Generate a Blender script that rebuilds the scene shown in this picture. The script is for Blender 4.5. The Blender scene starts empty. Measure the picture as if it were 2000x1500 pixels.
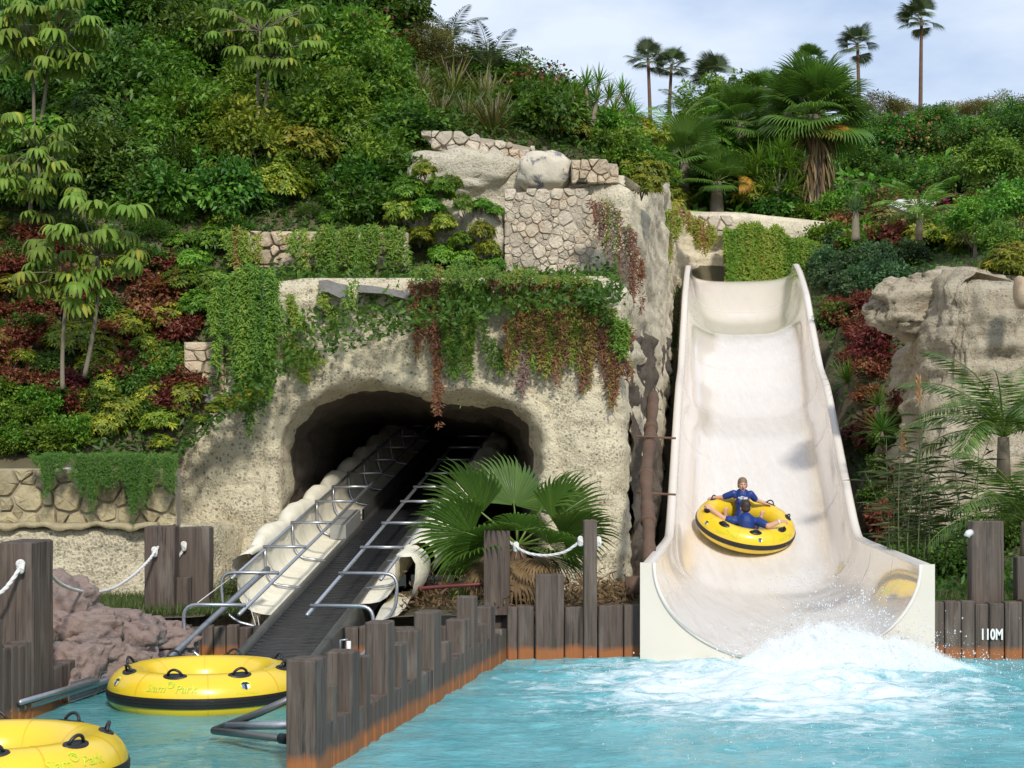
import bpy, bmesh, math, random
import numpy as np
from mathutils import Vector, Matrix, Euler
R = math.radians
random.seed(7)
rng = np.random.default_rng(11)
sc = bpy.context.scene
C = sc.collection

# ---------------------------------------------------------------- camera
F, HZ, CAMZ = 3300.0, 920.0, 2.4
cam_d = bpy.data.cameras.new('camera')
cam_d.sensor_width = 36.0
cam_d.lens = 36.0 * F / 2000.0
cam_d.shift_y = (HZ - 750.0) / 2000.0
cam_d.clip_end = 2000
cam = bpy.data.objects.new('camera', cam_d)
cam.location = (0, 0, CAMZ)
cam.rotation_euler = (R(90), 0, 0)
C.objects.link(cam)
sc.camera = cam

# ---------------------------------------------------------------- sky, sun, exposure
SUN_AZ, SUN_EL = R(13), R(37)          # azimuth to the right of straight behind the camera
sun_dir = Vector((math.sin(SUN_AZ) * math.cos(SUN_EL), -math.cos(SUN_AZ) * math.cos(SUN_EL), math.sin(SUN_EL)))
wd = bpy.data.worlds.new('World')
sc.world = wd
wd.use_nodes = True
nt = wd.node_tree
nt.nodes.clear()
out = nt.nodes.new('ShaderNodeOutputWorld')
sky = nt.nodes.new('ShaderNodeTexSky')
sky.sky_type = 'NISHITA'
sky.sun_disc = False
sky.sun_elevation = SUN_EL
sky.sun_rotation = math.atan2(sun_dir.x, sun_dir.y)
bg = nt.nodes.new('ShaderNodeBackground')
bg.inputs[1].default_value = 0.10
nt.links.new(sky.outputs[0], bg.inputs[0])
bg2 = nt.nodes.new('ShaderNodeBackground')
bg2.inputs[1].default_value = 1.0
tc = nt.nodes.new('ShaderNodeTexCoord')
mp = nt.nodes.new('ShaderNodeMapping')
mp.inputs['Scale'].default_value = (1.0, 1.0, 2.6)
mp.inputs['Location'].default_value = (0.62, 0.35, 0.2)
nt.links.new(tc.outputs['Generated'], mp.inputs[0])
nz = nt.nodes.new('ShaderNodeTexNoise')
nz.inputs['Scale'].default_value = 3.4
nz.inputs['Detail'].default_value = 6
nz.inputs['Roughness'].default_value = 0.55
nt.links.new(mp.outputs[0], nz.inputs[0])
cr = nt.nodes.new('ShaderNodeValToRGB')
cr.color_ramp.elements[0].position = 0.40
cr.color_ramp.elements[0].color = (0.31, 0.39, 0.53, 1)
cr.color_ramp.elements[1].position = 0.60
cr.color_ramp.elements[1].color = (0.56, 0.60, 0.67, 1)
nt.links.new(nz.outputs[0], cr.inputs[0])
nt.links.new(cr.outputs[0], bg2.inputs[0])
mx = nt.nodes.new('ShaderNodeMixShader')
mx.inputs[0].default_value = 0.80
nt.links.new(bg.outputs[0], mx.inputs[1])
nt.links.new(bg2.outputs[0], mx.inputs[2])
nt.links.new(mx.outputs[0], out.inputs[0])

sd = bpy.data.lights.new('sun', 'SUN')
sd.energy = 2.0
sd.angle = R(5)
sd.color = (1.0, 0.95, 0.86)
sun = bpy.data.objects.new('sun', sd)
sun.rotation_euler = (-sun_dir).to_track_quat('-Z', 'Y').to_euler()
C.objects.link(sun)

sc.view_settings.view_transform = 'Standard'
sc.view_settings.look = 'None'
sc.view_settings.exposure = 0.72
sc.view_settings.gamma = 1.0
sc.view_settings.use_curve_mapping = False
sc.render.engine = 'CYCLES'
sc.cycles.use_denoising = True
sc.cycles.max_bounces = 6
sc.cycles.transparent_max_bounces = 12
sc.cycles.caustics_reflective = False
sc.cycles.caustics_refractive = False

# ---------------------------------------------------------------- helpers
def P(px, py, Y):
    """a point of the place at distance Y, from where it is seen in the photograph"""
    return Vector(((px - 1000.0) * Y / F, Y, CAMZ + (HZ - py) * Y / F))

def PX(p):
    return (1000.0 + p[..., 0] * F / p[..., 1], HZ - (p[..., 2] - CAMZ) * F / p[..., 1])

def _h(ix, iy, iz):
    n = (ix * 374761393 + iy * 668265263 + iz * 2147483647 % 1013904223) & 0xFFFFFFFF
    n = ((n ^ (n >> 13)) * 1274126177) & 0xFFFFFFFF
    return ((n ^ (n >> 16)) & 0xFFFF) / 65535.0

def vnoise(p):
    p = np.asarray(p, float)
    i = np.floor(p).astype(np.int64)
    f = p - i
    f = f * f * (3 - 2 * f)
    r = 0
    for dx in (0, 1):
        for dy in (0, 1):
            for dz in (0, 1):
                w = (f[..., 0] if dx else 1 - f[..., 0]) * (f[..., 1] if dy else 1 - f[..., 1]) * (f[..., 2] if dz else 1 - f[..., 2])
                r = r + w * _h(i[..., 0] + dx, i[..., 1] + dy, (i[..., 2] + dz) * 7919)
    return r * 2 - 1

def fbm(p, o=4, lac=2.1, g=0.5):
    p = np.asarray(p, float)
    a, s, t = 1.0, 0.0, 0.0
    for k in range(o):
        s = s + a * vnoise(p + 17.3 * k)
        t += a
        p = p * lac
        a *= g
    return s / t

def smooth01(x):
    x = np.clip(x, 0, 1)
    return x * x * (3 - 2 * x)

def mesh_data(name, V, Fc, mats=(), smooth=False, tint=None, midx=None):
    m = bpy.data.meshes.new(name)
    V = np.asarray(V, float)
    if isinstance(Fc, np.ndarray):
        n, k = Fc.shape
        m.vertices.add(len(V))
        m.vertices.foreach_set('co', V.ravel())
        m.loops.add(n * k)
        m.loops.foreach_set('vertex_index', Fc.astype(np.int32).ravel())
        m.polygons.add(n)
        m.polygons.foreach_set('loop_start', np.arange(0, n * k, k, dtype=np.int32))
        m.update(calc_edges=True)
    else:
        m.from_pydata([tuple(v) for v in V], [], [tuple(f) for f in Fc])
        m.update()
    for mt in mats:
        m.materials.append(mt)
    if smooth:
        m.polygons.foreach_set('use_smooth', np.ones(len(m.polygons), bool))
    if tint is not None:
        a = m.attributes.new('tint', 'FLOAT', 'POINT')
        a.data.foreach_set('value', np.asarray(tint, np.float32))
    if midx is not None:
        m.polygons.foreach_set('material_index', np.asarray(midx, np.int32))
    return m

def link(name, data, parent=None, loc=(0, 0, 0)):
    o = bpy.data.objects.new(name, data)
    o.location = loc
    C.objects.link(o)
    if parent is not None:
        o.parent = parent
    return o

def tag(o, label=None, cat=None, group=None, kind=None):
    if label: o['label'] = label
    if cat: o['category'] = cat
    if group: o['group'] = group
    if kind: o['kind'] = kind
    return o

def thing(name, label, cat, loc=(0, 0, 0), group=None, rz=0.0):
    o = link(name, None, None, loc)
    o.empty_display_size = 0.2
    o.rotation_euler = (0, 0, rz)
    return tag(o, label, cat, group)

def part(name, V, Fc, mat, parent=None, smooth=False, tint=None, kind=None, midx=None):
    """V in world coordinates; stored relative to an unrotated parent"""
    V = np.asarray(V, float)
    if parent is not None:
        q = parent
        while q is not None:
            V = V - np.array(q.location)
            q = q.parent
    mats = mat if isinstance(mat, (list, tuple)) else [mat]
    o = link(name, mesh_data(name, V, Fc, mats, smooth, tint, midx), parent)
    if kind: o['kind'] = kind
    return o

class MB:
    """collects shapes into one mesh"""
    def __init__(s):
        s.V = []; s.F = []
    def add(s, V, Fc):
        n = len(s.V)
        s.V += [tuple(v) for v in V]
        s.F += [tuple(i + n for i in f) for f in Fc]
    def box(s, c, size, rot=None):
        x, y, z = (d / 2 for d in size)
        vs = [Vector((a * x, b * y, d * z)) for a in (-1, 1) for b in (-1, 1) for d in (-1, 1)]
        if rot is not None: vs = [rot @ v for v in vs]
        s.add([v + Vector(c) for v in vs], [(0, 1, 3, 2), (4, 6, 7, 5), (0, 4, 5, 1), (2, 3, 7, 6), (0, 2, 6, 4), (1, 5, 7, 3)])
    def tube(s, pts, r, n=8, cap=True):
        V, Fc = tube_geo(pts, r, n, cap)
        s.add(V, Fc)
    def obj(s, name, mat, parent=None, smooth=False, kind=None):
        return part(name, s.V, s.F, mat, parent, smooth, kind=kind)

def tube_geo(pts, r, n=8, cap=True):
    pts = [Vector(p) for p in pts]
    rs = r if isinstance(r, (list, tuple, np.ndarray)) else [r] * len(pts)
    V, Fc = [], []
    prev = None
    for i, p in enumerate(pts):
        d = (pts[min(i + 1, len(pts) - 1)] - pts[max(i - 1, 0)])
        d = d.normalized() if d.length > 1e-9 else Vector((0, 0, 1))
        if prev is None:
            a = Vector((0, 0, 1)) if abs(d.z) < 0.9 else Vector((1, 0, 0))
            u = d.cross(a).normalized()
        else:
            u = (prev - d * prev.dot(d)).normalized()
        prev = u
        v = d.cross(u)
        for k in range(n):
            t = 2 * math.pi * k / n
            V.append(p + (u * math.cos(t) + v * math.sin(t)) * rs[i])
    m = len(pts)
    for i in range(m - 1):
        for k in range(n):
            k2 = (k + 1) % n
            Fc.append((i * n + k, i * n + k2, (i + 1) * n + k2, (i + 1) * n + k))
    if cap:
        Fc.append(tuple(range(n))[::-1])
        Fc.append(tuple((m - 1) * n + k for k in range(n)))
    return V, Fc

def bez(p0, p1, p2, p3, n=10):
    p0, p1, p2, p3 = map(Vector, (p0, p1, p2, p3))
    return [p0 * (1 - t) ** 3 + p1 * 3 * t * (1 - t) ** 2 + p2 * 3 * t * t * (1 - t) + p3 * t ** 3 for t in [i / n for i in range(n + 1)]]

def catmull(pts, n=6):
    pts = [Vector(p) for p in pts]
    q = [pts[0] * 2 - pts[1]] + pts + [pts[-1] * 2 - pts[-2]]
    o = []
    for i in range(1, len(q) - 2):
        for k in range(n):
            t = k / n
            a, b, c, d = q[i - 1], q[i], q[i + 1], q[i + 2]
            o.append(0.5 * (2 * b + (c - a) * t + (2 * a - 5 * b + 4 * c - d) * t * t + (3 * b - a - 3 * c + d) * t ** 3))
    o.append(pts[-1])
    return o

def grid_faces(nu, nv):
    i = np.arange(nu - 1)[:, None]; j = np.arange(nv - 1)[None, :]
    a = (i * nv + j).ravel()
    return np.stack([a, a + nv, a + nv + 1, a + 1], 1)

def copy_tree(o, parent=None):
    c = o.copy()
    C.objects.link(c)
    c.parent = parent
    for ch in list(o.children):
        copy_tree(ch, c)
    return c

def pip(px, py, poly):
    """points in polygon"""
    ins = np.zeros(np.shape(px), bool)
    n = len(poly)
    for i in range(n):
        x1, y1 = poly[i]; x2, y2 = poly[(i + 1) % n]
        c = ((y1 > py) != (y2 > py))
        with np.errstate(divide='ignore', invalid='ignore'):
            xi = (x2 - x1) * (py - y1) / ((y2 - y1) if y2 != y1 else 1e-9) + x1
        ins ^= c & (px < xi)
    return ins

def pdist(px, py, poly):
    d = np.full(np.shape(px), 1e9)
    n = len(poly)
    for i in range(n):
        x1, y1 = poly[i]; x2, y2 = poly[(i + 1) % n]
        dx, dy = x2 - x1, y2 - y1
        t = np.clip(((px - x1) * dx + (py - y1) * dy) / (dx * dx + dy * dy + 1e-12), 0, 1)
        d = np.minimum(d, np.hypot(px - x1 - t * dx, py - y1 - t * dy))
    return d

# ---------------------------------------------------------------- materials
class NT:
    def __init__(s, name):
        s.m = bpy.data.materials.new(name)
        s.m.use_nodes = True
        s.t = s.m.node_tree
        s.b = s.t.nodes['Principled BSDF']
        s.out = s.t.nodes['Material Output']
    def n(s, typ, **kw):
        nd = s.t.nodes.new(typ)
        for k, v in kw.items():
            if k in nd.inputs.keys(): nd.inputs[k].default_value = v
            else: setattr(nd, k, v)
        return nd
    def l(s, a, b):
        s.t.links.new(a, b)
    def coord(s, scale=(1, 1, 1), world=True):
        if world:
            g = s.n('ShaderNodeNewGeometry').outputs['Position']
        else:
            g = s.n('ShaderNodeTexCoord').outputs['Object']
        m = s.n('ShaderNodeMapping')
        m.inputs['Scale'].default_value = scale
        s.l(g, m.inputs[0])
        return m.outputs[0]
    def noise(s, co, scale, detail=4, rough=0.55, dist=0.0):
        nd = s.n('ShaderNodeTexNoise')
        nd.inputs['Scale'].default_value = scale
        nd.inputs['Detail'].default_value = detail
        nd.inputs['Roughness'].default_value = rough
        nd.inputs['Distortion'].default_value = dist
        s.l(co, nd.inputs['Vector'])
        return nd.outputs['Fac']
    def ramp(s, fac, stops):
        r = s.n('ShaderNodeValToRGB')
        e = r.color_ramp.elements
        while len(e) < len(stops): e.new(0.5)
        for el, (p, c) in zip(e, stops):
            el.position = p
            el.color = (c[0], c[1], c[2], 1) if not isinstance(c, (int, float)) else (c, c, c, 1)
        s.l(fac, r.inputs[0])
        return r.outputs['Color']
    def mix(s, fac, a, b, mode='MIX'):
        m = s.n('ShaderNodeMix')
        m.data_type = 'RGBA'
        m.blend_type = mode
        for i, v in ((0, fac), (6, a), (7, b)):
            sock = m.inputs[i]
            if isinstance(v, bpy.types.NodeSocket): s.l(v, sock)
            elif isinstance(v, (int, float)): sock.default_value = v if i == 0 else (v, v, v, 1)
            else: sock.default_value = (v[0], v[1], v[2], 1)
        return m.outputs[2]
    def math(s, op, a, b=None, clamp=False):
        m = s.n('ShaderNodeMath')
        m.operation = op
        m.use_clamp = clamp
        for sock, v in ((m.inputs[0], a), (m.inputs[1], b)):
            if v is None: continue
            if isinstance(v, bpy.types.NodeSocket): s.l(v, sock)
            else: sock.default_value = v
        return m.outputs[0]
    def mrange(s, v, a, b, c=0.0, d=1.0):
        m = s.n('ShaderNodeMapRange')
        s.l(v, m.inputs[0])
        for i, x in zip((1, 2, 3, 4), (a, b, c, d)): m.inputs[i].default_value = x
        return m.outputs[0]
    def bump(s, h, strength=0.4, dist=0.02):
        b = s.n('ShaderNodeBump')
        b.inputs['Strength'].default_value = strength
        b.inputs['Distance'].default_value = dist
        s.l(h, b.inputs['Height'])
        s.l(b.outputs[0], s.b.inputs['Normal'])
        return b.outputs[0]
    def col(s, c):
        if isinstance(c, bpy.types.NodeSocket): s.l(c, s.b.inputs['Base Color'])
        else: s.b.inputs['Base Color'].default_value = (c[0], c[1], c[2], 1)
    def set(s, **kw):
        for k, v in kw.items():
            s.b.inputs[k.replace('_', ' ')].default_value = v
        return s

def leaf_mat(name, stops, trans=0.42, rough=0.45, spec=0.4, hue=0.10):
    t = NT(name)
    a = t.n('ShaderNodeAttribute', attribute_name='tint')
    oi = t.n('ShaderNodeObjectInfo')
    base = t.ramp(a.outputs['Fac'], stops)
    hs = t.n('ShaderNodeHueSaturation')
    t.l(base, hs.inputs['Color'])
    t.l(t.mrange(oi.outputs['Random'], 0, 1, 0.5 - hue * 0.25, 0.5 + hue * 0.18), hs.inputs['Hue'])
    t.l(t.mrange(oi.outputs['Random'], 0, 1, 0.75, 1.22), hs.inputs['Value'])
    t.col(hs.outputs[0])
    t.set(Roughness=rough)
    t.b.inputs['Specular IOR Level'].default_value = spec
    tr = t.n('ShaderNodeBsdfTranslucent')
    t.l(t.mix(0.5, hs.outputs[0], (0.9, 1.0, 0.25), 'MULTIPLY'), tr.inputs[0])
    mxn = t.n('ShaderNodeMixShader')
    mxn.inputs[0].default_value = trans
    t.l(t.b.outputs[0], mxn.inputs[1])
    t.l(tr.outputs[0], mxn.inputs[2])
    t.l(mxn.outputs[0], t.out.inputs[0])
    return t.m

def simple(name, c, rough=0.5, metal=0.0, spec=0.5, var=0.15, scale=6.0, bump=0.0, coat=0.0):
    t = NT(name)
    co = t.coord(world=False)
    n = t.noise(co, scale, 5)
    t.col(t.mix(n, [x * (1 - var) for x in c], [min(1, x * (1 + var)) for x in c]))
    t.set(Roughness=rough, Metallic=metal)
    t.b.inputs['Specular IOR Level'].default_value = spec
    t.b.inputs['Coat Weight'].default_value = coat
    t.l(t.mrange(t.noise(co, scale * 3, 3), 0.2, 0.8, rough * 0.8, min(1, rough * 1.25)), t.b.inputs['Roughness'])
    if bump: t.bump(t.noise(co, scale * 5, 4), bump, 0.01)
    return t.m

def tuff_mat(name, c0, c1, strata=0.6, fleck=0.75):
    t = NT(name)
    co = t.coord()
    big = t.noise(co, 0.9, 5)
    mid = t.noise(co, 5.0, 6, 0.65)
    base = t.mix(t.mrange(big, 0.3, 0.7), c0, c1)
    base = t.mix(t.mrange(mid, 0.45, 0.85, 0, 0.45), base, [x * 0.6 for x in c0])
    st = t.noise(t.coord((0.35, 0.35, 7.0)), 1.0, 4, 0.6, 0.3)
    base = t.mix(t.mrange(st, 0.45, 0.7, 0, strata), base, (c1[0] * 0.55, c1[1] * 0.5, c1[2] * 0.46))
    # dark rock fragments set into the pale tuff
    v = t.n('ShaderNodeTexVoronoi')
    v.inputs['Scale'].default_value = 15.0
    v.inputs['Randomness'].default_value = 1.0
    t.l(co, v.inputs['Vector'])
    sep = t.n('ShaderNodeSeparateColor')
    t.l(v.outputs['Color'], sep.inputs[0])
    size = t.mrange(sep.outputs[0], 0.45, 1.0, 0.0, 0.46)
    fl = t.math('LESS_THAN', v.outputs['Distance'], size)
    v2 = t.n('ShaderNodeTexVoronoi')
    v2.inputs['Scale'].default_value = 24.0
    t.l(co, v2.inputs['Vector'])
    fl2 = t.math('LESS_THAN', v2.outputs['Distance'], t.mrange(t.noise(co, 2.0, 2), 0.35, 0.72, 0.10, 0.55))
    base = t.mix(t.math('MULTIPLY', fl, fleck * 0.75), base, (0.09, 0.08, 0.07))
    base = t.mix(t.math('MULTIPLY', fl2, fleck * 0.6), base, (0.13, 0.11, 0.09))
    # water streaks and stain
    sk = t.noise(t.coord((3.2, 3.2, 0.25)), 1.0, 4, 0.6)
    base = t.mix(t.mrange(sk, 0.57, 0.74, 0, 0.36), base, (0.34, 0.23, 0.14))
    t.col(base)
    t.set(Roughness=0.95)
    t.b.inputs['Specular IOR Level'].default_value = 0.15
    h = t.math('ADD', t.math('MULTIPLY', mid, 1.0), t.math('MULTIPLY', t.noise(co, 24, 5, 0.7), 0.6))
    h = t.math('SUBTRACT', h, t.math('MULTIPLY', fl2, 0.25))
    t.bump(h, 1.0, 0.09)
    return t.m

def stone_mat(name, c, var=0.25):
    t = NT(name)
    co = t.coord()
    oi = t.n('ShaderNodeObjectInfo')
    base = t.mix(oi.outputs['Random'], [x * (1 - var) for x in c], [x * (1 + var * 0.7) for x in c])
    n = t.noise(co, 6, 6, 0.65)
    base = t.mix(t.mrange(n, 0.45, 0.75, 0, 0.6), base, [x * 0.5 for x in c])
    base = t.mix(t.mrange(t.noise(co, 2.2, 3), 0.55, 0.7, 0, 0.45), base, (c[0] * 0.8, c[1] * 0.62, c[2] * 0.45))
    v2 = t.n('ShaderNodeTexVoronoi')
    v2.inputs['Scale'].default_value = 22.0
    t.l(co, v2.inputs['Vector'])
    base = t.mix(t.math('MULTIPLY', t.math('LESS_THAN', v2.outputs['Distance'], 0.2), 0.4), base, (0.12, 0.11, 0.1))
    t.col(base)
    t.set(Roughness=0.92)
    t.b.inputs['Specular IOR Level'].default_value = 0.2
    t.bump(t.noise(co, 22, 6, 0.7), 0.7, 0.03)
    return t.m

def wood_mat(name, c0, c1):
    t = NT(name)
    co = t.coord((9, 9, 0.55))
    oi = t.n('ShaderNodeObjectInfo')
    n1 = t.noise(co, 1.6, 6, 0.65, 0.6)
    n2 = t.noise(t.coord((26, 26, 0.9)), 1.0, 4, 0.6, 0.3)
    base = t.mix(t.mrange(n1, 0.3, 0.7), c0, c1)
    base = t.mix(t.mrange(n2, 0.52, 0.68, 0, 0.8), base, (0.012, 0.011, 0.010))
    base = t.mix(t.mrange(oi.outputs['Random'], 0, 1, 0, 0.35), base, (c1[0] * 0.85, c1[1] * 0.95, c1[2] * 0.95))
    base = t.mix(t.mrange(t.noise(t.coord((5, 5, 1.2)), 1.0, 5), 0.54, 0.78, 0, 0.5), base, (0.25, 0.225, 0.19))
    # rust-coloured tide mark just above the water, dark wet band over it
    g = t.n('ShaderNodeNewGeometry')
    s = t.n('ShaderNodeSeparateXYZ')
    t.l(g.outputs['Position'], s.inputs[0])
    zz = t.math('ADD', s.outputs[2], t.math('MULTIPLY', t.noise(t.coord((4, 4, 2)), 1.3, 5), -0.15))
    tide = t.mrange(zz, 0.02, 0.10, 1, 0)
    orange = t.mix(t.noise(t.coord((14, 14, 3)), 1.0, 4), (0.42, 0.13, 0.03), (0.26, 0.11, 0.045))
    base = t.mix(t.math('MULTIPLY', tide, 0.88), base, orange)
    t.col(base)
    t.set(Roughness=0.72)
    t.b.inputs['Specular IOR Level'].default_value = 0.3
    h = t.math('ADD', n1, t.math('MULTIPLY', n2, -0.9))
    t.bump(h, 0.7, 0.02)
    return t.m

G_DARK = [(0, (0.034, 0.082, 0.012)), (0.5, (0.085, 0.195, 0.026)), (1, (0.21, 0.35, 0.045))]
G_MID = [(0, (0.05, 0.125, 0.014)), (0.55, (0.14, 0.29, 0.028)), (1, (0.30, 0.44, 0.045))]
G_YEL = [(0, (0.084, 0.144, 0.017)), (0.5, (0.228, 0.3, 0.029)), (1, (0.552, 0.504, 0.06))]
G_LIT = [(0, (0.062, 0.163, 0.019)), (0.6, (0.163, 0.338, 0.037)), (1, (0.3, 0.45, 0.062))]
G_BLUE = [(0, (0.045, 0.09, 0.035)), (0.6, (0.095, 0.18, 0.075)), (1, (0.2, 0.3, 0.13))]
G_OLIVE = [(0, (0.072, 0.078, 0.019)), (0.6, (0.192, 0.198, 0.048)), (1, (0.396, 0.288, 0.108))]
RED = [(0, (0.09, 0.03, 0.02)), (0.5, (0.23, 0.062, 0.04)), (0.85, (0.33, 0.12, 0.06)), (1, (0.36, 0.26, 0.07))]
VINE = [(0, (0.047, 0.128, 0.02)), (0.35, (0.146, 0.277, 0.032)), (0.52, (0.32, 0.349, 0.052)), (0.62, (0.32, 0.153, 0.065)), (0.8, (0.218, 0.091, 0.065)), (1, (0.291, 0.226, 0.197))]
M = {}
M['dark'] = leaf_mat('leaf_dark_green', G_DARK)
M['mid'] = leaf_mat('leaf_mid_green', G_MID)
M['yel'] = leaf_mat('leaf_yellow_green', G_YEL)
M['lit'] = leaf_mat('leaf_light_green', G_LIT, 0.3)
M['umbrella'] = leaf_mat('leaf_umbrella', [(0, (0.07, 0.14, 0.016)), (0.6, (0.14, 0.235, 0.03)), (0.9, (0.22, 0.31, 0.05)), (1, (0.45, 0.40, 0.04))], 0.3, 0.55, 0.25, 0.05)
M['blue'] = leaf_mat('leaf_blue_green', G_BLUE)
M['olive'] = leaf_mat('leaf_olive_strap', G_OLIVE)
M['red'] = leaf_mat('leaf_red_creeper', RED)
M['vine'] = leaf_mat('leaf_trailing', VINE, 0.3, 0.5, 0.3, 0.0)
M['fern'] = leaf_mat('leaf_fern', [(0, (0.03, 0.1, 0.012)), (0.6, (0.075, 0.19, 0.02)), (1, (0.16, 0.28, 0.03))], 0.3)
M['palm'] = leaf_mat('leaf_fan_palm', [(0, (0.06, 0.125, 0.022)), (0.55, (0.115, 0.22, 0.036)), (0.9, (0.22, 0.33, 0.06)), (1, (0.42, 0.31, 0.07))], 0.38, 0.35, 0.5, 0.03)
M['palm_far'] = leaf_mat('leaf_far_palm', [(0, (0.05, 0.08, 0.035)), (0.6, (0.10, 0.145, 0.055)), (1, (0.19, 0.21, 0.07))], 0.15)
M['dry'] = leaf_mat('leaf_dry', [(0, (0.10, 0.06, 0.03)), (0.6, (0.24, 0.16, 0.08)), (1, (0.42, 0.31, 0.17))], 0.15, 0.7, 0.2, 0.03)
M['gold'] = leaf_mat('leaf_golden', [(0, (0.35, 0.17, 0.02)), (1, (0.55, 0.33, 0.05))], 0.3, 0.5, 0.3, 0.0)
M['grass'] = leaf_mat('grass_blades', [(0, (0.035, 0.06, 0.012)), (0.6, (0.09, 0.13, 0.03)), (1, (0.25, 0.22, 0.09))], 0.2)
M['flower'] = leaf_mat('petals_pink', [(0, (0.35, 0.02, 0.08)), (1, (0.6, 0.06, 0.2))], 0.3)
M['bark'] = simple('bark_grey', (0.17, 0.14, 0.10), 0.9, bump=0.6, scale=8, var=0.4)
M['bark_pale'] = simple('bark_pale', (0.20, 0.17, 0.12), 0.9, bump=0.5, scale=9, var=0.3)
M['bark_brown'] = simple('bark_brown', (0.13, 0.075, 0.045), 0.85, bump=0.8, scale=5, var=0.5)
M['rust'] = simple('rusty_trunk', (0.11, 0.065, 0.042), 0.85, bump=0.9, scale=4, var=0.5)
M['tuff'] = tuff_mat('tuff_cream', (0.80, 0.72, 0.51), (0.78, 0.69, 0.50), 0.25, 0.7)
M['tuff_up'] = tuff_mat('tuff_strata', (0.82, 0.74, 0.55), (0.78, 0.69, 0.51), 0.6, 0.3)
M['tuff_grey'] = tuff_mat('tuff_weathered', (0.58, 0.51, 0.38), (0.50, 0.44, 0.33), 0.6, 0.55)
M['tuff_smooth'] = tuff_mat('tuff_boulder', (0.68, 0.62, 0.48), (0.70, 0.63, 0.49), 0.15, 0.35)
M['tuff_dark'] = tuff_mat('rock_painted_shade', (0.13, 0.11, 0.085), (0.17, 0.14, 0.11), 0.5, 0.5)  # dark rock; shade of recess and cave is put into its colour
M['stone'] = stone_mat('wall_stone', (0.56, 0.49, 0.385))
M['stone_warm'] = stone_mat('wall_stone_warm', (0.52, 0.42, 0.30))
M['stone_low'] = stone_mat('wall_stone_tuff', (0.42, 0.36, 0.22))
M['mortar'] = simple('mortar', (0.34, 0.29, 0.22), 0.95, bump=0.5, var=0.3)
M['wood'] = wood_mat('weathered_timber', (0.056, 0.040, 0.031), (0.14, 0.106, 0.086))
M['soil'] = simple('soil', (0.10, 0.085, 0.045), 1.0, bump=0.8, var=0.5, scale=3)
M['steel'] = simple('galvanised_steel', (0.42, 0.43, 0.45), 0.38, 0.85, var=0.2, scale=14)
M['steel_dark'] = simple('stainless_side_plate', (0.20, 0.20, 0.19), 0.42, 0.8, var=0.35, scale=5)
M['grey_box'] = simple('painted_steel_box', (0.33, 0.33, 0.31), 0.5, 0.2, var=0.2)
M['black'] = simple('black_rubber', (0.016, 0.016, 0.017), 0.45, var=0.4)
M['rope'] = simple('white_rope', (0.66, 0.65, 0.62), 0.9, bump=0.5, scale=30)
M['pvc'] = simple('white_pvc', (0.75, 0.75, 0.74), 0.4)
M['white_paint'] = simple('white_paint', (0.72, 0.71, 0.68), 0.7, var=0.1)
# ================================================================ SETTING
SLX0, SLY0, SLK = 3.42, 21.1, 0.1196
def slide_x(Y): return SLX0 + SLK * (np.asarray(Y) - SLY0)
FL = np.array([(21.1, .02), (25, .02), (29, .03), (31, .12), (33, .62), (35, 1.4), (38, 2.5), (39.6, 3.1), (42, 3.75), (44, 4.5), (46.5, 5.6), (48, 6.15), (49, 6.35), (50.5, 6.4), (52.5, 7.0), (56.3, 8.75), (58, 8.8)])
RM = np.array([(21.1, 1.22), (25, 1.2), (29, 1.18), (31.0, 1.19), (31.9, 1.42), (33, 1.84), (35, 2.62), (38, 3.8), (39.6, 4.4), (42, 4.95), (44, 5.7), (46, 6.5), (48, 7.35), (50, 7.95), (52, 8.5), (54.5, 9.05), (56.3, 9.12), (58, 9.14)])
def smooth_curve(tab):
    ys = np.linspace(tab[0, 0], tab[-1, 0], 400)
    z = np.interp(ys, tab[:, 0], tab[:, 1])
    k = np.hanning(13); k /= k.sum()
    zp = np.pad(z, 6, mode='edge')
    return ys, np.convolve(zp, k, 'valid')
_fy, _fz = smooth_curve(FL)
_ry, _rz = smooth_curve(RM)
def slide_floor(Y): return np.interp(Y, _fy, _fz)
def slide_rim(Y): return np.interp(Y, _ry, _rz)

def rbf(ctrl):
    pts = np.array([(c[0], c[1]) for c in ctrl]); z = np.array([c[2] for c in ctrl])
    d = np.hypot(pts[:, None, 0] - pts[None, :, 0], pts[:, None, 1] - pts[None, :, 1])
    n = len(pts)
    A = np.zeros((n + 1, n + 1)); A[:n, :n] = d + np.eye(n) * 0.02; A[:n, n] = 1; A[n, :n] = 1
    w = np.linalg.solve(A, np.append(z, 0))
    def f(X, Y):
        X = np.asarray(X, float); Y = np.asarray(Y, float)
        r = np.full(np.broadcast(X, Y).shape, w[n])
        for i in range(n):
            r = r + w[i] * np.hypot(X - pts[i, 0], Y - pts[i, 1])
        return r
    return f

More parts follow.
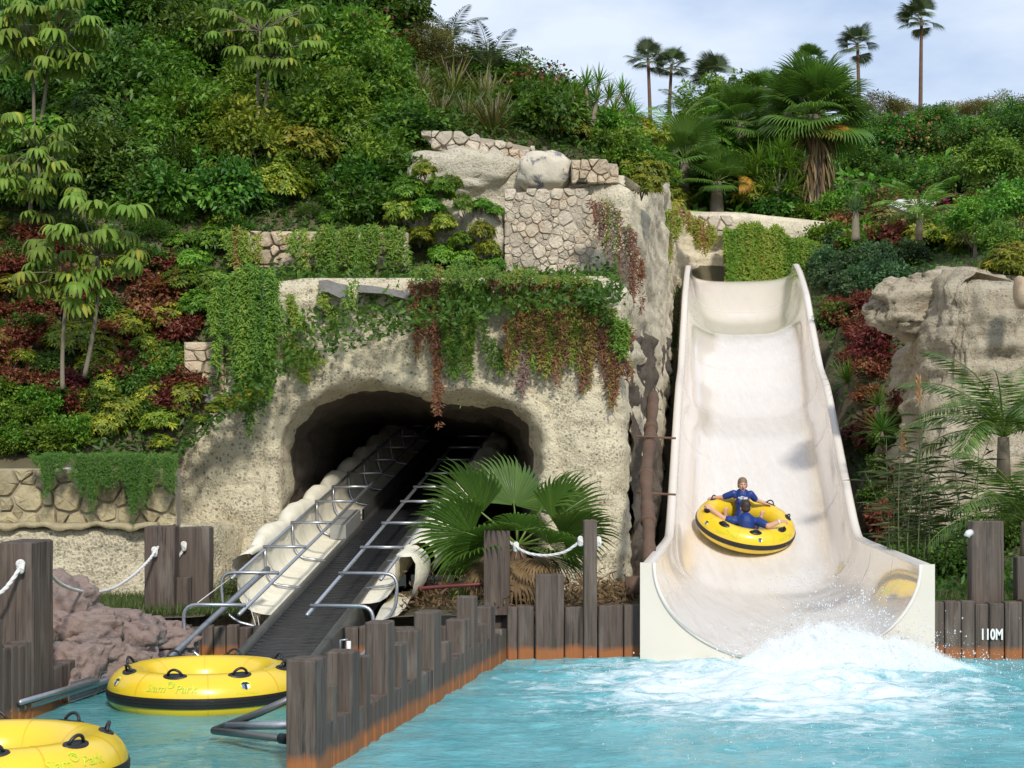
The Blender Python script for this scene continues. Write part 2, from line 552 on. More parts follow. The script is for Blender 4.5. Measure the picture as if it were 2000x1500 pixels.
def ctl(lst): return [tuple(P(a, b, Y)) for a, b, Y in lst]
LEFT = ctl([
    (-250, 905, 25.6), (0, 905, 25.6), (170, 905, 25.6), (330, 905, 26.2),
    (-250, 700, 27), (0, 700, 27.0), (150, 700, 27.3), (330, 720, 27.6),
    (-250, 500, 28.4), (0, 500, 28.4), (200, 500, 28.6), (380, 560, 28.3), (450, 640, 28.0),
    (470, 560, 27.8), (560, 552, 27.6), (700, 552, 27.6), (850, 552, 27.5), (1000, 552, 27.4), (1150, 552, 27.3), (1215, 552, 27.2),
    (600, 545, 28.6), (720, 545, 28.7), (850, 545, 29.0), (980, 545, 29.2), (1150, 545, 29.2),
    (500, 455, 29.5), (620, 450, 29.6), (760, 460, 29.6), (860, 400, 30.2),
    (920, 290, 30.6), (1000, 310, 30.5), (1100, 335, 30.4), (1200, 345, 30.2),
    (-250, 400, 29.6), (0, 400, 29.6), (250, 400, 29.8), (420, 400, 30.0), (700, 380, 31.0),
    (-250, 200, 33), (0, 200, 33), (250, 200, 33.2), (500, 210, 33.5), (750, 240, 33.0), (850, 235, 32.2),
    (-250, 0, 38), (0, 0, 38), (250, 0, 38), (500, 10, 38.5), (720, 60, 38.5), (800, 130, 36.5), (850, 130, 38.5),
    (900, 170, 37), (1000, 200, 37.5), (1100, 245, 38), (1180, 290, 38), (1240, 330, 39), (1100, 240, 33.5), (1000, 240, 33)])
LEFT += [(-16, 60, 12.5), (-6, 60, 12.5), (2, 60, 10.5), (-16, 90, 10), (0, 90, 9)]
zl = rbf(LEFT)
RIGHT = ctl([
    (1300, 440, 59), (1450, 455, 59), (1600, 450, 59.5), (1700, 500, 55), (1800, 470, 56),
    (1300, 330, 70), (1450, 310, 72), (1600, 330, 70), (1800, 320, 70), (2000, 330, 66), (2150, 330, 66),
    (1300, 280, 95), (1500, 260, 95), (1750, 245, 95), (2000, 250, 95), (2300, 250, 95),
    (1700, 590, 45), (1780, 545, 40), (1900, 520, 37), (2000, 510, 36), (2150, 500, 36), (2300, 480, 38),
    (1850, 560, 34.2), (1950, 560, 33.8), (2080, 560, 33.8)])
def slp(dx, Y, dz): return (float(slide_x(Y)) + dx, Y, float(slide_floor(Y)) + dz)
RIGHT += [slp(2.3, 52, 0.6), slp(2.3, 47, 0.2), slp(2.2, 42, 0.2), slp(2.2, 38, 0.1), slp(2.2, 34, 0.2), slp(2.2, 31, 0.3), slp(2.2, 27, 0.35), slp(2.2, 23, 0.35),
          *[slp(-2.4, y_, -.2) for y_ in (24, 28, 32, 36, 40, 44, 48, 52, 55, 57.3)], slp(0, 57.4, -.3),
          slp(4.2, 40, 1.2), slp(4.0, 36, 1.0), slp(4.0, 33, 1.0), slp(4.2, 30, 0.7), slp(4.5, 24, 0.45), slp(7, 23, 0.5), slp(7, 28, 1.0), slp(10, 24, 0.6), slp(10, 29, 1.3),
          (16, 24, .6), (16, 30, 2), (30, 24, .6), (30, 40, 7), (30, 70, 14), (40, 150, 22), (0, 150, 21), (-5, 110, 14), (80, 150, 20)]
zr = rbf(RIGHT)

def terrain(name, x0, x1, y0, y1, res, zf, xedge=None, mat=None, yfront=None):
    ys = np.arange(y0, y1, res); xs = np.arange(x0, x1, res)
    Yg, Xg = np.meshgrid(ys, xs, indexing='ij')
    if xedge is not None:
        lo, hi = xedge(ys)
        t = (xs - x0) / (x1 - res - x0)
        Xg = lo[:, None] + (hi - lo)[:, None] * np.clip(t, 0, 1)[None, :]
    if yfront is not None:
        f = (Yg - y0) / (ys[-1] - y0); yf = yfront(Xg); Yg = yf + f * (ys[-1] - yf)
    Z = zf(Xg, Yg)
    V = np.stack([Xg, Yg, Z], -1)
    V[..., 2] += 0.12 * fbm(V * 0.8, 3)
    o = part(name, V.reshape(-1, 3), grid_faces(len(ys), len(xs)), mat or M['soil'], None, True)
    tag(o, kind='structure')
    return o

def gully_left(Y): return slide_x(Y) - 2.35
terrain('hillside_terrain', -16, 3, 25.4, 60, 0.3, zl, lambda y: (np.full(len(y), -16.0), np.minimum(gully_left(y), np.where(y < 28.9, 1.75, 99))), yfront=lambda X: 25.45 + 1.95 * smooth01((X + 6.0) / 1.6))
def zr_clip(X, Y):
    z = zr(X, Y)
    near = np.abs(X - slide_x(Y)) < 2.1
    zs = slide_floor(np.clip(Y, 21.2, 58)) - 0.35
    return np.where(near & (Y < 58), np.minimum(z, np.where(Y < 32, np.minimum(zs, -.35), zs)), z)
terrain('bank_terrain', 1.5, 44, 21.95, 62, 0.35, zr_clip, lambda y: (slide_x(y) - 2.6, np.full(len(y), 44.0)))
terrain('far_hill_terrain', -6, 90, 61.5, 160, 1.5, lambda X, Y: zr(X, Y) - 0.1)

# flat ground round the pool (behind the timber walls), and the wide ground sheet below everything
def sheet(name, xs, ys, z, mat, amp=0.04, kind='structure'):
    Xg, Yg = np.meshgrid(xs, ys, indexing='ij')
    V = np.stack([Xg, Yg, np.full_like(Xg, z)], -1)
    V[..., 2] += amp * fbm(V * 1.3, 3)
    return tag(part(name, V.reshape(-1, 3), grid_faces(len(xs), len(ys)), mat, None, True), kind=kind)
sheet('ground', np.linspace(-400, 400, 9), np.linspace(-50, 900, 9), -1.6, M['soil'], 0)
sheet('pool_bank', np.linspace(-14, -4.0, 50), np.linspace(21.95, 27.5, 30), 0.52, M['soil'], 0.08)
sheet('pool_bank', np.linspace(-1.55, 2.0, 30), np.linspace(21.95, 27.5, 30), 0.52, M['soil'], 0.08)
sheet('pool_bank', np.linspace(-4.05, -1.5, 30), np.linspace(22.3, 37, 60), -0.15, M['soil'], 0.08)
sheet('pool_bank', np.linspace(-14, -4.85, 40), np.linspace(8, 21.95, 50), 0.5, M['soil'], 0.08)

# ---------------------------------------------------------------- water
def water_mat(name, deep, light, foam_scale, foam_mouth):
    t = NT(name)
    co = t.coord((1.0, 0.8, 1.0))
    n = t.noise(co, 0.9, 5, 0.6, 0.8)
    base = t.mix(t.mrange(n, 0.32, 0.68), deep, light)
    g = t.n('ShaderNodeNewGeometry')
    s = t.n('ShaderNodeSeparateXYZ')
    t.l(g.outputs['Position'], s.inputs[0])
    if foam_mouth:
        # churned foam, thickest where the slide empties into the pool
        dx = t.math('MULTIPLY', t.math('SUBTRACT', s.outputs[0], 2.9), 0.38)
        dy = t.math('MULTIPLY', t.math('SUBTRACT', s.outputs[1], 18.9), 0.27)
        d = t.math('SQRT', t.math('ADD', t.math('MULTIPLY', dx, dx), t.math('MULTIPLY', dy, dy)))
        area = t.mrange(d, 0.0, 1.5, 0.34, -0.12)
    else:
        area = t.mrange(s.outputs[2], -1, 1, -0.12, -0.12)
    f1 = t.noise(t.coord((1.0, 1.5, 1.0)), 1.7, 7, 0.68, 1.2)
    f2 = t.noise(co, 9.0, 5, 0.7, 0.5)
    f = t.math('ADD', t.math('ADD', t.math('MULTIPLY', f1, 0.72), t.math('MULTIPLY', f2, 0.28)), area)
    foam = t.mrange(f, 0.53, 0.72, 0, 0.95)
    t.col(t.mix(foam, base, (0.70, 0.78, 0.80)))
    t.l(t.mrange(foam, 0, 0.6, 0.06, 0.7), t.b.inputs['Roughness'])
    t.b.inputs['IOR'].default_value = 1.33
    t.b.inputs['Specular IOR Level'].default_value = 0.38
    h = t.math('ADD', t.noise(t.coord((2.2, 3.6, 1)), 2.6, 5, 0.6, 0.7), t.math('MULTIPLY', foam, 0.35))
    t.bump(h, 0.55, 0.05)
    return t.m
M['pool'] = water_mat('pool_water', (0.085, 0.34, 0.385), (0.19, 0.49, 0.53), 1, True)
M['channel'] = water_mat('channel_water', (0.055, 0.23, 0.24), (0.12, 0.36, 0.38), 1, False)

def water(name, x0, x1, y0, y1, res, mat, amp, right=None, left=None):
    ys = np.arange(y0, y1 + res, res); n = int((x1 - x0) / res)
    t = np.linspace(0, 1, n)
    lo = np.full(len(ys), x0) if left is None else left(ys)
    hi = np.full(len(ys), x1) if right is None else right(ys)
    X = lo[:, None] + (hi - lo)[:, None] * t[None, :]
    Y = np.broadcast_to(ys[:, None], X.shape)
    V = np.stack([X, Y, np.zeros_like(X)], -1)
    h = 0.6 * fbm(V * np.array([0.9, 1.5, 1]), 4) + 0.4 * fbm(V * np.array([3.2, 4.6, 1]) + 9, 3)
    if amp == 'pool':
        d = np.hypot((X - 3.3) * 0.5, (Y - 19.9) * 0.33)
        a = 0.055 + 0.17 * np.exp(-d * d * 0.9)
        V[..., 2] = h * a + 0.16 * np.exp(-(((X - 3.7) / 1.5) ** 2 + ((Y - 20.3) / 0.8) ** 2)) * (0.6 + 0.8 * fbm(V * 2.2 + 3, 4))
    else:
        V[..., 2] = h * amp
    return tag(part(name, V.reshape(-1, 3), grid_faces(len(ys), n), mat, None, True), kind='structure')
def wall_x(Y): return -1.48 + (np.asarray(Y) - 13.58) * (0.1737 / 0.985)
water('pool_water', -3, 14, 7.5, 21.75, 0.05, M['pool'], 'pool', left=lambda y: wall_x(y) - 0.10)
water('channel_water', -6.5, -1, 7.5, 21.75, 0.07, M['channel'], 0.028, right=lambda y: wall_x(y) - 0.14)

# ================================================================ CLIFF
def rock_sheet(name, path, z0, ztop, res, mat, parent, amp=0.22, strata=0.06, cave=None, lean=0.0, seed=0.0, ridge=0.0, mid=0.35):
    """a rock face that follows a path on the ground; ztop: list of (fraction, z)"""
    pts = [Vector((p[0], p[1], 0)) for p in path]
    pts = catmull(pts, 12)
    A = np.array([(p.x, p.y) for p in pts])
    L = np.concatenate([[0], np.cumsum(np.hypot(*np.diff(A, axis=0).T))])
    nu = int(L[-1] / res) + 1
    u = np.linspace(0, L[-1], nu)
    X = np.interp(u, L, A[:, 0]); Y = np.interp(u, L, A[:, 1])
    tx, ty = np.gradient(X), np.gradient(Y)
    tl = np.hypot(tx, ty) + 1e-9
    nx, ny = ty / tl, -tx / tl
    zt = np.interp(u / L[-1], [a for a, b in ztop], [b for a, b in ztop])
    nv = int((zt.max() - z0) / res) + 1
    v = np.linspace(0, 1, nv)
    Z = z0 + (zt[:, None] - z0) * v[None, :]
    Xg = np.broadcast_to(X[:, None], Z.shape).copy(); Yg = np.broadcast_to(Y[:, None], Z.shape).copy()
    Q = np.stack([Xg, Yg, Z], -1) + seed
    d = amp * (1.1 * fbm(Q * 0.55, 4) + 0.5 * fbm(Q * 1.9 + 5, 4)) + strata * fbm(Q * np.array([0.5, 0.5, 4.5]) + 3, 3) * 1.4 + 0.022 * fbm(Q * 9, 2) + mid * amp * fbm(Q * 3.4 + 21, 4)
    if ridge: d = d - ridge * np.exp(-np.abs(fbm(Q * np.array([.8, .8, 1.5]) + 11, 3)) * 16)
    d = d - lean * (Z - z0)
    d = d - 0.25 * smooth01((v[None, :] - 0.965) / 0.035)          # rounded top edge
    if cave is not None:
        cx, poly, depth, soft = cave
        wx = Xg + 0.10 * fbm(Q * 1.6 + 40, 4); wz = Z + 0.10 * fbm(Q * 1.6 + 80, 4)
        ins = pip(wx, wz, poly)
        dd = pdist(wx, wz, poly)
        front = Yg < cx
        lip = np.where(front & ~ins, -0.10 * np.exp(-dd / 0.18), 0)
        d = d + lip
        hole = front & (ins | (dd < .13))
    Xg = Xg + nx[:, None] * d; Yg = Yg + ny[:, None] * d
    V = np.stack([Xg, Yg, Z], -1)
    # lid running back from the top edge
    lid = V[:, -1, :].copy(); lid[:, 0] -= nx * 0.8; lid[:, 1] -= ny * 0.8; lid[:, 2] -= 0.12
    V = np.concatenate([V, lid[:, None, :]], 1)
    fc = grid_faces(nu, nv + 1)
    if cave is not None:
        hv = np.concatenate([hole, np.zeros((nu, 1), bool)], 1).ravel()
        fc = fc[~hv[fc].all(1)]
        # the tunnel: lip rolled out over the face, then rings going back
        pl = np.array(poly); seg = np.hypot(*np.diff(pl, axis=0).T); s_ = np.concatenate([[0], np.cumsum(seg)])
        t_ = np.linspace(0, s_[-1], 170)
        ox_, oz_ = np.interp(t_, s_, pl[:, 0]), np.interp(t_, s_, pl[:, 1])
        k_ = np.ones(7) / 7
        ox_ = np.convolve(np.pad(ox_, 3, mode='edge'), k_, 'valid'); oz_ = np.convolve(np.pad(oz_, 3, mode='edge'), k_, 'valid')
        gx_, gz_ = np.gradient(ox_), np.gradient(oz_); gl_ = np.hypot(gx_, gz_); ux_, uz_ = -gz_ / gl_, gx_ / gl_      # outward
        W3 = V[:, :-1, :][front]
        fy = np.array([W3[np.argmin((W3[:, 0] - a_ - .26 * b_) ** 2 + (W3[:, 2] - c_ - .26 * e_) ** 2), 1] for a_, b_, c_, e_ in zip(ox_, ux_, oz_, uz_)])
        fy = np.convolve(np.pad(fy, 4, mode='edge'), np.ones(9) / 9, 'valid')
        rings = [(.33, .14), (.27, .03), (.18, -.04), (.08, -.05), (.0, .0), (-.04, .12)] + [(-.06 - .02 * j, .2 + j * .22) for j in range(1, 12)] + [(-.3 - .03 * j, 2.8 + j * .9) for j in range(13)]
        T = []
        for j, (off, dy) in enumerate(rings):
            q = np.stack([ox_ * 1.0, np.full(170, fy.mean() + dy), oz_], -1)
            n_ = .15 * fbm(q * 1.5 + 40, 4) + .09 * fbm(q * 4.2 + 7, 4)
            if j < 2: n_ = n_ * (.3 + .7 * j / 2)
            T.append(np.stack([ox_ + ux_ * (off + n_), fy + dy + .13 * fbm(q * 2.2 + 3, 4), oz_ + uz_ * (off + n_)], -1))
        T = np.stack(T, 0)
        part('cave_lip', T[:9].reshape(-1, 3), grid_faces(9, 170), mat[0], parent, True)
        part('cave_tunnel', T[8:].reshape(-1, 3), grid_faces(len(rings) - 8, 170), mat[1], parent, True)  # tunnel and back coloured darker than the face to paint in cave shade
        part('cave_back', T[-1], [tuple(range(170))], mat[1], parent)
    return part(name, V.reshape(-1, 3), fc, mat[0] if isinstance(mat, list) else mat, parent, True)

YC = 27.0
def cv(px, py): p = P(px, py, YC); return (p.x, p.z)
CAVE = [cv(*q) for q in [(545, 1230), (546, 1000), (548, 860), (562, 812), (600, 778), (650, 758), (700, 746), (800, 750), (880, 770), (960, 774), (1010, 788), (1043, 815), (1060, 870), (1062, 960), (1066, 1230)]]
cliff = thing('cave_cliff', 'cream tuff cliff with the wide cave mouth that the conveyor climbs into', 'cliff', (-1.5, 27, 0.4))
def gx(px, Y): return (px - 1000) * Y / F
lower = [(gx(255, 27.9), 27.9), (gx(345, 27.3), 27.3), (gx(520, 26.9), 26.9), (gx(800, 26.9), 26.9), (gx(1050, 26.75), 26.75), (gx(1170, 26.65), 26.65), (gx(1220, 26.9), 26.9), (1.92, 27.6), (2.02, 28.8), (2.2, 31.0)]
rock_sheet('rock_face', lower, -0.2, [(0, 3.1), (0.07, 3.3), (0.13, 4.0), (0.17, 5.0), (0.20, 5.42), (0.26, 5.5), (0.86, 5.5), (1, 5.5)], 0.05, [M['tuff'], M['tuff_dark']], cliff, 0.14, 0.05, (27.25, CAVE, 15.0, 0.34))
upper = [(gx(1050, 29.6), 29.6), (gx(1130, 29.2), 29.2), (gx(1215, 28.7), 28.7), (2.10, 29.0), (2.45, 31.0), (3.4, 38.5), (4.3, 46), (5.3, 55.5), (5.9, 57.8), (8.0, 58.2), (11.5, 58.4)]
cl2 = thing('strata_cliff', 'layered pale rock cliff running back beside the slide', 'cliff', (3, 40, 0.2))
UT = [(0, 7.55), (0.03, 7.55), (0.055, 7.4), (0.075, 7.3), (0.12, 7.2), (0.3, 8.0), (0.6, 9.9), (0.8, 11.4), (0.9, 11.35), (1, 11.0)]
UT = UT[:5] + [(f_, max(float(np.interp(f_, [a for a, b in UT], [b for a, b in UT])), float(zl(gully_left(y_) - .3, y_)) - .05)) for f_, y_ in ((.2, 33.5), (.26, 36), (.34, 39), (.42, 42))] + UT[6:]
rock_sheet('rock_face', upper, 0.0, UT, 0.11, M['tuff_up'], cl2, 0.10, 0.10, mid=.25)

def rock(name, c, size, seed, mat, parent, amp=0.25, sub=4, freq=1.2, rot=0.0, flat=0.0):
    bm = bmesh.new()
    bmesh.ops.create_icosphere(bm, subdivisions=sub, radius=1.0)
    V = np.array([v.co for v in bm.verts])
    Fc = np.array([[v.index for v in f.verts] for f in bm.faces])
    bm.free()
    S = np.sign(V) * np.abs(V) ** 0.8
    d = 1 + amp * (fbm(V * freq + seed * 3.7, 4) * 1.3 + 0.45 * fbm(V * freq * 3.4 + seed, 4) - 0.9 * np.exp(-np.abs(fbm(V * freq * 1.5 + seed * 1.3, 3)) * 22) * .5) + 0.12 * amp * fbm(V * np.array([.8, .8, 4]) + seed, 3)
    V = S * d[:, None] * np.array(size)
    c_, s_ = math.cos(rot), math.sin(rot)
    V = V @ np.array([[c_, s_, 0], [-s_, c_, 0], [0, 0, 1]])
    V = V + np.array(c)
    return part(name, V, Fc, mat, parent, True)

def boulder(name, label, c, size, seed, mat, group=None, **kw):
    t = rock(name, c, size, seed, mat, None, **kw)
    # origin to its centre
    o = t
    me = o.data
    co = np.empty(len(me.vertices) * 3); me.vertices.foreach_get('co', co)
    co = co.reshape(-1, 3) - np.array(c); me.vertices.foreach_set('co', co.ravel()); me.update()
    o.location = c
    return tag(o, label, 'boulder', group)

uf = thing('upper_rock_face', 'pale rock face behind the coping stones and boulders above the ledge', 'cliff', (-.8, 29.7, 5.4))
rock_sheet('rock_face', [(gx(780, 30.0), 30.1), (gx(830, 29.75), 29.75), (gx(950, 29.6), 29.6), (gx(1060, 29.5), 29.5), (gx(1150, 29.35), 29.35), (gx(1215, 29.3), 29.3)], 5.2, [(0, 6.9), (.1, 7.9), (.3, 8.15), (.6, 7.85), (.8, 7.6), (1, 7.4)], .06, M['tuff_smooth'], uf, .2, .07, seed=15.5)
gl = thing('gully_rock', 'dark rock with shade in its colour, in the narrow recess between cliff and slide', 'rock', (2.6, 33, 0))
rock_sheet('rock_face', [(1.98, 27.5)] + [(float(slide_x(y_)) - 2.12, y_) for y_ in (29.5, 32, 35, 38, 41, 44)], -.1, [(0, 4.5), (.15, 4.9), (.5, 5.3), (1, 6.0)], .09, M['tuff_dark'], gl, .22, .08, seed=19.5)  # dark colour also stands in for the shade of the recess
boulder('boulder', 'smooth tan boulder bulging below the coping stones of the upper wall', P(905, 340, 29.9), (0.95, .6, .45), 3, M['tuff_smooth'], amp=.30, rot=-.1)
boulder('boulder', 'pale boulder crusted with dark grey lichen in the upper wall', P(1062, 337, 29.4), (.46, .42, .36), 8, M['tuff_smooth'], amp=.2)
boulder('boulder', 'tall smooth rock standing at the left edge of the rubble wall', P(945, 470, 29.5), (.42, .5, .62), 13, M['tuff_smooth'], amp=.22)
boulder('boulder', 'grey rock half hidden by shrubs left of the rubble wall', P(860, 450, 29.7), (.5, .5, .38), 17, M['tuff_smooth'], amp=.28)
# dark lichen crust on the boulder is in its own material
t = NT('lichen_boulder')
co = t.coord()
b0 = t.mix(t.noise(co, 5, 5), (0.62, 0.56, 0.44), (0.54, 0.48, 0.38))
b0 = t.mix(t.mrange(t.noise(co, 3.2, 7, 0.7, 0.5), 0.52, 0.58), b0, (0.20, 0.20, 0.21))
t.col(b0); t.set(Roughness=.95); t.bump(t.noise(co, 14, 6, .7), .6, .03)
M['lichen'] = t.m
[o for o in C.objects if o.get('label', '').startswith('pale boulder crusted')][0].data.materials[0] = M['lichen']

# the big weathered rock right of the slide: one thing of several lobes
rr = thing('rock_outcrop', 'big weathered tan rock outcrop right of the slide', 'rock', (9.0, 32.5, 0.5))
RP = [(float(gx(1700, 34.5)), 36.5), (float(gx(1718, 33.2)), 33.2), (float(gx(1775, 31.8)), 31.8), (float(gx(1850, 31.2)), 31.2), (float(gx(1950, 31.0)), 31.0), (float(gx(2080, 31.2)), 31.2), (float(gx(2250, 32)), 32)]
rock_sheet('rock_face', RP, 0.2, [(0, 5.4), (.18, 6.0), (.35, 6.35), (.6, 6.1), (1, 5.9)], 0.08, M['tuff_grey'], rr, 0.40, 0.12, lean=0.20, seed=3.2, ridge=.04, mid=.4)
rock('lobe', P(1790, 600, 34.2), (1.1, 1.0, .6), 31, M['tuff_grey'], rr, amp=.42, freq=1.1, sub=5)
rock('lobe', P(1900, 590, 34.4), (1.3, 1.0, .6), 33, M['tuff_grey'], rr, amp=.4, freq=1.2, sub=5)
rock('lobe', P(1985, 610, 33.8), (.9, .8, .5), 37, M['tuff_grey'], rr, amp=.42, freq=1.1, sub=5)
boulder('boulder', 'small pale upright stone on top of the right-hand rock outcrop', P(1996, 570, 31.0), (.14, .2, .3), 41, M['stone_warm'], amp=.15, sub=3)

# ---------------------------------------------------------------- rubble walls, every stone a piece of its own
def clip_poly(poly, a, b, c):
    o = []
    n = len(poly)
    for i in range(n):
        p, q = poly[i], poly[(i + 1) % n]
        dp, dq = a * p[0] + b * p[1] - c, a * q[0] + b * q[1] - c
        if dp <= 0: o.append(p)
        if dp * dq < 0:
            s = dp / (dp - dq)
            o.append((p[0] + s * (q[0] - p[0]), p[1] + s * (q[1] - p[1])))
    return o

def cells(seeds, w, inside, bounds, asp=1.0):
    x0, y0, x1, y1 = bounds
    res = []
    for i, (sx, sy) in enumerate(seeds):
        poly = [(x0, y0), (x1, y0), (x1, y1), (x0, y1)]
        for j, (tx, ty) in enumerate(seeds):
            if i == j: continue
            dx, dy = tx - sx, (ty - sy) * asp * asp
            c = (tx * tx - sx * sx + asp * asp * (ty * ty - sy * sy) + w[i] - w[j]) / 2
            poly = clip_poly(poly, dx, dy, c)
            if len(poly) < 3: break
        if len(poly) >= 3:
            cx = sum(p[0] for p in poly) / len(poly); cy = sum(p[1] for p in poly) / len(poly)
            if inside(cx, cy): res.append(poly)
    return res

def stone_geo(poly, gap, h, rnd):
    n = len(poly)
    cx = sum(p[0] for p in poly) / n; cy = sum(p[1] for p in poly) / n
    q = []
    for p in poly:
        d = math.hypot(p[0] - cx, p[1] - cy) + 1e-6
        s = max(0.3, 1 - gap / d)
        q.append((cx + (p[0] - cx) * s, cy + (p[1] - cy) * s))
    r = []
    for i in range(n):                                                # knock the corners off
        a, b = q[i], q[(i + 1) % n]
        f = rnd.uniform(.07, .19)
        r.append((a[0] + (b[0] - a[0]) * f, a[1] + (b[1] - a[1]) * f))
        r.append((a[0] + (b[0] - a[0]) * (1 - f), a[1] + (b[1] - a[1]) * (1 - f)))
    n = len(r)
    ta, tb = rnd.uniform(-.12, .12), rnd.uniform(-.12, .12)
    V = []
    for s, d in ((1, 0), (1.0, h * .62), (.90, h * .95), (.5, h * 1.0)):
        for p in r:
            dx, dy = (p[0] - cx) * s, (p[1] - cy) * s
            k = d + (dx * ta + dy * tb if d > 0 else 0) + (rnd.uniform(-.012, .012) if d else 0)
            V.append((dx, -k, dy))
    V.append((0, -h * 1.02, 0))
    Fc = []
    for ring in range(3):
        for i in range(n):
            i2 = (i + 1) % n
            Fc.append((ring * n + i, ring * n + i2, (ring + 1) * n + i2, (ring + 1) * n + i))
    for i in range(n): Fc.append((3 * n + i, 3 * n + (i + 1) % n, 4 * n))
    return (cx, cy), V, Fc

def stone_wall(name, label, poly_px, Y0, slope, n, mat, seed, asp=1.0, gap=.007, h=.06, wmix=.6, thick=.3, cat='wall'):
    """rubble wall: outline as seen at distance Y0 (+ slope per metre of X)"""
    rnd = random.Random(seed)
    pts = [P(a, b, Y0) for a, b in poly_px]
    po = [(p.x, p.z) for p in pts]
    xs = [p[0] for p in po]; zs = [p[1] for p in po]
    bnd = (min(xs), min(zs), max(xs), max(zs))
    area = (bnd[2] - bnd[0]) * (bnd[3] - bnd[1])
    rad = math.sqrt(area / n) * .56
    seeds, rads = [], []
    for f, cnt in ((1.45, n // 5), (1.0, n * 2 // 5), (.55, n)):          # big stones first, then what fits between
        tries = got = 0
        while got < cnt and tries < 2500 and len(seeds) < n:
            tries += 1
            r_ = rad * f * rnd.uniform(.9, 1.1)
            c = (rnd.uniform(bnd[0], bnd[2]), rnd.uniform(bnd[1], bnd[3]))
            if all(math.hypot(c[0] - s[0], (c[1] - s[1]) * asp) > (r_ + q) * .9 for s, q in zip(seeds, rads)):
                seeds.append(c); rads.append(r_); got += 1
    w = [r_ * r_ for r_ in rads]
    inside = lambda x, z: bool(pip(np.array([x]), np.array([z]), po)[0])
    X0 = bnd[0]
    t = thing(name, label, cat, (sum(xs) / len(xs), Y0, min(zs)))
    base = np.array(t.location)
    # mortar backing
    cen = (sum(xs) / len(xs), sum(zs) / len(zs))
    V = [(p[0], Y0 + slope * (p[0] - X0) + .0, p[1]) for p in po] + [(p[0], Y0 + slope * (p[0] - X0) + thick, p[1]) for p in po]
    k = len(po)
    part('mortar', V, [tuple(range(k)), tuple(range(2 * k - 1, k - 1, -1))] + [(i, k + i, k + (i + 1) % k, (i + 1) % k) for i in range(k)], M['mortar'], t)
    for poly in cells(seeds, w, inside, bnd, asp):
        (cx, cz), V, Fc = stone_geo(poly, gap, h * rnd.uniform(.7, 1.35), rnd)
        o = link('stone', mesh_data('stone', V, Fc, [mat], False), t)
        o.location = Vector((cx, Y0 + slope * (cx - X0) + .01 + h * .42, cz)) - Vector(base)
    return t

stone_wall('rubble_wall', 'dry rubble wall of many fitted cream stones above the cave ledge', [(985, 378), (1120, 368), (1165, 392), (1185, 450), (1200, 500), (1205, 548), (990, 548)], 29.05, -.02, 150, M['stone'], 5)
stone_wall('coping_wall', 'low wall of coping stones along the top of the upper cliff', [(822, 256), (880, 262), (960, 272), (1045, 290), (1045, 312), (1010, 322), (1015, 372), (975, 372), (960, 318), (900, 300), (850, 292)], 29.85, 0, 90, M['stone'], 9, asp=1.15, h=.13)
stone_wall('parapet_wall', 'small ruined parapet of pale stones on the cliff corner', [(1116, 312), (1205, 322), (1208, 360), (1116, 352)], 28.95, -.1, 14, M['stone_warm'], 12, h=.12)
stone_wall('retaining_wall', 'warm tan boulder wall peeping between trailing plants above the ledge', [(480, 455), (600, 452), (790, 462), (800, 545), (480, 545)], 28.75, .0, 46, M['stone_warm'], 15, h=.16, gap=.013)
stone_wall('stone_pier', 'narrow stacked stone pier among red creeper left of the cave', [(360, 668), (437, 668), (440, 772), (360, 772)], 27.0, 0, 13, M['stone_warm'], 19, h=.14, asp=1.5)
stone_wall('low_stone_wall', 'low wall of rough yellowish tuff blocks under hanging ferns', [(-90, 915), (345, 915), (345, 1028), (-90, 1028)], 25.0, .0, 44, M['stone_low'], 21, h=.13, gap=.013)
stone_wall('back_rubble_wall', 'scrap of rubble wall behind the top of the slide', [(1365, 420), (1430, 430), (1432, 462), (1365, 455)], 57.6, 0, 9, M['stone'], 25, h=.15, gap=.03)
# rendered base under the low stone wall, with its lava-stone capping strip
bw = thing('base_wall', 'mottled tuff base wall below the low stone wall at the left', 'wall', (-6.2, 24.8, .4))
rock_sheet('rock_face', [(-9.5, 24.75), (-8, 24.75), (-6.5, 24.72), (-5.4, 24.9), (-4.8, 25.6), (-4.3, 27)], .2, [(0, 1.58), (.8, 1.6), (1, 1.6)], .06, M['tuff'], bw, .07, .02, seed=3.1)
cp = MB()
xs = np.linspace(-9.4, -5.2, 60)
V = []
for x in xs:
    jz = .03 * math.sin(x * 7) + .02 * math.sin(x * 17.3)
    V += [(x, 24.62 + .03 * math.sin(x * 5), 1.56 + jz), (x, 24.64, 1.64 + jz * .6), (x, 25.05, 1.65), (x, 25.05, 1.55)]
Fc = [(4 * i + k, 4 * (i + 1) + k, 4 * (i + 1) + (k + 1) % 4, 4 * i + (k + 1) % 4) for i in range(59) for k in range(4)] + [(0, 1, 2, 3), tuple(4 * 59 + k for k in (3, 2, 1, 0))]
part('capping', V, Fc, M['stone_low'], bw, True)
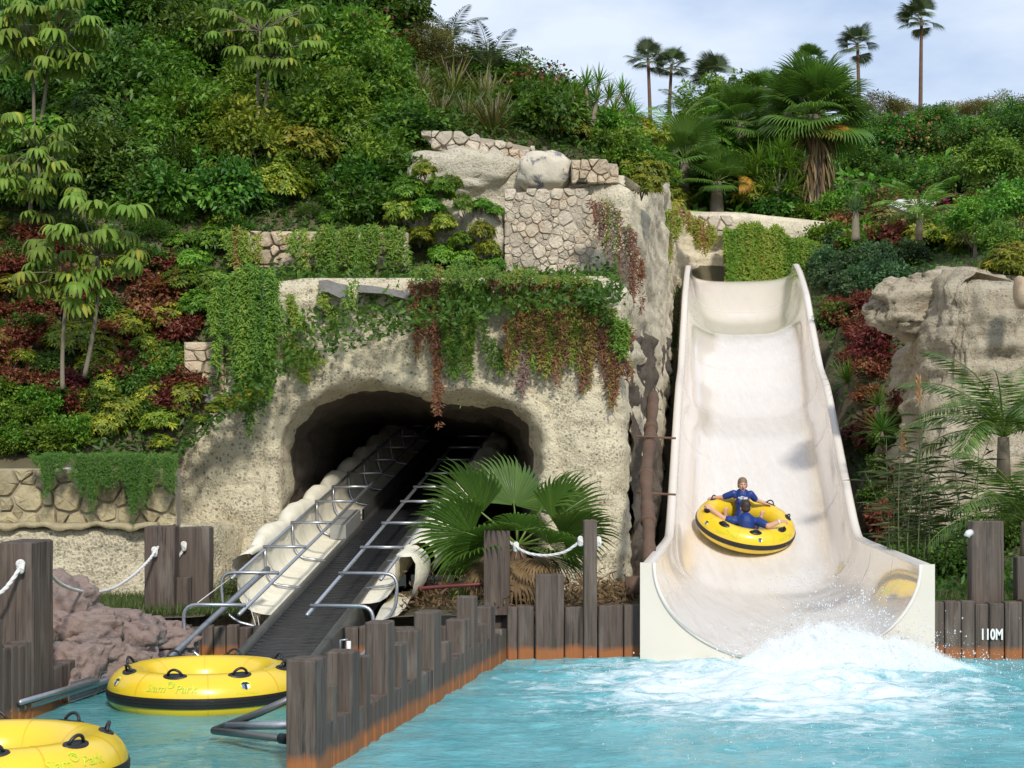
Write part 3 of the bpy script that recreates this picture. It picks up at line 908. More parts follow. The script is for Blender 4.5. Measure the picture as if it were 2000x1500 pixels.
# grey lava slabs on ledges
def slab(label, pts_px, Y, th, seed):
    rnd = random.Random(seed)
    top, bot = [], []
    n = len(pts_px)
    f = [P(a, b, Y) for a, b in pts_px]
    V = [(p.x, p.y, p.z) for p in f] + [(p.x, p.y + .5, p.z + rnd.uniform(0, .02)) for p in f] + [(p.x, p.y + .02, p.z - th * rnd.uniform(.7, 1.3)) for p in f] + [(p.x, p.y + .5, p.z - th) for p in f]
    Fc = []
    for i in range(n - 1):
        Fc += [(i, i + 1, n + i + 1, n + i), (2 * n + i, 3 * n + i, 3 * n + i + 1, 2 * n + i + 1), (i, 2 * n + i, 2 * n + i + 1, i + 1), (n + i, n + i + 1, 3 * n + i + 1, 3 * n + i)]
    Fc += [(0, n, 3 * n, 2 * n), (n - 1, 3 * n - 1, 4 * n - 1, 2 * n - 1)]
    return tag(part('rock_slab', V, Fc, M['slab'], None), label, 'slab')
M['slab'] = stone_mat('lava_slab', (0.27, 0.26, 0.25), .1)
slab('flat grey lava slab on the cave ledge beside trailing plants', [(622, 548), (640, 546), (660, 553), (676, 556)], 26.6, .2, 1)
slab('thin wavy grey lava slab on the cave ledge beside the red vines', [(698, 556), (725, 558), (750, 562), (775, 566), (800, 572)], 26.55, .1, 2)
slab('dark grey slab ledge below the narrow stone pier', [(330, 772), (380, 768), (440, 772), (450, 776)], 26.8, .17, 3)
# ================================================================ SLIDE
t = NT('slide_fibreglass')
co = t.coord()
b0 = t.mix(t.noise(t.coord((1.5, .25, 1.5)), 1.2, 4), (0.82, 0.73, 0.645), (0.85, 0.77, 0.69))
b0 = t.mix(t.mrange(t.noise(t.coord((2.6, .22, 1.2)), 1.6, 5, .6, .4), .5, .8, 0, .28), b0, (0.66, 0.54, 0.43))
t.col(b0)
t.set(Roughness=.22)
t.b.inputs['Coat Weight'].default_value = .9
t.b.inputs['Coat Roughness'].default_value = .035
t.bump(t.noise(t.coord((3, .8, 3)), 2.5, 4), .06, .03)
M['chute'] = t.m
M['chute_out'] = simple('slide_gelcoat', (0.66, 0.61, 0.52), .4, var=.05, scale=1.5)
M['chute_white'] = simple('slide_edge', (0.78, 0.72, 0.65), .35, var=.05)
t = NT('slide_water')
n1 = t.noise(t.coord((3.2, .4, 1.0)), 1.5, 5, .6, .3)
n2 = t.noise(t.coord((9, 4, 1)), 3, 5, .7)
g = t.n('ShaderNodeAttribute', attribute_name='tint')
al = t.math('ADD', t.math('MULTIPLY', t.math('ADD', t.math('MULTIPLY', n1, .42), t.math('MULTIPLY', n2, .03)), 1.0), t.math('MULTIPLY', g.outputs['Fac'], .42))
t.l(t.mrange(al, .22, .66, 0, .78), t.b.inputs['Alpha'])
t.col((.87, .85, .83))
t.set(Roughness=.35)
t.bump(n2, .06, .03)
M['film'] = t.m

slide = thing('water_slide', 'wide cream water slide chute running down into the pool', 'water slide', (3.42, 21.1, 0))
ax = Vector((SLK, 1, 0)).normalized()
side = Vector((ax.y, -ax.x, 0))
A_IN = 1.64
ys = np.concatenate([np.linspace(21.1, 31, 34), np.linspace(31.25, 57.6, 90)])
th = np.linspace(-90, 90, 37) * math.pi / 180
def inner(Y, t_, lift=0.0):
    fz, rz = slide_floor(Y), slide_rim(Y)
    d = rz - fz
    n_ = np.interp(Y, [21, 27, 33, 60], [2.0, 2.2, 2.8, 3.0])
    x = A_IN * np.sign(np.sin(t_)) * np.abs(np.sin(t_)) ** (2 / n_)
    c = np.abs(np.cos(t_)) ** (2 / n_)
    return x, rz - d * c + lift
def world(Y, lx, z):
    return np.stack([slide_x(Y) + side.x * lx, Y + side.y * lx + 0 * z, z + 0 * lx], -1)
Yg, Tg = np.meshgrid(ys, th, indexing='ij')
lx, z = inner(Yg, Tg)
V = world(Yg, lx, z)
part('chute', V.reshape(-1, 3), grid_faces(len(ys), len(th)), M['chute'], slide, True)
lx2, z2 = inner(Yg, Tg)
lx2 = lx2 * 1.035; z2 = z2 - .05 * np.cos(Tg)
part('chute_shell', world(Yg, lx2, z2 - .03).reshape(-1, 3), grid_faces(len(ys), len(th))[:, ::-1], M['chute_out'], slide, True)
# rolled rim, outer skirt
for s in (-1, 1):
    prof = [(A_IN - .005, -.015), (A_IN + .015, .025), (A_IN + .13, .03), (A_IN + .16, .0), (A_IN + .165, -.22), (A_IN + .15, -.25)]
    V = []
    for a, b in prof:
        V.append(world(ys, np.full(len(ys), s * a), slide_rim(ys) + b))
    V = np.stack(V, 1)
    part('rim', V.reshape(-1, 3), grid_faces(len(ys), len(prof)), M['chute_white'], slide, False)
    # flange plates with bolts up the outside of the upper chute
    yy = np.linspace(44, 57.4, 40)
    V = np.stack([world(yy, np.full(40, s * (A_IN + .17)), slide_rim(yy) + .02), world(yy, np.full(40, s * (A_IN + .2)), slide_floor(yy) - .15)], 1)
    part('flange', V.reshape(-1, 3), grid_faces(40, 2), M['chute_out'], slide)
    mb = MB()
    for Y in np.arange(44.2, 57.2, .3):
        for dz in (.16, .42):
            p = world(np.array([Y]), np.array([s * (A_IN + .185)]), np.array([slide_rim(Y) - dz]))[0]
            mb.box(p, (.05, .05, .05))
    mb.obj('bolts', M['steel_dark'], slide, kind='stuff')
    # skirt walls of the flat run-out
    yy = np.linspace(21.12, 31.5, 30)
    V = np.stack([world(yy, np.full(30, s * (A_IN + .155)), slide_rim(yy) - .05), world(yy, np.full(30, s * (A_IN + .155)), np.full(30, -.5))], 1)
    part('skirt', V.reshape(-1, 3), grid_faces(30, 2), M['chute_out'], slide)
# mouth panel: flat plate with the chute's U cut out of it
tt = np.linspace(-90, 90, 61) * math.pi / 180
ix, iz = inner(np.full(61, 21.1), tt)
iz = iz - .004
iz[0] = iz[-1] = 1.247
WO = A_IN + .175
ox, oz = [], []
for k, a in enumerate(tt):
    f = k / 60
    if f < .2: ox.append(-WO); oz.append(1.247 - (1.847) * f / .2)
    elif f > .8: ox.append(WO); oz.append(-.6 + 1.847 * (f - .8) / .2)
    else: ox.append(-WO + 2 * WO * (f - .2) / .6); oz.append(-.6)
ox, oz = np.array(ox), np.array(oz)
V = []
for yo in (21.06, 21.12):
    V += list(world(np.full(61, yo), ix, iz)) + list(world(np.full(61, yo), ox, oz))
Fc = []
for i in range(60):
    Fc += [(i, i + 1, 61 + i + 1, 61 + i), (122 + i, 183 + i, 183 + i + 1, 122 + i + 1), (i, 122 + i, 122 + i + 1, i + 1), (61 + i, 62 + i, 184 + i, 183 + i)]
Fc += [(0, 61, 183, 122), (60, 182, 244 - 1, 121)]
part('mouth_panel', V, Fc, M['chute_out'], slide)
mb = MB()
mb.tube([Vector(p) for p in world(np.full(61, 21.05), ix, iz)], .022, 8)
mb.obj('mouth_lip', M['chute_white'], slide, True)
# seams across the chute
for Y in (24.3, 27.6, 31.2, 34.6, 38.2, 41.8, 45.4, 53.4):
    a = world(np.full(37, Y), *inner(np.full(37, Y), th, .004)); b = world(np.full(37, Y + .035), *inner(np.full(37, Y + .035), th, .004))
    part('seam', np.stack([a, b], 1).reshape(-1, 3), grid_faces(37, 2), M['chute_white'], slide)
# running water
yy = np.linspace(21.0, 49.3, 150); tw = np.linspace(-1, 1, 31)
Yg, Tg = np.meshgrid(yy, tw, indexing='ij')
wd_ = np.interp(yy, [21, 28, 33, 40, 46, 49.3], [.95, .80, .60, .52, .52, .48])[:, None]
cx_ = np.interp(yy, [21, 33, 40, 44, 49.3], [-.02, 0, .06, .17, .15])[:, None]
ang = (Tg * wd_ + cx_) * (math.pi / 2) * .92
lx, z = inner(Yg, ang, .02)
z = z + .012 * fbm(np.stack([lx * 3, Yg, z], -1), 3)
edge = smooth01((1 - np.abs(Tg)) / .35) * np.interp(yy, [21, 30, 42, 49, 49.3], [1, 1, .8, .75, .5])[:, None]
part('water_film', world(Yg, lx, z).reshape(-1, 3), grid_faces(len(yy), 31), M['film'], slide, True, edge.ravel(), kind='stuff')

# ---------------------------------------------------------------- splash
t = NT('foam_white')
t.col((.97, .98, .98)); t.set(Roughness=.5)
t.b.inputs['Subsurface Weight'].default_value = .0
tr = t.n('ShaderNodeBsdfTranslucent'); tr.inputs[0].default_value = (.97, .98, .99, 1)
m2 = t.n('ShaderNodeMixShader'); m2.inputs[0].default_value = .55
t.l(t.b.outputs[0], m2.inputs[1]); t.l(tr.outputs[0], m2.inputs[2]); t.l(m2.outputs[0], t.out.inputs[0])
M['foam'] = t.m
def drops(name, N, gen, rmin, rmax, label):
    p = gen(N)
    r = rmin + (rmax - rmin) * rng.random(N) ** 5
    oc = np.array([(1, 0, 0), (-1, 0, 0), (0, 1, 0), (0, -1, 0), (0, 0, 1.3), (0, 0, -1.3)], float)
    fc = np.array([(0, 2, 4), (2, 1, 4), (1, 3, 4), (3, 0, 4), (2, 0, 5), (1, 2, 5), (3, 1, 5), (0, 3, 5)])
    V = p[:, None, :] + oc[None] * r[:, None, None] * (0.7 + .6 * rng.random((N, 1, 3)))
    Fc = (fc[None] + 6 * np.arange(N)[:, None, None]).reshape(-1, 3)
    o = part(name, V.reshape(-1, 3), Fc, M['foam'], None, True, kind='stuff')
    return tag(o, label, 'splash')
def keep(x, a, b):
    return np.where((x < a) | (x > b), a + (b - a) * rng.random(len(x)), x)
def hump(x):
    # crest height of the splash across the mouth
    return 0.07 + .74 * np.exp(-np.abs((x - 4.1) / .95) ** 3) + .26 * np.exp(-((x - 3.2) / .6) ** 2) + .12 * np.exp(-((x - 5.2) / .35) ** 2)
def gen_main(N):
    x = keep(rng.normal(4.05, .66, N), 2.6, 5.7)
    n = fbm(np.stack([x * 3.0, np.zeros(N), np.zeros(N)], -1) + 5, 4)
    top = hump(x) * (1 + .5 * n)
    z = top * rng.random(N) ** 1.35
    y = 20.55 + .8 * (z / 1.0) + rng.normal(0, .30, N)
    return np.stack([x, y, z - .02], -1)
def gen_spray(N):
    x = keep(rng.normal(4.2, .85, N), 2.3, 6.3)
    z = hump(x) * 1.25 * rng.random(N) ** 1.8 + rng.exponential(.08, N)
    y = 20.3 + .6 * z + rng.normal(0, .5, N)
    return np.stack([x, y, z], -1)
def gen_pool(N):
    x = rng.normal(3.2, 1.6, N); y = 20.3 - rng.exponential(2.0, N)
    k = y > 12
    z = rng.exponential(.05, N) + .02
    return np.stack([keep(x, .6, 7), keep(y, 12, 20.4), z], -1)
t = NT('spray_sheet')
co = t.coord((1, 1, .7))
a_ = t.n('ShaderNodeAttribute', attribute_name='tint')
n_ = t.math('ADD', t.math('MULTIPLY', t.noise(co, 5.0, 8, .72, .8), .7), t.math('MULTIPLY', t.noise(co, 42, 3, .7), .3))
t.l(t.mrange(t.math('ADD', n_, t.math('MULTIPLY', t.math('SUBTRACT', .5, a_.outputs['Fac']), .80)), .34, .58, 0, .95), t.b.inputs['Alpha'])
t.col((.88, .91, .92)); t.set(Roughness=.8)
t.b.inputs['Specular IOR Level'].default_value = .1
tr = t.n('ShaderNodeBsdfTranslucent'); tr.inputs[0].default_value = (.88, .92, .94, 1)
tp_ = t.n('ShaderNodeBsdfTransparent')
m2 = t.n('ShaderNodeMixShader'); m2.inputs[0].default_value = .5
t.l(t.b.outputs[0], m2.inputs[1])
m3 = t.n('ShaderNodeMixShader')
t.l(t.b.inputs['Alpha'].links[0].from_socket, m3.inputs[0]); t.l(tp_.outputs[0], m3.inputs[1]); t.l(tr.outputs[0], m3.inputs[2])
t.l(m3.outputs[0], m2.inputs[2]); t.l(m2.outputs[0], t.out.inputs[0])
M['spray'] = t.m
sp = thing('splash_plume', 'white plume of foam where the slide meets the pool', 'splash', (4.0, 20.6, 0))
for k in range(12):
    xs_ = np.linspace(2.6, 5.75, 70); vs_ = np.linspace(0, 1, 26)
    Xg, Vg = np.meshgrid(xs_, vs_, indexing='ij')
    top = hump(xs_) * (1.0 + .45 * fbm(np.stack([xs_ * 1.9, np.full(70, k * 3.1), np.zeros(70)], -1), 4)) * (1.0 - .07 * abs(k - 3))
    Zg = -.05 + top[:, None] * Vg
    Yg = 19.9 + k * .11 + .45 * Zg + .16 * fbm(np.stack([Xg * 2.2, Zg * 2, np.full_like(Xg, k)], -1), 3)
    Xo = Xg + .1 * fbm(np.stack([Xg * 2, Zg * 3, np.full_like(Xg, k + 50)], -1), 3)
    edge_ = np.abs(Xg - 4.15) / 1.6
    part('spray_sheet', np.stack([Xo, Yg, Zg], -1).reshape(-1, 3), grid_faces(70, 26), M['spray'], sp, True, np.clip(np.maximum(Vg, edge_ ** 4), 0, 1).ravel())
drops('splash_foam', 5000, gen_main, .002, .014, 'dense white droplets within the foam plume')
drops('splash_droplets', 3500, gen_spray, .002, .013, 'fine droplets thrown up round the foam plume')
drops('surface_spray', 2600, gen_pool, .003, .010, 'scattered spray beads over the churned pool surface')

# ================================================================ TIMBER WALLS
def pile_geo(corners, z0, z1, rnd, bev=.03, rings=7):
    """corners: 4 xy points, counter-clockwise"""
    c = [Vector((a, b, 0)) for a, b in corners]
    ring = []
    for i in range(4):
        p, q, r_ = c[i - 1], c[i], c[(i + 1) % 4]
        for k, f in ((p, 1), (r_, 1)):
            d = (k - q); b = min(bev, d.length * .3)
            ring.append(q + d.normalized() * b)
        ring.insert(-1, q + ((p - q).normalized() + (r_ - q).normalized()) * bev * .32)
    n = len(ring)
    cen = sum(c, Vector()) / 4
    V = []
    lv = [(z0 + (z1 - bev * .6 - z0) * k / (rings - 1), 1.0) for k in range(rings)] + [(z1 - bev * .15, .95), (z1, .84)]
    tx, ty = rnd.uniform(-.02, .02), rnd.uniform(-.02, .02)
    for z, s in lv:
        w = 1 + rnd.uniform(-.012, .012)
        for i, p in enumerate(ring):
            d = (p - cen) * s * w
            V.append((cen.x + d.x, cen.y + d.y, z + (d.x * tx + d.y * ty if s < 1 else 0) + (rnd.uniform(-.006, .006) if s < 1 else 0)))
    Fc = [(j * n + i, j * n + (i + 1) % n, (j + 1) * n + (i + 1) % n, (j + 1) * n + i) for j in range(len(lv) - 1) for i in range(n)]
    Fc.append(tuple((len(lv) - 1) * n + i for i in range(n)))
    return V, Fc
def pile(parent, corners, z0, z1, rnd, bev=.03, name='pile'):
    V, Fc = pile_geo(corners, z0, z1, rnd, bev)
    return part(name, V, Fc, M['wood'], parent, False)

rnd = random.Random(3)
LX, LY, DX, DY = -1.48, 13.58, .1737, .985
def s_of(px):
    k = (px - 1000) / F
    return (k * LY - LX) / (DX - k * DY)
def wl(s, off=0.0):     # off to the left of the wall face
    return (LX + DX * s - DY * off, LY + DY * s + DX * off)
tw_ = thing('timber_wall', 'palisade of uneven weathered timber piles dividing channel and pool', 'palisade', (-1.0, 16.5, 0))
PILES = [(615, 639, 1290, .24), (654, 662, 1339, .17), (686, 702, 1274, .235), (715, 723, 1282, .16), (757, 771, 1216, .22), (784, 796, 1259, .15), (814, 824, 1232, .22), (848, 862, 1196, .22),
         (877, 885, 1254, .13), (910, 920, 1211, .24), (924, 932, 1166, .2), (943, 950, 1220, .13), (957, 967, 1186, .2), (981, 987, 1230, .14)]
spans = []
for a, b, top, thk in PILES:
    s0, s1 = s_of(a), s_of(b)
    Yf = LY + DY * s0
    z1 = CAMZ - (top - HZ) / F * Yf
    o = rnd.uniform(-.012, .012)
    pile(tw_, [wl(s0, o), wl(s1, o), wl(s1, thk), wl(s0, thk)], -.5, z1, rnd, .022)
    spans.append((s0, s1))
e = spans[0][1] + .003
for s0, s1 in spans[1:] + [(s_of(992), 0)]:
    L = s0 - .003 - e
    k = max(1, round(L / .17))
    for i in range(k):
        if L < .04: break
        a, b = e + L * i / k + .003, e + L * (i + 1) / k - .003
        o = rnd.uniform(-.006, .014)
        pile(tw_, [wl(a, o), wl(b, o), wl(b, .19), wl(a, .19)], -.5, .362 + rnd.uniform(-.02, .02), rnd, .012, 'plank')
    e = s1 + .003

def row(parent, items, Y, thk, rnd, z0=-.5):
    """front-facing piles: (px0, px1, top py, distance offset)"""
    for px0, px1, top, dy in items:
        y = Y + dy
        x0, x1 = gx(px0, y) + .004, gx(px1, y) - .004
        z1 = CAMZ - (top - HZ) / F * y
        pile(parent, [(x0, y), (x1, y), (x1, y + thk), (x0, y + thk)], z0, z1, rnd, .02, 'pile' if x1 - x0 > .17 else 'plank')
bwall = thing('timber_wall', 'dark timber wall with two tall roped posts beside the slide mouth', 'palisade', (.8, 21.7, 0))
row(bwall, [(944, 997, 1036, .5), (990, 1011, 1186, 0), (1011, 1043, 1184, 0), (1045, 1102, 1122, -.05), (1102, 1140, 1186, 0), (1139, 1167, 1016, -.04), (1168, 1218, 1183, 0), (1218, 1256, 1182, 0)], 21.6, .22, rnd)
rw = thing('timber_wall', 'dark timber wall marked 110M right of the slide', 'palisade', (6.2, 21.7, 0))
row(rw, [(1808, 1845, 1176, 0), (1845, 1878, 1175, .01), (1878, 1905, 1174, 0), (1897, 1962, 1018, .24), (1905, 1932, 1180, -.01), (1932, 1962, 1178, .0), (1963, 1998, 1176, 0), (1998, 2030, 1172, 0), (1987, 2040, 1088, .24), (2030, 2070, 1176, 0)], 21.6, .22, rnd)

def text_mesh(body, size, extrude=0.0, shear=0.0, bold=0.0):
    cu = bpy.data.curves.new('txt', 'FONT')
    cu.body = body; cu.size = size; cu.extrude = extrude; cu.shear = shear
    cu.offset = size * bold; cu.align_x = 'CENTER'; cu.align_y = 'CENTER'; cu.resolution_u = 3
    o = bpy.data.objects.new('txt', cu)
    C.objects.link(o)
    dg = bpy.context.evaluated_depsgraph_get()
    me = bpy.data.meshes.new_from_object(o.evaluated_get(dg))
    bpy.data.objects.remove(o)
    V = np.array([v.co for v in me.vertices]); Fc = [tuple(p.vertices) for p in me.polygons]
    bpy.data.meshes.remove(me)
    return V, Fc
V, Fc = text_mesh('110M', .19, bold=.035)
c = P(1937, 1240, 21.57)
V = np.stack([V[:, 0] * .68 + c.x, np.full(len(V), c.y), V[:, 1] + c.z], -1)
part('lettering', V, Fc, M['white_paint'], rw)['label'] = 'stencilled white marking reading 110M'

lw = thing('timber_wall', 'tall timber post and low planks at the left edge of the channel', 'palisade', (-4.75, 16.4, 0))
def lface(Y): return np.interp(Y, [13, 15.9, 16.4, 17.5], [-4.95, -4.73, -4.66, -4.6])
def lpile(y0, y1, z1, thk=.3, off=0.0, nm='pile'):
    pile(lw, [(lface(y0) + off, y0), (lface(y1) + off, y1), (lface(y1) - thk + off, y1), (lface(y0) - thk + off, y0)], -.5, z1, rnd, .025, nm)
lpile(16.42, 17.05, 1.71, .33)
for a, b, z in ((15.75, 15.95, .74), (15.96, 16.11, .75), (16.12, 16.26, .73), (16.27, 16.41, .76)): lpile(a, b, z, .2, 0, 'plank')
lpile(15.2, 15.74, 1.02, .3, .0)
for k in range(6): lpile(13.0 + k * .36, 13.35 + k * .36, .7 + .1 * rnd.random(), .25, 0, 'plank')
for k in range(9): lpile(17.07 + k * .28, 17.33 + k * .28, .38 + .03 * rnd.random(), .2, -.02, 'plank')

pw = thing('timber_wall', 'pair of roped timber posts and planks behind the pink rocks', 'palisade', (-4.0, 22, 0))
row(pw, [(281, 341, 1028, .35), (345, 409, 1030, .75), (341, 369, 1128, .5), (341, 356, 1196, .3), (368, 386, 1192, .5)], 21.9, .36, rnd)
row(pw, [(335, 352, 1224, 0), (352, 371, 1222, .0), (371, 392, 1226, 0), (392, 416, 1223, 0), (416, 441, 1225, 0), (441, 466, 1222, 0), (466, 492, 1226, 0), (492, 506, 1224, 0)], 21.7, .2, rnd)
row(pw, [(672, 700, 1226, 0), (700, 760, 1224, 0), (760, 820, 1226, 0), (820, 880, 1224, 0), (880, 945, 1226, 0)], 21.72, .2, rnd)

# ropes
def rope(label, pts, r=.021, knots=()):
    t_ = thing('rope', label, 'rope', pts[0], 'white ropes strung between the timber posts')
    cur = catmull(pts, 10)
    # three-strand twist
    mb = MB()
    L = 0
    strands = [[], [], []]
    for i, p in enumerate(cur):
        if i: L += (p - cur[i - 1]).length
        d = (cur[min(i + 1, len(cur) - 1)] - cur[max(i - 1, 0)]).normalized()
        u = d.cross(Vector((0, 0, 1))).normalized(); v = d.cross(u)
        for k in range(3):
            a = L * 26 + k * 2.094
            strands[k].append(p + (u * math.cos(a) + v * math.sin(a)) * r * .42)
    for s in strands: mb.tube(s, r * .62, 6)
    mb.obj('strand', M['rope'], t_, True)
    for k in knots:
        q = MB()
        for a in range(4):
            cc = []
            for j in range(13):
                an = 2 * math.pi * j / 12
                cc.append(Vector(k) + Vector((math.cos(an) * r * 1.3, (a - 1.5) * r * .5 * math.cos(an), math.sin(an) * r * 1.4 + (a - 1.5) * r * .9)))
            q.tube(cc, r * .8, 6, False)
        q.obj('knot', M['rope'], t_, True)
    return t_
def ropep(lst): return [P(*q) for q in lst]
rope('white rope running off to the left from a knot on the tall left post', ropep([(-60, 1190, 15.9), (0, 1158, 16.1), (22, 1135, 16.25), (40, 1108, 16.36)]), knots=[P(40, 1107, 16.36)])
rope('white rope sagging from the tall left post over the pink rocks', ropep([(95, 1118, 17.0), (118, 1140, 17.7), (150, 1153, 18.6), (187, 1157, 19.6), (225, 1147, 20.6), (262, 1122, 21.4), (290, 1095, 21.95), (309, 1068, 22.25)]), knots=[P(302, 1078, 22.18)])
rope('short white rope end knotted to the rear one of the paired posts', ropep([(330, 1094, 22.62), (346, 1089, 22.62), (354, 1080, 22.62), (360, 1068, 22.64)]), .02, knots=[P(359, 1067, 22.6)])
rope('white rope sagging between the two tall posts beside the slide', ropep([(994, 1057, 22.2), (1008, 1068, 22.05), (1030, 1080, 21.9), (1065, 1085, 21.8), (1100, 1079, 21.7), (1122, 1066, 21.66), (1136, 1054, 21.64)]), .02, knots=[P(1008, 1068, 22.05), P(1134, 1057, 21.62), P(1169, 1058, 21.62)])
tag(part('rope_end', *tube_geo(ropep([(1888, 1048, 21.75), (1891, 1042, 21.75), (1896, 1040, 21.8)]), .045, 8), M['rope'], None, True), 'white rope knot on the side of the tall right-hand post', 'rope')

# ---------------------------------------------------------------- pink rocks at the left of the channel
t = NT('pink_rock')
co = t.coord()
b0 = t.mix(t.noise(co, 1.3, 5, .6, .6), (0.30, 0.195, 0.16), (0.22, 0.19, 0.17))
b0 = t.mix(t.mrange(t.noise(co, 4, 6, .7), .5, .75, 0, .6), b0, (0.36, 0.25, 0.2))
b0 = t.mix(t.mrange(t.noise(t.coord((2, 2, 6)), 3, 5, .7), .55, .7, 0, .7), b0, (0.09, 0.06, 0.055))
t.col(b0); t.set(Roughness=.8); b0 = t.mix(t.mrange(t.noise(co, 2.4, 5, .6, .8), .56, .66, 0, .75), b0, (0.13, 0.10, 0.09)); t.col(b0)
t.bump(t.noise(co, 9, 7, .7), .9, .05)
M['pink'] = t.m
pr = thing('rock_pile', 'pinkish artificial rocks beside the timber posts of the channel', 'rock', (-4.6, 19, 0))
for px, py, Y, sx, sy, sz, sd in [(120, 1180, 19.2, .36, .5, .42, 1), (155, 1225, 19.0, .42, .5, .36, 2), (215, 1225, 19.6, .5, .5, .32, 3), (275, 1235, 20.6, .55, .6, .3, 4), (318, 1252, 21.0, .3, .4, .34, 5),
                                  (140, 1300, 18.2, .26, .35, .36, 6), (195, 1285, 18.7, .4, .4, .3, 7), (245, 1290, 19.4, .34, .4, .3, 8), (295, 1290, 20.4, .3, .4, .26, 9), (118, 1335, 17.9, .2, .3, .26, 10), (175, 1255, 18.6, .3, .3, .2, 12), (232, 1258, 19.2, .34, .3, .2, 14)]:
    rock('boulder', P(px, py + 14, Y), (sx * 1.2, sy, sz * .95), sd + 50, M['pink'], pr, amp=.34, freq=1.4, rot=sd, sub=5)
rock('boulder', P(-20, 1200, 19.2), (.5, .5, .5), 71, M['pink'], pr, amp=.4)
# ================================================================ CONVEYOR
t = NT('conveyor_belt')
co = t.coord()
w = t.n('ShaderNodeTexWave'); w.inputs['Scale'].default_value = 2.1; w.inputs['Distortion'].default_value = 5; w.inputs['Detail'].default_value = 3
w.bands_direction = 'Y'
t.l(co, w.inputs['Vector'])
t.col(t.mix(t.noise(co, 3, 4), (.012, .013, .015), (.03, .031, .034)))
t.set(Roughness=.3)
t.bump(w.outputs['Fac'], .45, .03)
M['belt'] = t.m
t = NT('cream_canvas')
co = t.coord()
t.col(t.mix(t.mrange(t.noise(co, 2.2, 5, .6), .35, .7), (.82, .77, .62), (.72, .66, .51)))
t.set(Roughness=.8)
t.bump(t.math('ADD', t.noise(co, 3.5, 4, .6, .8), t.math('MULTIPLY', t.noise(co, 120, 2), .06)), .5, .06)
M['canvas'] = t.m
cvy = thing('conveyor', 'raft conveyor with black belt, steel rails and cream canvas sides climbing into the cave', 'conveyor', (-2.9, 20, 0))
def ccx(Y): return -2.84 + .1034 * (Y - 20.5)
def ccz(Y): return .75 + .1748 * (Y - 20.5)
lat = Vector((1, -.1034, 0)).normalized()
def cpt(Y, l, h): return Vector((ccx(Y), Y, ccz(Y) + h)) + lat * l
def strip(name, Ys, prof, mat, smooth=True, fn=None, kind=None):
    V = []
    for Y in Ys:
        for k, (l, h) in enumerate(prof):
            dl, dh = fn(Y, k / (len(prof) - 1)) if fn else (0, 0)
            V.append(cpt(Y, l + dl, h + dh))
    return part(name, V, grid_faces(len(Ys), len(prof)), mat, cvy, smooth, kind=kind)
YS = np.linspace(18.3, 40, 60)
strip('belt', YS, [(-.42, -.60), (-.2, -.615), (0, -.62), (.2, -.615), (.42, -.60)], M['belt'])
for s in (-1, 1):
    strip('side_plate', YS, [(s * .425, -.66), (s * .425, -.555), (s * .44, -.545), (s * .52, -.545), (s * .53, -.56), (s * .53, -.95)], M['steel_dark'], False)
strip('guard_plate', np.linspace(28.3, 40, 20), [(-.455, -.57), (-.455, -.36), (-.47, -.35), (-.485, -.36), (-.485, -.57)], M['steel_dark'], False)
mb = MB(); mb.box(cpt(27.5, -.60, -.44), (.26, 1.25, .24), Euler((math.atan(.1748), 0, -.103)).to_matrix()); mb.obj('motor_cover', M['grey_box'], cvy)
RUNG = [20.5, 22.17, 23.7, 25.36, 27.03, 28.3, 29.6, 31.0, 32.4, 33.8, 35.2, 36.7, 38.2]
for s in (-1, 1):
    part('rail', *tube_geo([cpt(20.25, s * .415, -.03), cpt(39.5, s * .415, 0)], .024, 10), M['steel'], cvy, True)
    part('outer_rail', *tube_geo([cpt(22.0, s * .99, -.02), cpt(39.5, s * .99, -.02)], .022, 8), M['steel'], cvy, True)
    for i, Y in enumerate(RUNG):
        if i < 2:
            pts = [cpt(Y, s * .40, .02), cpt(Y, s * .95, .02)] + bez(cpt(Y, s * 1.0, .02), cpt(Y, s * 1.16, .02), cpt(Y, s * 1.18, -.08), cpt(Y, s * 1.17, -.22), 6) + bez(cpt(Y, s * 1.16, -.35), cpt(Y, s * 1.14, -.5), cpt(Y, s * 1.05, -.58), cpt(Y, s * .92, -.64), 5) + [cpt(Y, s * .5, -.74)]
            part('hoop', *tube_geo(pts, .024, 8), M['steel'], cvy, True)
        else:
            part('rung', *tube_geo([cpt(Y, s * .385, .025), cpt(Y, s * 1.0, .025)], .022, 8), M['steel'], cvy, True)
            part('hoop', *tube_geo([cpt(Y, s * .975, .0)] + bez(cpt(Y, s * .975, -.12), cpt(Y, s * .975, -.42), cpt(Y, s * .90, -.50), cpt(Y, s * .74, -.52), 6) + [cpt(Y, s * .47, -.55)], .02, 8), M['steel'], cvy, True)
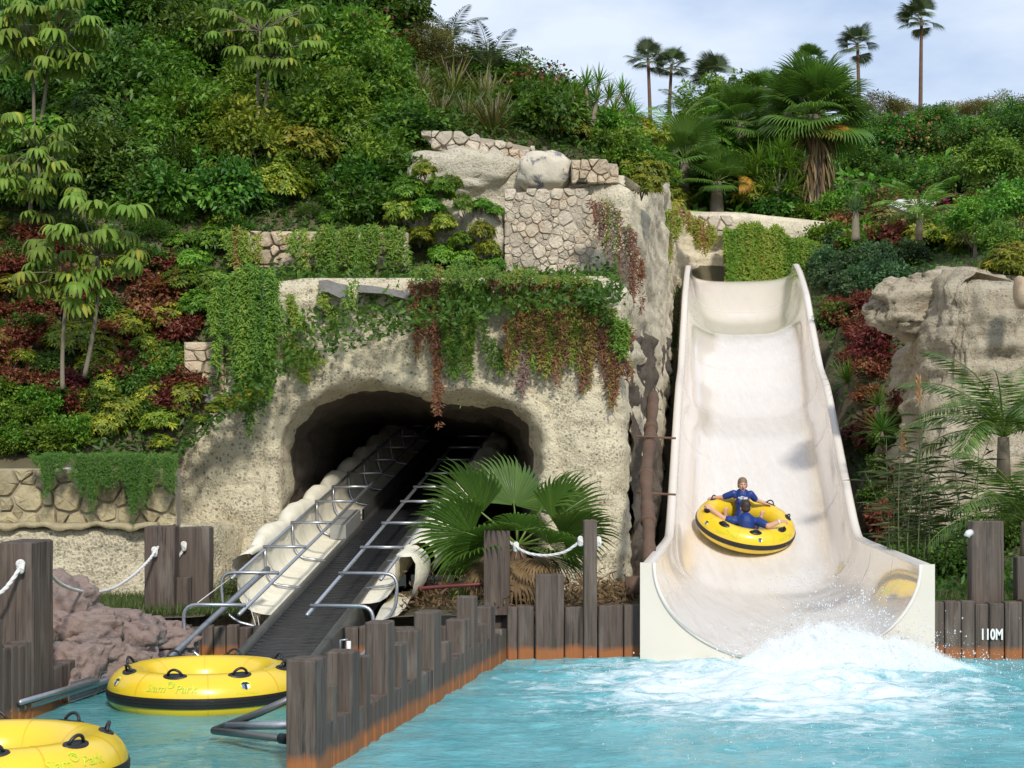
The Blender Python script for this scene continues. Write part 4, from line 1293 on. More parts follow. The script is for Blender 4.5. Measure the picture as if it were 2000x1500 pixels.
# canvas: inner trough, and the part folded over the outer rail, bulging between the rungs
def phase(Y): return abs(math.sin(math.pi * np.interp(Y, RUNG, range(len(RUNG)))))
CY = np.linspace(22.5, 39, 150)
for s in (-1, 1):
    y0 = 22.35 if s < 0 else 23.0
    Y1 = np.linspace(y0, 39, 110)
    pr_ = [(s * a, b) for a, b in [(.50, -.585), (.66, -.575), (.80, -.55), (.90, -.49), (.97, -.40), (1.0, -.28), (1.01, -.14), (1.005, -.03)]]
    strip('canvas_trough', Y1, pr_, M['canvas'], True, lambda Y, f: (.012 * math.sin(Y * 9), .01 * math.sin(Y * 7 + f * 5)))
    def bulge(Y, f, s=s):
        p = phase(Y) ** .5
        k = math.sin(math.pi * min(1, f * 1.15))
        return s * ((p * .10 if s < 0 else .10 + p * .05) * k + .015 * math.sin(Y * 5.3 + f * 6)), (p * .10 if s < 0 else .06 + .03 * p) * k - (1 - p) * .02 + .012 * math.sin(Y * 8.1 + f * 9)
    pr2 = [(s * a, b) for a, b in [(1.015, -.04), (1.0, .025), (1.04, .05), (1.11, .04), (1.18, -.02), (1.22, -.12), (1.22, -.24), (1.17, -.36), (1.09, -.46)]]
    if s > 0: pr2 = [(1.0 + (a - 1.0) * 1.7, b * 1.25) for a, b in pr2]
    strip('canvas_fold', np.linspace(23.68 if s < 0 else 23.7, 39, 190), pr2, M['canvas'], True, bulge)
    if s > 0:      # loose end flap hanging off the right-hand frame
        V = []
        for i in range(13):
            for k, (l, h) in enumerate(pr2 + [(.86, -.62), (.74, -.78)]):
                f = i / 12
                Y = 23.72 - 1.75 * f * (k / 10) ** .6
                V.append(cpt(Y, l + .06 * math.sin(f * 5 + k) * f, h - .05 * f * math.sin(k * 1.3)))
        part('canvas_flap', V, grid_faces(13, 11), M['canvas'], cvy, True)
    else:
        V = []
        for i in range(9):
            f = i / 8
            for k, (l, h) in enumerate(pr2):
                V.append(cpt(23.7 - .75 * f * math.sin(math.pi * (.15 + .8 * k / 8)), l - .05 * f, h + .02))
        part('canvas_flap', V, grid_faces(9, 9), M['canvas'], cvy, True)
for a, b in (((22.4, -.9, -.3), (22.0, -.56, -1.0)), ((22.45, -.78, -.5), (22.2, -.62, -1.0)), ((22.3, -1.0, -.02), (20.6, -1.12, -.05))):
    part('lashing', *tube_geo([cpt(*a), cpt(*b)], .006, 5), M['rope'], cvy, True)
for Y in (22.6, 25.5, 29, 33):
    for s in (-1, 1):
        p = cpt(Y, s * .48, -.62)
        part('leg', *tube_geo([p, Vector((p.x, p.y, -.1))], .05, 8), M['steel_dark'], cvy, True)
# guide rail along the channel and its grating
gr = thing('guide_rail', 'long steel tube guide rail with grating along the left of the channel', 'rail', (-4.6, 17, 0))
part('tube', *tube_geo([(-5.1, 13.2, .12), (-4.79, 15.8, .12), (-4.22, 19.6, .13), (-4.05, 20.1, .2), (-3.36, 22.2, .99), (-3.25, 22.5, 1.1)], .04, 10), M['steel'], gr, True)
part('bracket', *tube_geo([(-4.68, 16.05, .2), (-4.42, 18.0, .17)], .03, 8), M['steel'], gr, True)
mb = MB()
a, b = Vector((-4.52, 17.4, .12)), Vector((-4.16, 20.2, .12))
d = (b - a).normalized()
for k in range(60): 
    q = a.lerp(b, k / 59); mb.box(q + Vector((-.03, 0, .0)), (.012, .012, .2))
for k in range(6): mb.tube([a + Vector((-.03, 0, -.1 + k * .04)), b + Vector((-.03, 0, -.1 + k * .04))], .006, 4)
mb.obj('grating', M['steel'], gr)
tri = thing('steel_bracket', 'triangular steel tube bracket sticking out from the end pile', 'bracket', (-2.2, 14.6, .2))
part('tube', *tube_geo([P(417, 1427, 15.0), P(505, 1393, 14.7), P(565, 1366, 14.5)], .034, 10), M['steel_dark'], tri, True)
part('tube', *tube_geo([P(443, 1418, 14.9), P(565, 1416, 14.35)], .038, 10), M['steel'], tri, True)
part('tube', *tube_geo([P(417, 1427, 15.0), P(550, 1442, 14.2)], .034, 10), M['steel_dark'], tri, True)
part('end_cap', *tube_geo([P(548, 1442, 14.2), P(560, 1443.5, 14.15)], .045, 10), M['black'], tri, True)
for lab, px, py, Y in (('short white plastic pipe stub at the back corner of the channel', 305, 1283, 20.1), ('short white plastic pipe stub behind the timber piles by the belt', 681, 1268, 20.6)):
    t_ = thing('pipe_stub', lab, 'pipe', P(px, py + 18, Y))
    part('pipe', *tube_geo([P(px, py + 22, Y), P(px, py - 16, Y)], .028, 12), M['pvc'], t_, True)
    q = P(px - 9, py - 20, Y)
    part('holder', *tube_geo([P(px - 16, py + 20, Y), P(px - 16, py - 18, Y), P(px - 2, py - 19, Y)], .014, 6), M['steel'], t_, True)
# brown trunk-like pipe beside the slide
tp = thing('drain_pipe', 'brown bark-textured pipe standing between cliff and slide', 'pipe', (2.05, 25.5, .3))
pp = catmull([P(1268, 1105, 24.5), P(1266, 1010, 25.2), P(1262, 930, 26.0), P(1270, 850, 27.4), P(1276, 770, 29)], 8)
part('pipe', *tube_geo(pp, [.095 + .010 * math.sin(i * .9) + .008 * math.sin(i * 2.7) for i in range(len(pp))], 14), M['rust'], tp, True)
for k in (7, 16, 25): part('collar', *tube_geo([pp[k], pp[k].lerp(pp[k + 1], .5)], .12, 14), M['rust'], tp, True)
part('elbow', *tube_geo([P(1222, 1148, 23.0), P(1245, 1146, 23.0), P(1262, 1143, 23.1)], .15, 14), M['rust'], tp, True)
for py in (852, 962): part('strut', *tube_geo([P(1242, py, 27), P(1320, py + 4, 27)], .02, 6), M['bark_brown'], tp)
tag(part('hose', *tube_geo(catmull([P(815, 1150, 22.6), P(860, 1146, 22.5), P(905, 1143, 22.4), P(948, 1140, 22.4)], 6), .025, 8), simple('red_hose', (.14, .03, .03), .5), None, True), 'dark red hose lying behind the timber piles', 'hose')
# ================================================================ RAFTS
t = NT('raft_yellow')
co = t.coord(world=False)
t.col(t.mix(t.mrange(t.noise(co, 1.6, 5), .3, .7), (.84, .58, .018), (.76, .53, .03)))
t.set(Roughness=.3)
t.b.inputs['Coat Weight'].default_value = .35
t.b.inputs['Coat Roughness'].default_value = .12
t.bump(t.noise(co, 2.5, 3), .12, .05)
M['raft'] = t.m
M['raft_seam'] = simple('raft_seam', (.70, .44, .02), .35)
M['print'] = simple('raft_print', (.55, .68, .03), .5, var=.05)
M['print_dark'] = simple('raft_print_edge', (.42, .36, .05), .5)
M['emb_y'] = simple('emblem_yellow', (.85, .85, .08), .4, var=.05)
M['emb_k'] = simple('emblem_black', (.02, .02, .02), .4)
M['emb_w'] = simple('emblem_white', (.75, .75, .72), .4, var=.05)
M['emb_b'] = simple('emblem_blue', (.10, .2, .5), .4)
M['band'] = simple('raft_band', (.02, .018, .016), .38, var=.3)
RT, rt = .755, .245
def tor(phi, psi, off=0.0):
    r_ = rt + off
    return np.stack([(RT + r_ * np.cos(psi)) * np.cos(phi), (RT + r_ * np.cos(psi)) * np.sin(phi), r_ * np.sin(psi)], -1)
nph, nps = 96, 28
ph, ps = np.meshgrid(np.linspace(0, 2 * np.pi, nph, endpoint=False), np.linspace(0, 2 * np.pi, nps, endpoint=False), indexing='ij')
i_, j_ = np.meshgrid(np.arange(nph), np.arange(nps), indexing='ij')
TF = np.stack([i_ * nps + j_, ((i_ + 1) % nph) * nps + j_, ((i_ + 1) % nph) * nps + (j_ + 1) % nps, i_ * nps + (j_ + 1) % nps], -1).reshape(-1, 4)
me_tube = mesh_data('tube', tor(ph, ps).reshape(-1, 3), TF, [M['raft']], True)
def ringstrip(name, psis, offs, mat, n=96):
    V = np.stack([tor(np.linspace(0, 2 * np.pi, n, endpoint=False), np.full(n, a), o) for a, o in zip(psis, offs)], 1)
    k = len(psis)
    Fc = [(i * k + j, ((i + 1) % n) * k + j, ((i + 1) % n) * k + j + 1, i * k + j + 1) for i in range(n) for j in range(k - 1)]
    return mesh_data(name, V.reshape(-1, 3), Fc, [mat], False)
pa = np.radians([-16, -16, -10, -10, -6, -6, -4.5, -4.5, 1, 1, 2.5, 2.5, 8, 8])
me_band = ringstrip('band', pa, [0, .01, .01, .006, .006, .012, .012, .006, .006, .012, .012, .006, .006, 0], M['band'])
def disc_floor():
    n = 48; V = [(0, 0, -.16)]
    for r_, z_ in ((.3, -.155), (.58, -.15)):
        V += [(r_ * math.cos(2 * math.pi * k / n), r_ * math.sin(2 * math.pi * k / n), z_) for k in range(n)]
    Fc = [(0, 1 + k, 1 + (k + 1) % n) for k in range(n)] + [(1 + k, 1 + n + k, 1 + n + (k + 1) % n, 1 + (k + 1) % n) for k in range(n)]
    return mesh_data('floor', V, Fc, [simple('raft_floor', (.22, .24, .25), .5)], True)
me_floor = disc_floor()
def handle_mesh():
    mb = MB()
    n = 20
    P0 = math.radians(72)
    cen = [tor(np.array(.145 * math.cos(2 * math.pi * k / n) * (1 if abs(math.cos(2 * math.pi * k / n)) < .7 else 1)), np.array(P0 + .24 * math.sin(2 * math.pi * k / n)), .009) for k in range(n)]
    low = [tor(np.array(.155 * math.cos(2 * math.pi * k / n)), np.array(P0 + .26 * math.sin(2 * math.pi * k / n)), -.004) for k in range(n)]
    mb.add(cen + low, [tuple(range(n))] + [(k, n + k, n + (k + 1) % n, (k + 1) % n) for k in range(n)])
    pts = []
    for k in range(11):
        f = k / 10
        h = .07 * math.sin(math.pi * f) ** .6
        pts.append(Vector(tor(np.array(-.095 + .19 * f), np.array(P0), h)))
    mb.tube(pts, .0135, 8)
    return mesh_data('handle', mb.V, mb.F, [M['black']], True)
me_handle = handle_mesh()
def seam_mesh():
    V = []
    for d in (-.006, .006):
        V += [tor(np.array(d), np.array(a), .0025) for a in np.linspace(0, 2 * np.pi, 40)]
    return mesh_data('seam', V, [(i, i + 1, 41 + i, 40 + i) for i in range(39)], [M['raft_seam']], True)
me_seam = seam_mesh()
def onraft(V2, phi0, psi0, off=.004):
    """lay flat print on the tube; x along the ring, y up the tube"""
    R_ = RT + rt * math.cos(psi0)
    return tor(phi0 + V2[:, 0] / R_, psi0 + V2[:, 1] / rt, off)
sv, sf = text_mesh('Siam', .115, shear=.15)
pv, pf = text_mesh('Park', .115, shear=.15)
lv_, lf_ = text_mesh('LORO PARQUE', .036)
def print_mesh():
    """faint park name with a curl between the words"""
    mb = MB()
    mb.add(onraft(sv + np.array([-.15, -.015, 0]), 0, math.radians(34)), sf)
    mb.add(onraft(pv + np.array([.16, -.015, 0]), 0, math.radians(34)), pf)
    a = np.linspace(0, 2 * np.pi * 1.4, 22)
    r_ = .018 + .026 * a / a.max()
    ring = []
    for k in range(22):
        for q in (-.006, .006): ring.append((math.cos(a[k]) * (r_[k] + q), .03 + math.sin(a[k]) * (r_[k] + q), 0))
    mb.add(onraft(np.array(ring), 0, math.radians(34)), [(2 * k, 2 * k + 2, 2 * k + 3, 2 * k + 1) for k in range(21)])
    return mesh_data('lettering', mb.V, mb.F, [M['print']], False)
me_print = print_mesh()
sh = print_mesh(); sh.name = 'lettering_edge'; sh.materials[0] = M['print_dark']
co_ = np.empty(len(sh.vertices) * 3); sh.vertices.foreach_get('co', co_); co_ = co_.reshape(-1, 3)
co_ = co_ * .9985 + np.array([0, .005, -.005]); sh.vertices.foreach_set('co', co_.ravel()); sh.update()
def emblem(parent, phi):
    root = None
    def flat(name, pts, mat, off, par):
        V = onraft(np.array([(a, b, 0) for a, b in pts]), 0, math.radians(36), off)
        o = link(name, mesh_data(name, V, [tuple(range(len(V)))], [mat]), par)
        return o
    disc = flat('emblem', [(.055 * math.cos(2 * math.pi * k / 20), .055 * math.sin(2 * math.pi * k / 20)) for k in range(20)], M['emb_y'], .004, parent)
    disc.rotation_euler = (0, 0, phi)
    flat('emblem_roof', [(-.05, .005), (.05, .005), (.034, .022), (.02, .03), (-.02, .03), (-.034, .022)], M['emb_k'], .0065, disc)
    flat('emblem_panel', [(-.04, -.036), (-.002, -.05), (-.002, .0), (-.04, .0)], M['emb_b'], .0065, disc)
    flat('emblem_panel', [(.004, -.05), (.042, -.036), (.042, .0), (.004, .0)], M['emb_w'], .0065, disc)
    flat('emblem_post', [(-.012, -.05), (.012, -.05), (.012, .006), (-.012, .006)], M['emb_k'], .008, disc)
    V = onraft(lv_ + np.array([0, -.085, 0]), 0, math.radians(36), .004)
    link('emblem_lettering', mesh_data('emblem_lettering', V, lf_, [M['print']]), disc)
def make_raft(label, loc, rot, spin, lets, embs):
    r_ = thing('raft', label, 'raft', loc, 'yellow inflatable rafts')
    r_.rotation_euler = rot
    for nm, me in (('tube', me_tube), ('band', me_band), ('floor', me_floor)): link(nm, me, r_)
    for k in range(8):
        o = link('handle', me_handle, r_); o.rotation_euler = (0, 0, spin + k * math.pi / 4)
    for k in range(8):
        o = link('seam', me_seam, r_); o.rotation_euler = (0, 0, spin + (k + .5) * math.pi / 4)
    for a in lets:
        o = link('lettering', me_print, r_); o.rotation_euler = (0, 0, a)
        o2 = link('lettering_edge', sh, r_); o2.rotation_euler = (0, 0, a)
    for a in embs: emblem(r_, a)
    return r_
make_raft('empty yellow raft floating by the foot of the conveyor', (-3.17, 17.5, .155), (R(1.0), 0, 0), R(-101), [R(-101)], [R(-56), R(-146)])
make_raft('empty yellow raft in the channel partly out of the picture', (-3.94, 12.86, .155), (0, 0, 0), R(-74), [R(-37)], [R(-77)])
RC = P(1456, 1024, 33.85)
raft3 = make_raft('yellow raft carrying two riders down the slide', RC, Euler((R(24), R(8), 0)), R(-83), [R(-118), R(-40)], [R(-78), R(-150)])

# ================================================================ PEOPLE
M['skin'] = simple('skin', (.60, .35, .26), .5, var=.12, scale=9)
M['hair_b'] = simple('hair_blond', (.20, .14, .09), .6, var=.3, scale=30)
M['hair_d'] = simple('hair_dark', (.035, .022, .016), .6, var=.4, scale=40)
M['suit'] = simple('blue_wetsuit', (.006, .035, .20), .55, var=.3, scale=8)
M['suit_seam'] = simple('wetsuit_seam', (.03, .06, .16), .6)
M['mouth'] = simple('mouth_dark', (.16, .05, .045), .6)
M['eye'] = simple('eye_dark', (.17, .10, .08), .4)
def limb(mb, pts, rs, n=10):
    """rounded tapered chain"""
    pts = [Vector(p) for p in pts]
    P_, R_ = [], []
    for i in range(len(pts) - 1):
        for k in range(5):
            f = k / 5
            P_.append(pts[i].lerp(pts[i + 1], f)); R_.append(rs[i] + (rs[i + 1] - rs[i]) * f)
    P_.append(pts[-1]); R_.append(rs[-1])
    d0 = (P_[0] - P_[1]).normalized(); d1 = (P_[-1] - P_[-2]).normalized()
    P_ = [P_[0] + d0 * R_[0] * .9, P_[0] + d0 * R_[0] * .6] + P_ + [P_[-1] + d1 * R_[-1] * .6, P_[-1] + d1 * R_[-1] * .9]
    R_ = [R_[0] * .3, R_[0] * .78] + R_ + [R_[-1] * .78, R_[-1] * .3]
    mb.tube(P_, R_, n)
def blob(mb, c, r, n=14, rot=None):
    V, Fc = [], []
    for i in range(n + 1):
        a = math.pi * i / n
        for k in range(n):
            b = 2 * math.pi * k / n
            v = Vector((r[0] * math.sin(a) * math.cos(b), r[1] * math.sin(a) * math.sin(b), r[2] * math.cos(a)))
            if rot is not None: v = rot @ v
            V.append(v + Vector(c))
    for i in range(n):
        for k in range(n): Fc.append((i * n + k, (i + 1) * n + k, (i + 1) * n + (k + 1) % n, i * n + (k + 1) % n))
    mb.add(V, Fc)
def hand(mb, wrist, d, up, s=1.0):
    """palm, four curled fingers and a thumb round a grip"""
    d = Vector(d).normalized(); up = Vector(up); up = (up - d * up.dot(d)).normalized(); sd_ = d.cross(up)
    w_ = Vector(wrist)
    for k in range(4): limb(mb, [w_ + sd_ * .02 * (k - 1.5) * .7, w_ + d * .08 + sd_ * .021 * (k - 1.5)], [.017, .014], 6)
    for k, L in enumerate((.075, .085, .08, .062)):
        b = w_ + d * .08 + sd_ * .021 * (k - 1.5)
        limb(mb, [b, b + d * L * .45 - up * L * .10, b + d * L * .6 - up * L * .5, b + d * L * .35 - up * L * .8], [.0105, .0098, .009, .008], 6)
    b = w_ + d * .03 - sd_ * .03
    limb(mb, [b, b + d * .035 - sd_ * .022 - up * .012, b + d * .06 - sd_ * .012 - up * .04], [.013, .011, .009], 6)
def foot(mb, ankle, toe, w=.04):
    a, b = Vector(ankle), Vector(toe)
    limb(mb, [a, a.lerp(b, .55), b], [.042, .038, .024], 8)
    d = (b - a).normalized(); s_ = d.cross(Vector((0, 1, .2))).normalized()
    for k in range(5): limb(mb, [b - d * .03 + s_ * .015 * (k - 2), b + d * (.03 - .005 * abs(k - 1)) + s_ * .017 * (k - 2)], [.013, .0105 if k else .014], 6)
def solidify(name, mb, vox, mat, parent, smooth_it=4):
    me = bpy.data.meshes.new('tmp'); me.from_pydata([tuple(v) for v in mb.V], [], mb.F); me.update()
    o = bpy.data.objects.new('tmp', me); C.objects.link(o)
    m1 = o.modifiers.new('r', 'REMESH'); m1.mode = 'VOXEL'; m1.voxel_size = vox; m1.use_smooth_shade = True
    m2_ = o.modifiers.new('s', 'SMOOTH'); m2_.iterations = smooth_it; m2_.factor = .5
    dg = bpy.context.evaluated_depsgraph_get()
    me2 = bpy.data.meshes.new_from_object(o.evaluated_get(dg))
    bpy.data.objects.remove(o)
    me2.name = name
    me2.materials.clear(); me2.materials.append(mat)
    me2.polygons.foreach_set('use_smooth', np.ones(len(me2.polygons), bool))
    return link(name, me2, parent)
def head_shape(mb, c, s=1.0, rot=None):
    c = Vector(c); rt_ = rot or Matrix.Identity(3)
    blob(mb, c + rt_ @ Vector((0, .012, .02)) * s, (.078 * s, .096 * s, .098 * s), 16, rt_)
    blob(mb, c + rt_ @ Vector((0, -.022, -.055)) * s, (.058 * s, .068 * s, .066 * s), 14, rt_)
    blob(mb, c + rt_ @ Vector((0, -.055, -.098)) * s, (.026 * s, .026 * s, .022 * s), 10, rt_)
    limb(mb, [c + rt_ @ Vector((0, -.085, .015)) * s, c + rt_ @ Vector((0, -.108, -.03)) * s], [.010 * s, .016 * s], 8)
    for q in (-1, 1):
        blob(mb, c + rt_ @ Vector((q * .038, -.074, -.028)) * s, (.022 * s, .02 * s, .022 * s), 10, rt_)
        blob(mb, c + rt_ @ Vector((q * .082, .01, -.012)) * s, (.012 * s, .02 * s, .032 * s), 10, rt_)

# she sits at the uphill side, facing out, arms spread to the handles, laughing
wo = tag(link('person', None, None, RC), 'rider in blue short-sleeved wetsuit facing out, laughing, arms spread on the raft', 'person')
def Z(x, z): return (x - 965) * .00123, (900 - z) * .00123
HW = Vector((-.028, .20, .755))
mb = MB()
head_shape(mb, HW, 1.06)
limb(mb, [(-.028, .225, .56), (-.028, .205, .70)], [.062, .052])
limb(mb, [(-.03, .24, .55), (-.035, .24, .40), (-.045, .24, .25), (-.05, .22, .08)], [.125, .125, .105, .14], 14)
blob(mb, (-.03, .235, .50), (.165, .1, .1)); blob(mb, (-.05, .22, .06), (.165, .13, .12))
LA = [(-.19, .25, .585), (-.385, .30, .515), (-.555, .36, .50)]
RA = [(.13, .25, .575), (.235, .27, .46), (.42, .33, .395)]
limb(mb, LA, [.058, .044, .03]); limb(mb, RA, [.058, .044, .03])
hand(mb, LA[2], (-.9, .2, -.05), (0, -.2, 1)); hand(mb, RA[2], (.9, .15, -.25), (0, -.2, 1))
LL = [(-.13, .12, .03), (-.24, -.25, .10), (-.33, -.52, -.14)]
RL = [(.04, .12, .03), (.12, -.25, .06), (.10, -.50, -.20)]
for q in (LL, RL): limb(mb, q, [.085, .06, .04], 12)
foot(mb, LL[2], (-.36, -.62, -.12)); foot(mb, RL[2], (.10, -.6, -.17))
solidify('body', mb, .0075, M['skin'], wo)
mb = MB()
limb(mb, [(-.03, .24, .57), (-.035, .24, .40), (-.045, .24, .25), (-.05, .22, .08)], [.135, .138, .117, .152], 14)
blob(mb, (-.03, .235, .525), (.178, .108, .095)); blob(mb, (-.05, .22, .06), (.178, .142, .13))
for q in (-1, 1): blob(mb, (-.032 + q * .062, .165, .43), (.062, .06, .06))
limb(mb, [(-.028, .225, .56), (-.028, .218, .635)], [.085, .066])
limb(mb, [LA[0], Vector(LA[0]).lerp(Vector(LA[1]), .85)], [.075, .062]); limb(mb, [RA[0], Vector(RA[0]).lerp(Vector(RA[1]), .85)], [.075, .062])
for q in (LL, RL): limb(mb, [q[0], Vector(q[0]).lerp(Vector(q[1]), .9)], [.1, .078], 12)
solidify('wetsuit', mb, .009, M['suit'], wo)
mb = MB()
blob(mb, HW + Vector((0, .016, .052)), (.094, .104, .096), 16)
for q in (-1, 1): blob(mb, HW + Vector((q * .07, .03, .0)), (.028, .06, .07), 10)
blob(mb, HW + Vector((0, .09, -.01)), (.06, .05, .07), 10)
solidify('hair', mb, .009, M['hair_b'], wo)
def facebits(par, H, s=1.0):
    mb = MB(); blob(mb, H + Vector((0, -.083, -.076)) * s, (.024 * s, .016 * s, .016 * s), 12); mb.obj('mouth', M['mouth'], None, True).parent = par
    for q in (-1, 1):
        mb = MB(); limb(mb, [H + Vector((q * .022, -.089, .006)) * s, H + Vector((q * .045, -.082, .004)) * s], [.007 * s, .006 * s], 6); mb.obj('eye', M['eye'], None, True).parent = par
facebits(wo, HW, 1.06)
# white print on the chest
mb = MB()
for a, b, w_, h_ in [(-.075, .455, .05, .012), (-.02, .46, .07, .014), (.045, .452, .06, .012), (-.05, .437, .07, .014), (.03, .435, .09, .016), (-.09, .44, .03, .01), (-.025, .42, .1, .008), (.05, .42, .05, .007), (-.03, .473, .05, .007)]:
    mb.box((a - .02, .112, b + .058), (w_, .012, h_))
mb.obj('chest_print', M['emb_w'], None, False).parent = wo

wo.scale = (1.05,) * 3
# he sits at the downhill side with his back to us
ma = tag(link('person', None, None, RC + Vector((0, -.06, .05))), 'dark-haired rider in blue wetsuit seen from behind, gripping the raft handles', 'person')
HM = Vector((-.052, -.33, .265))
mb = MB()
head_shape(mb, HM, 1.08, Matrix.Rotation(math.pi, 3, 'Z') @ Matrix.Rotation(R(10), 3, 'X'))
limb(mb, [(-.05, -.37, .10), (-.05, -.345, .2)], [.075, .062])
limb(mb, [(-.055, -.42, .02), (-.06, -.40, -.12), (-.05, -.32, -.24)], [.14, .15, .155], 14)
blob(mb, (-.055, -.40, .02), (.21, .11, .1)); blob(mb, (-.05, -.28, -.24), (.18, .15, .12))
LA = [(-.275, -.40, .03), (-.46, -.36, .075), (-.66, -.24, .24)]
RA = [(.165, -.42, .02), (.33, -.55, -.06), (.53, -.60, .03)]
limb(mb, LA, [.068, .052, .034]); limb(mb, RA, [.068, .052, .034])
hand(mb, LA[2], (-.5, .1, .45), (0, -.5, .9)); hand(mb, RA[2], (.95, -.1, .05), (0, -.3, 1))
LL = [(-.14, -.18, -.2), (-.30, .05, -.02), (-.355, .18, .075)]
RL = [(.05, -.18, -.2), (.20, .06, -.02), (.285, .2, .0)]
for q in (LL, RL): limb(mb, q, [.09, .062, .042], 12)
foot(mb, LL[2], (-.345, .14, .23)); foot(mb, RL[2], (.325, .16, .17))
solidify('body', mb, .0075, M['skin'], ma)
mb = MB()
limb(mb, [(-.055, -.42, .04), (-.06, -.40, -.12), (-.05, -.32, -.24)], [.152, .163, .168], 14)
blob(mb, (-.055, -.40, .03), (.225, .122, .105)); blob(mb, (-.05, -.28, -.24), (.19, .16, .13))
limb(mb, [(-.05, -.375, .09), (-.05, -.36, .135)], [.1, .08])
limb(mb, [LA[0], Vector(LA[0]).lerp(Vector(LA[1]), .55)], [.086, .073]); limb(mb, [RA[0], Vector(RA[0]).lerp(Vector(RA[1]), .7)], [.086, .07])
for q in (LL, RL): limb(mb, [q[0], Vector(q[0]).lerp(Vector(q[1]), .85)], [.105, .08], 12)
solidify('wetsuit', mb, .009, M['suit'], ma)
part('zip_seam', *tube_geo([(-.052, -.53, .08), (-.054, -.563, 0), (-.056, -.568, -.1), (-.056, -.52, -.2)], .005, 6), M['suit_seam'], None).parent = ma
mb = MB()
blob(mb, HM + Vector((0, -.03, .05)), (.094, .1, .098), 16); blob(mb, HM + Vector((0, -.055, -.01)), (.085, .065, .08), 12)
solidify('hair', mb, .009, M['hair_d'], ma)
a_, b_ = Vector(RA[1]), Vector(RA[2]); d_ = (b_ - a_).normalized()
part('wristband', *tube_geo([b_ - d_ * .03, b_ - d_ * .005], .043, 12), M['emb_w'], None, True).parent = ma

ma.scale = (1.1,) * 3
# ================================================================ VEGETATION
def unit(v): return v / (np.linalg.norm(v, axis=-1, keepdims=True) + 1e-9)
def leaf_geo(pos, axis, nrm, L, W, tint, fold=.18, droop=0.0):
    pos = np.asarray(pos, float); N = len(pos)
    axis = unit(axis); s = unit(np.cross(axis, nrm)); n = np.cross(s, axis)
    L = np.broadcast_to(np.asarray(L, float), (N,))[:, None]; W = np.broadcast_to(np.asarray(W, float), (N,))[:, None]
    mid = pos + axis * L * .48 - np.array([0, 0, 1.0]) * droop * L * .36
    tip = pos + axis * L - np.array([0, 0, 1.0]) * droop * L
    V = np.stack([pos, mid + s * W * .5 + n * fold * W, tip, mid - s * W * .5 + n * fold * W], 1)
    b = 4 * np.arange(N)[:, None]
    Fc = np.concatenate([b + np.array([[0, 1, 2]]), b + np.array([[0, 2, 3]])], 1).reshape(-1, 3)
    return V.reshape(-1, 3), Fc, np.repeat(np.clip(tint, 0, 1), 4)
def merge(gs):
    V, Fc, T, n = [], [], [], 0
    for v, f, t_ in gs:
        V.append(v); Fc.append(f + n); T.append(t_); n += len(v)
    return np.concatenate(V), np.concatenate(Fc), np.concatenate(T)
def rdir(N, g): return unit(g.normal(size=(N, 3)))

def bush_round(seed, clumps=46, per=50, L=.10, W=.055, rx=.5, rz=.42, csize=.15):
    g = np.random.default_rng(seed)
    d = rdir(clumps, g); d[:, 2] = np.abs(d[:, 2]) * 1.1 - .35
    d = unit(d)
    c = d * np.array([rx, rx, rz]) * (g.uniform(.35, 1.0, (clumps, 1)) + .4 * (g.random((clumps, 1)) > .8)) + np.array([0, 0, rz * .8])
    csize = np.repeat(csize * g.uniform(.6, 1.3, clumps), per)[:, None]
    ct = g.uniform(.15, .75, clumps)
    o = rdir(clumps * per, g)
    pos = np.repeat(c, per, 0) + o * csize * g.uniform(.5, 1.15, (clumps * per, 1))
    out_ = unit(o + np.repeat(d, per, 0) * .9 + np.array([0, 0, .15]))
    ax = unit(out_ + g.normal(size=o.shape) * .6 + np.array([0, 0, -.25]))
    nr = unit(out_ + g.normal(size=o.shape) * .5 + np.array([0, 0, .8]))
    N = len(pos)
    return leaf_geo(pos, ax, nr, L * g.uniform(.6, 1.3, N), W * g.uniform(.7, 1.2, N), np.repeat(ct, per) + g.normal(0, .16, N), droop=.12)
def bush_whorl(seed, whorls=190, L=.13, W=.05, rx=.5, rz=.45, k=8):
    g = np.random.default_rng(seed)
    d = rdir(whorls, g); d[:, 2] = np.abs(d[:, 2]) * 1.1 - .3
    d = unit(d)
    lump = 1 + .35 * fbm(d * 2.2 + seed, 3)
    c = d * np.array([rx, rx, rz]) * (g.uniform(.55, 1.0, (whorls, 1))) * lump[:, None] + np.array([0, 0, rz * .8])
    ct = g.uniform(.1, .85, whorls)
    up = unit(d + np.array([0, 0, .6]) + g.normal(size=d.shape) * .3)
    a = unit(np.cross(up, rdir(whorls, g))); b = np.cross(up, a)
    th_ = np.arange(k) * 2 * np.pi / k
    rad = a[:, None] * np.cos(th_)[None, :, None] + b[:, None] * np.sin(th_)[None, :, None]
    ax = unit(rad + up[:, None] * g.uniform(-.15, .45, (whorls, 1, 1)) + g.normal(size=rad.shape) * .15).reshape(-1, 3)
    nr = unit(up[:, None] + rad * -.2 + g.normal(size=rad.shape) * .15).reshape(-1, 3)
    pos = np.repeat(c, k, 0) + ax * .012
    N = len(pos)
    sz = np.repeat(g.uniform(.7, 1.25, whorls), k)
    return leaf_geo(pos, ax, nr, L * sz, W * sz, np.repeat(ct, k) + g.normal(0, .12, N), droop=.25)
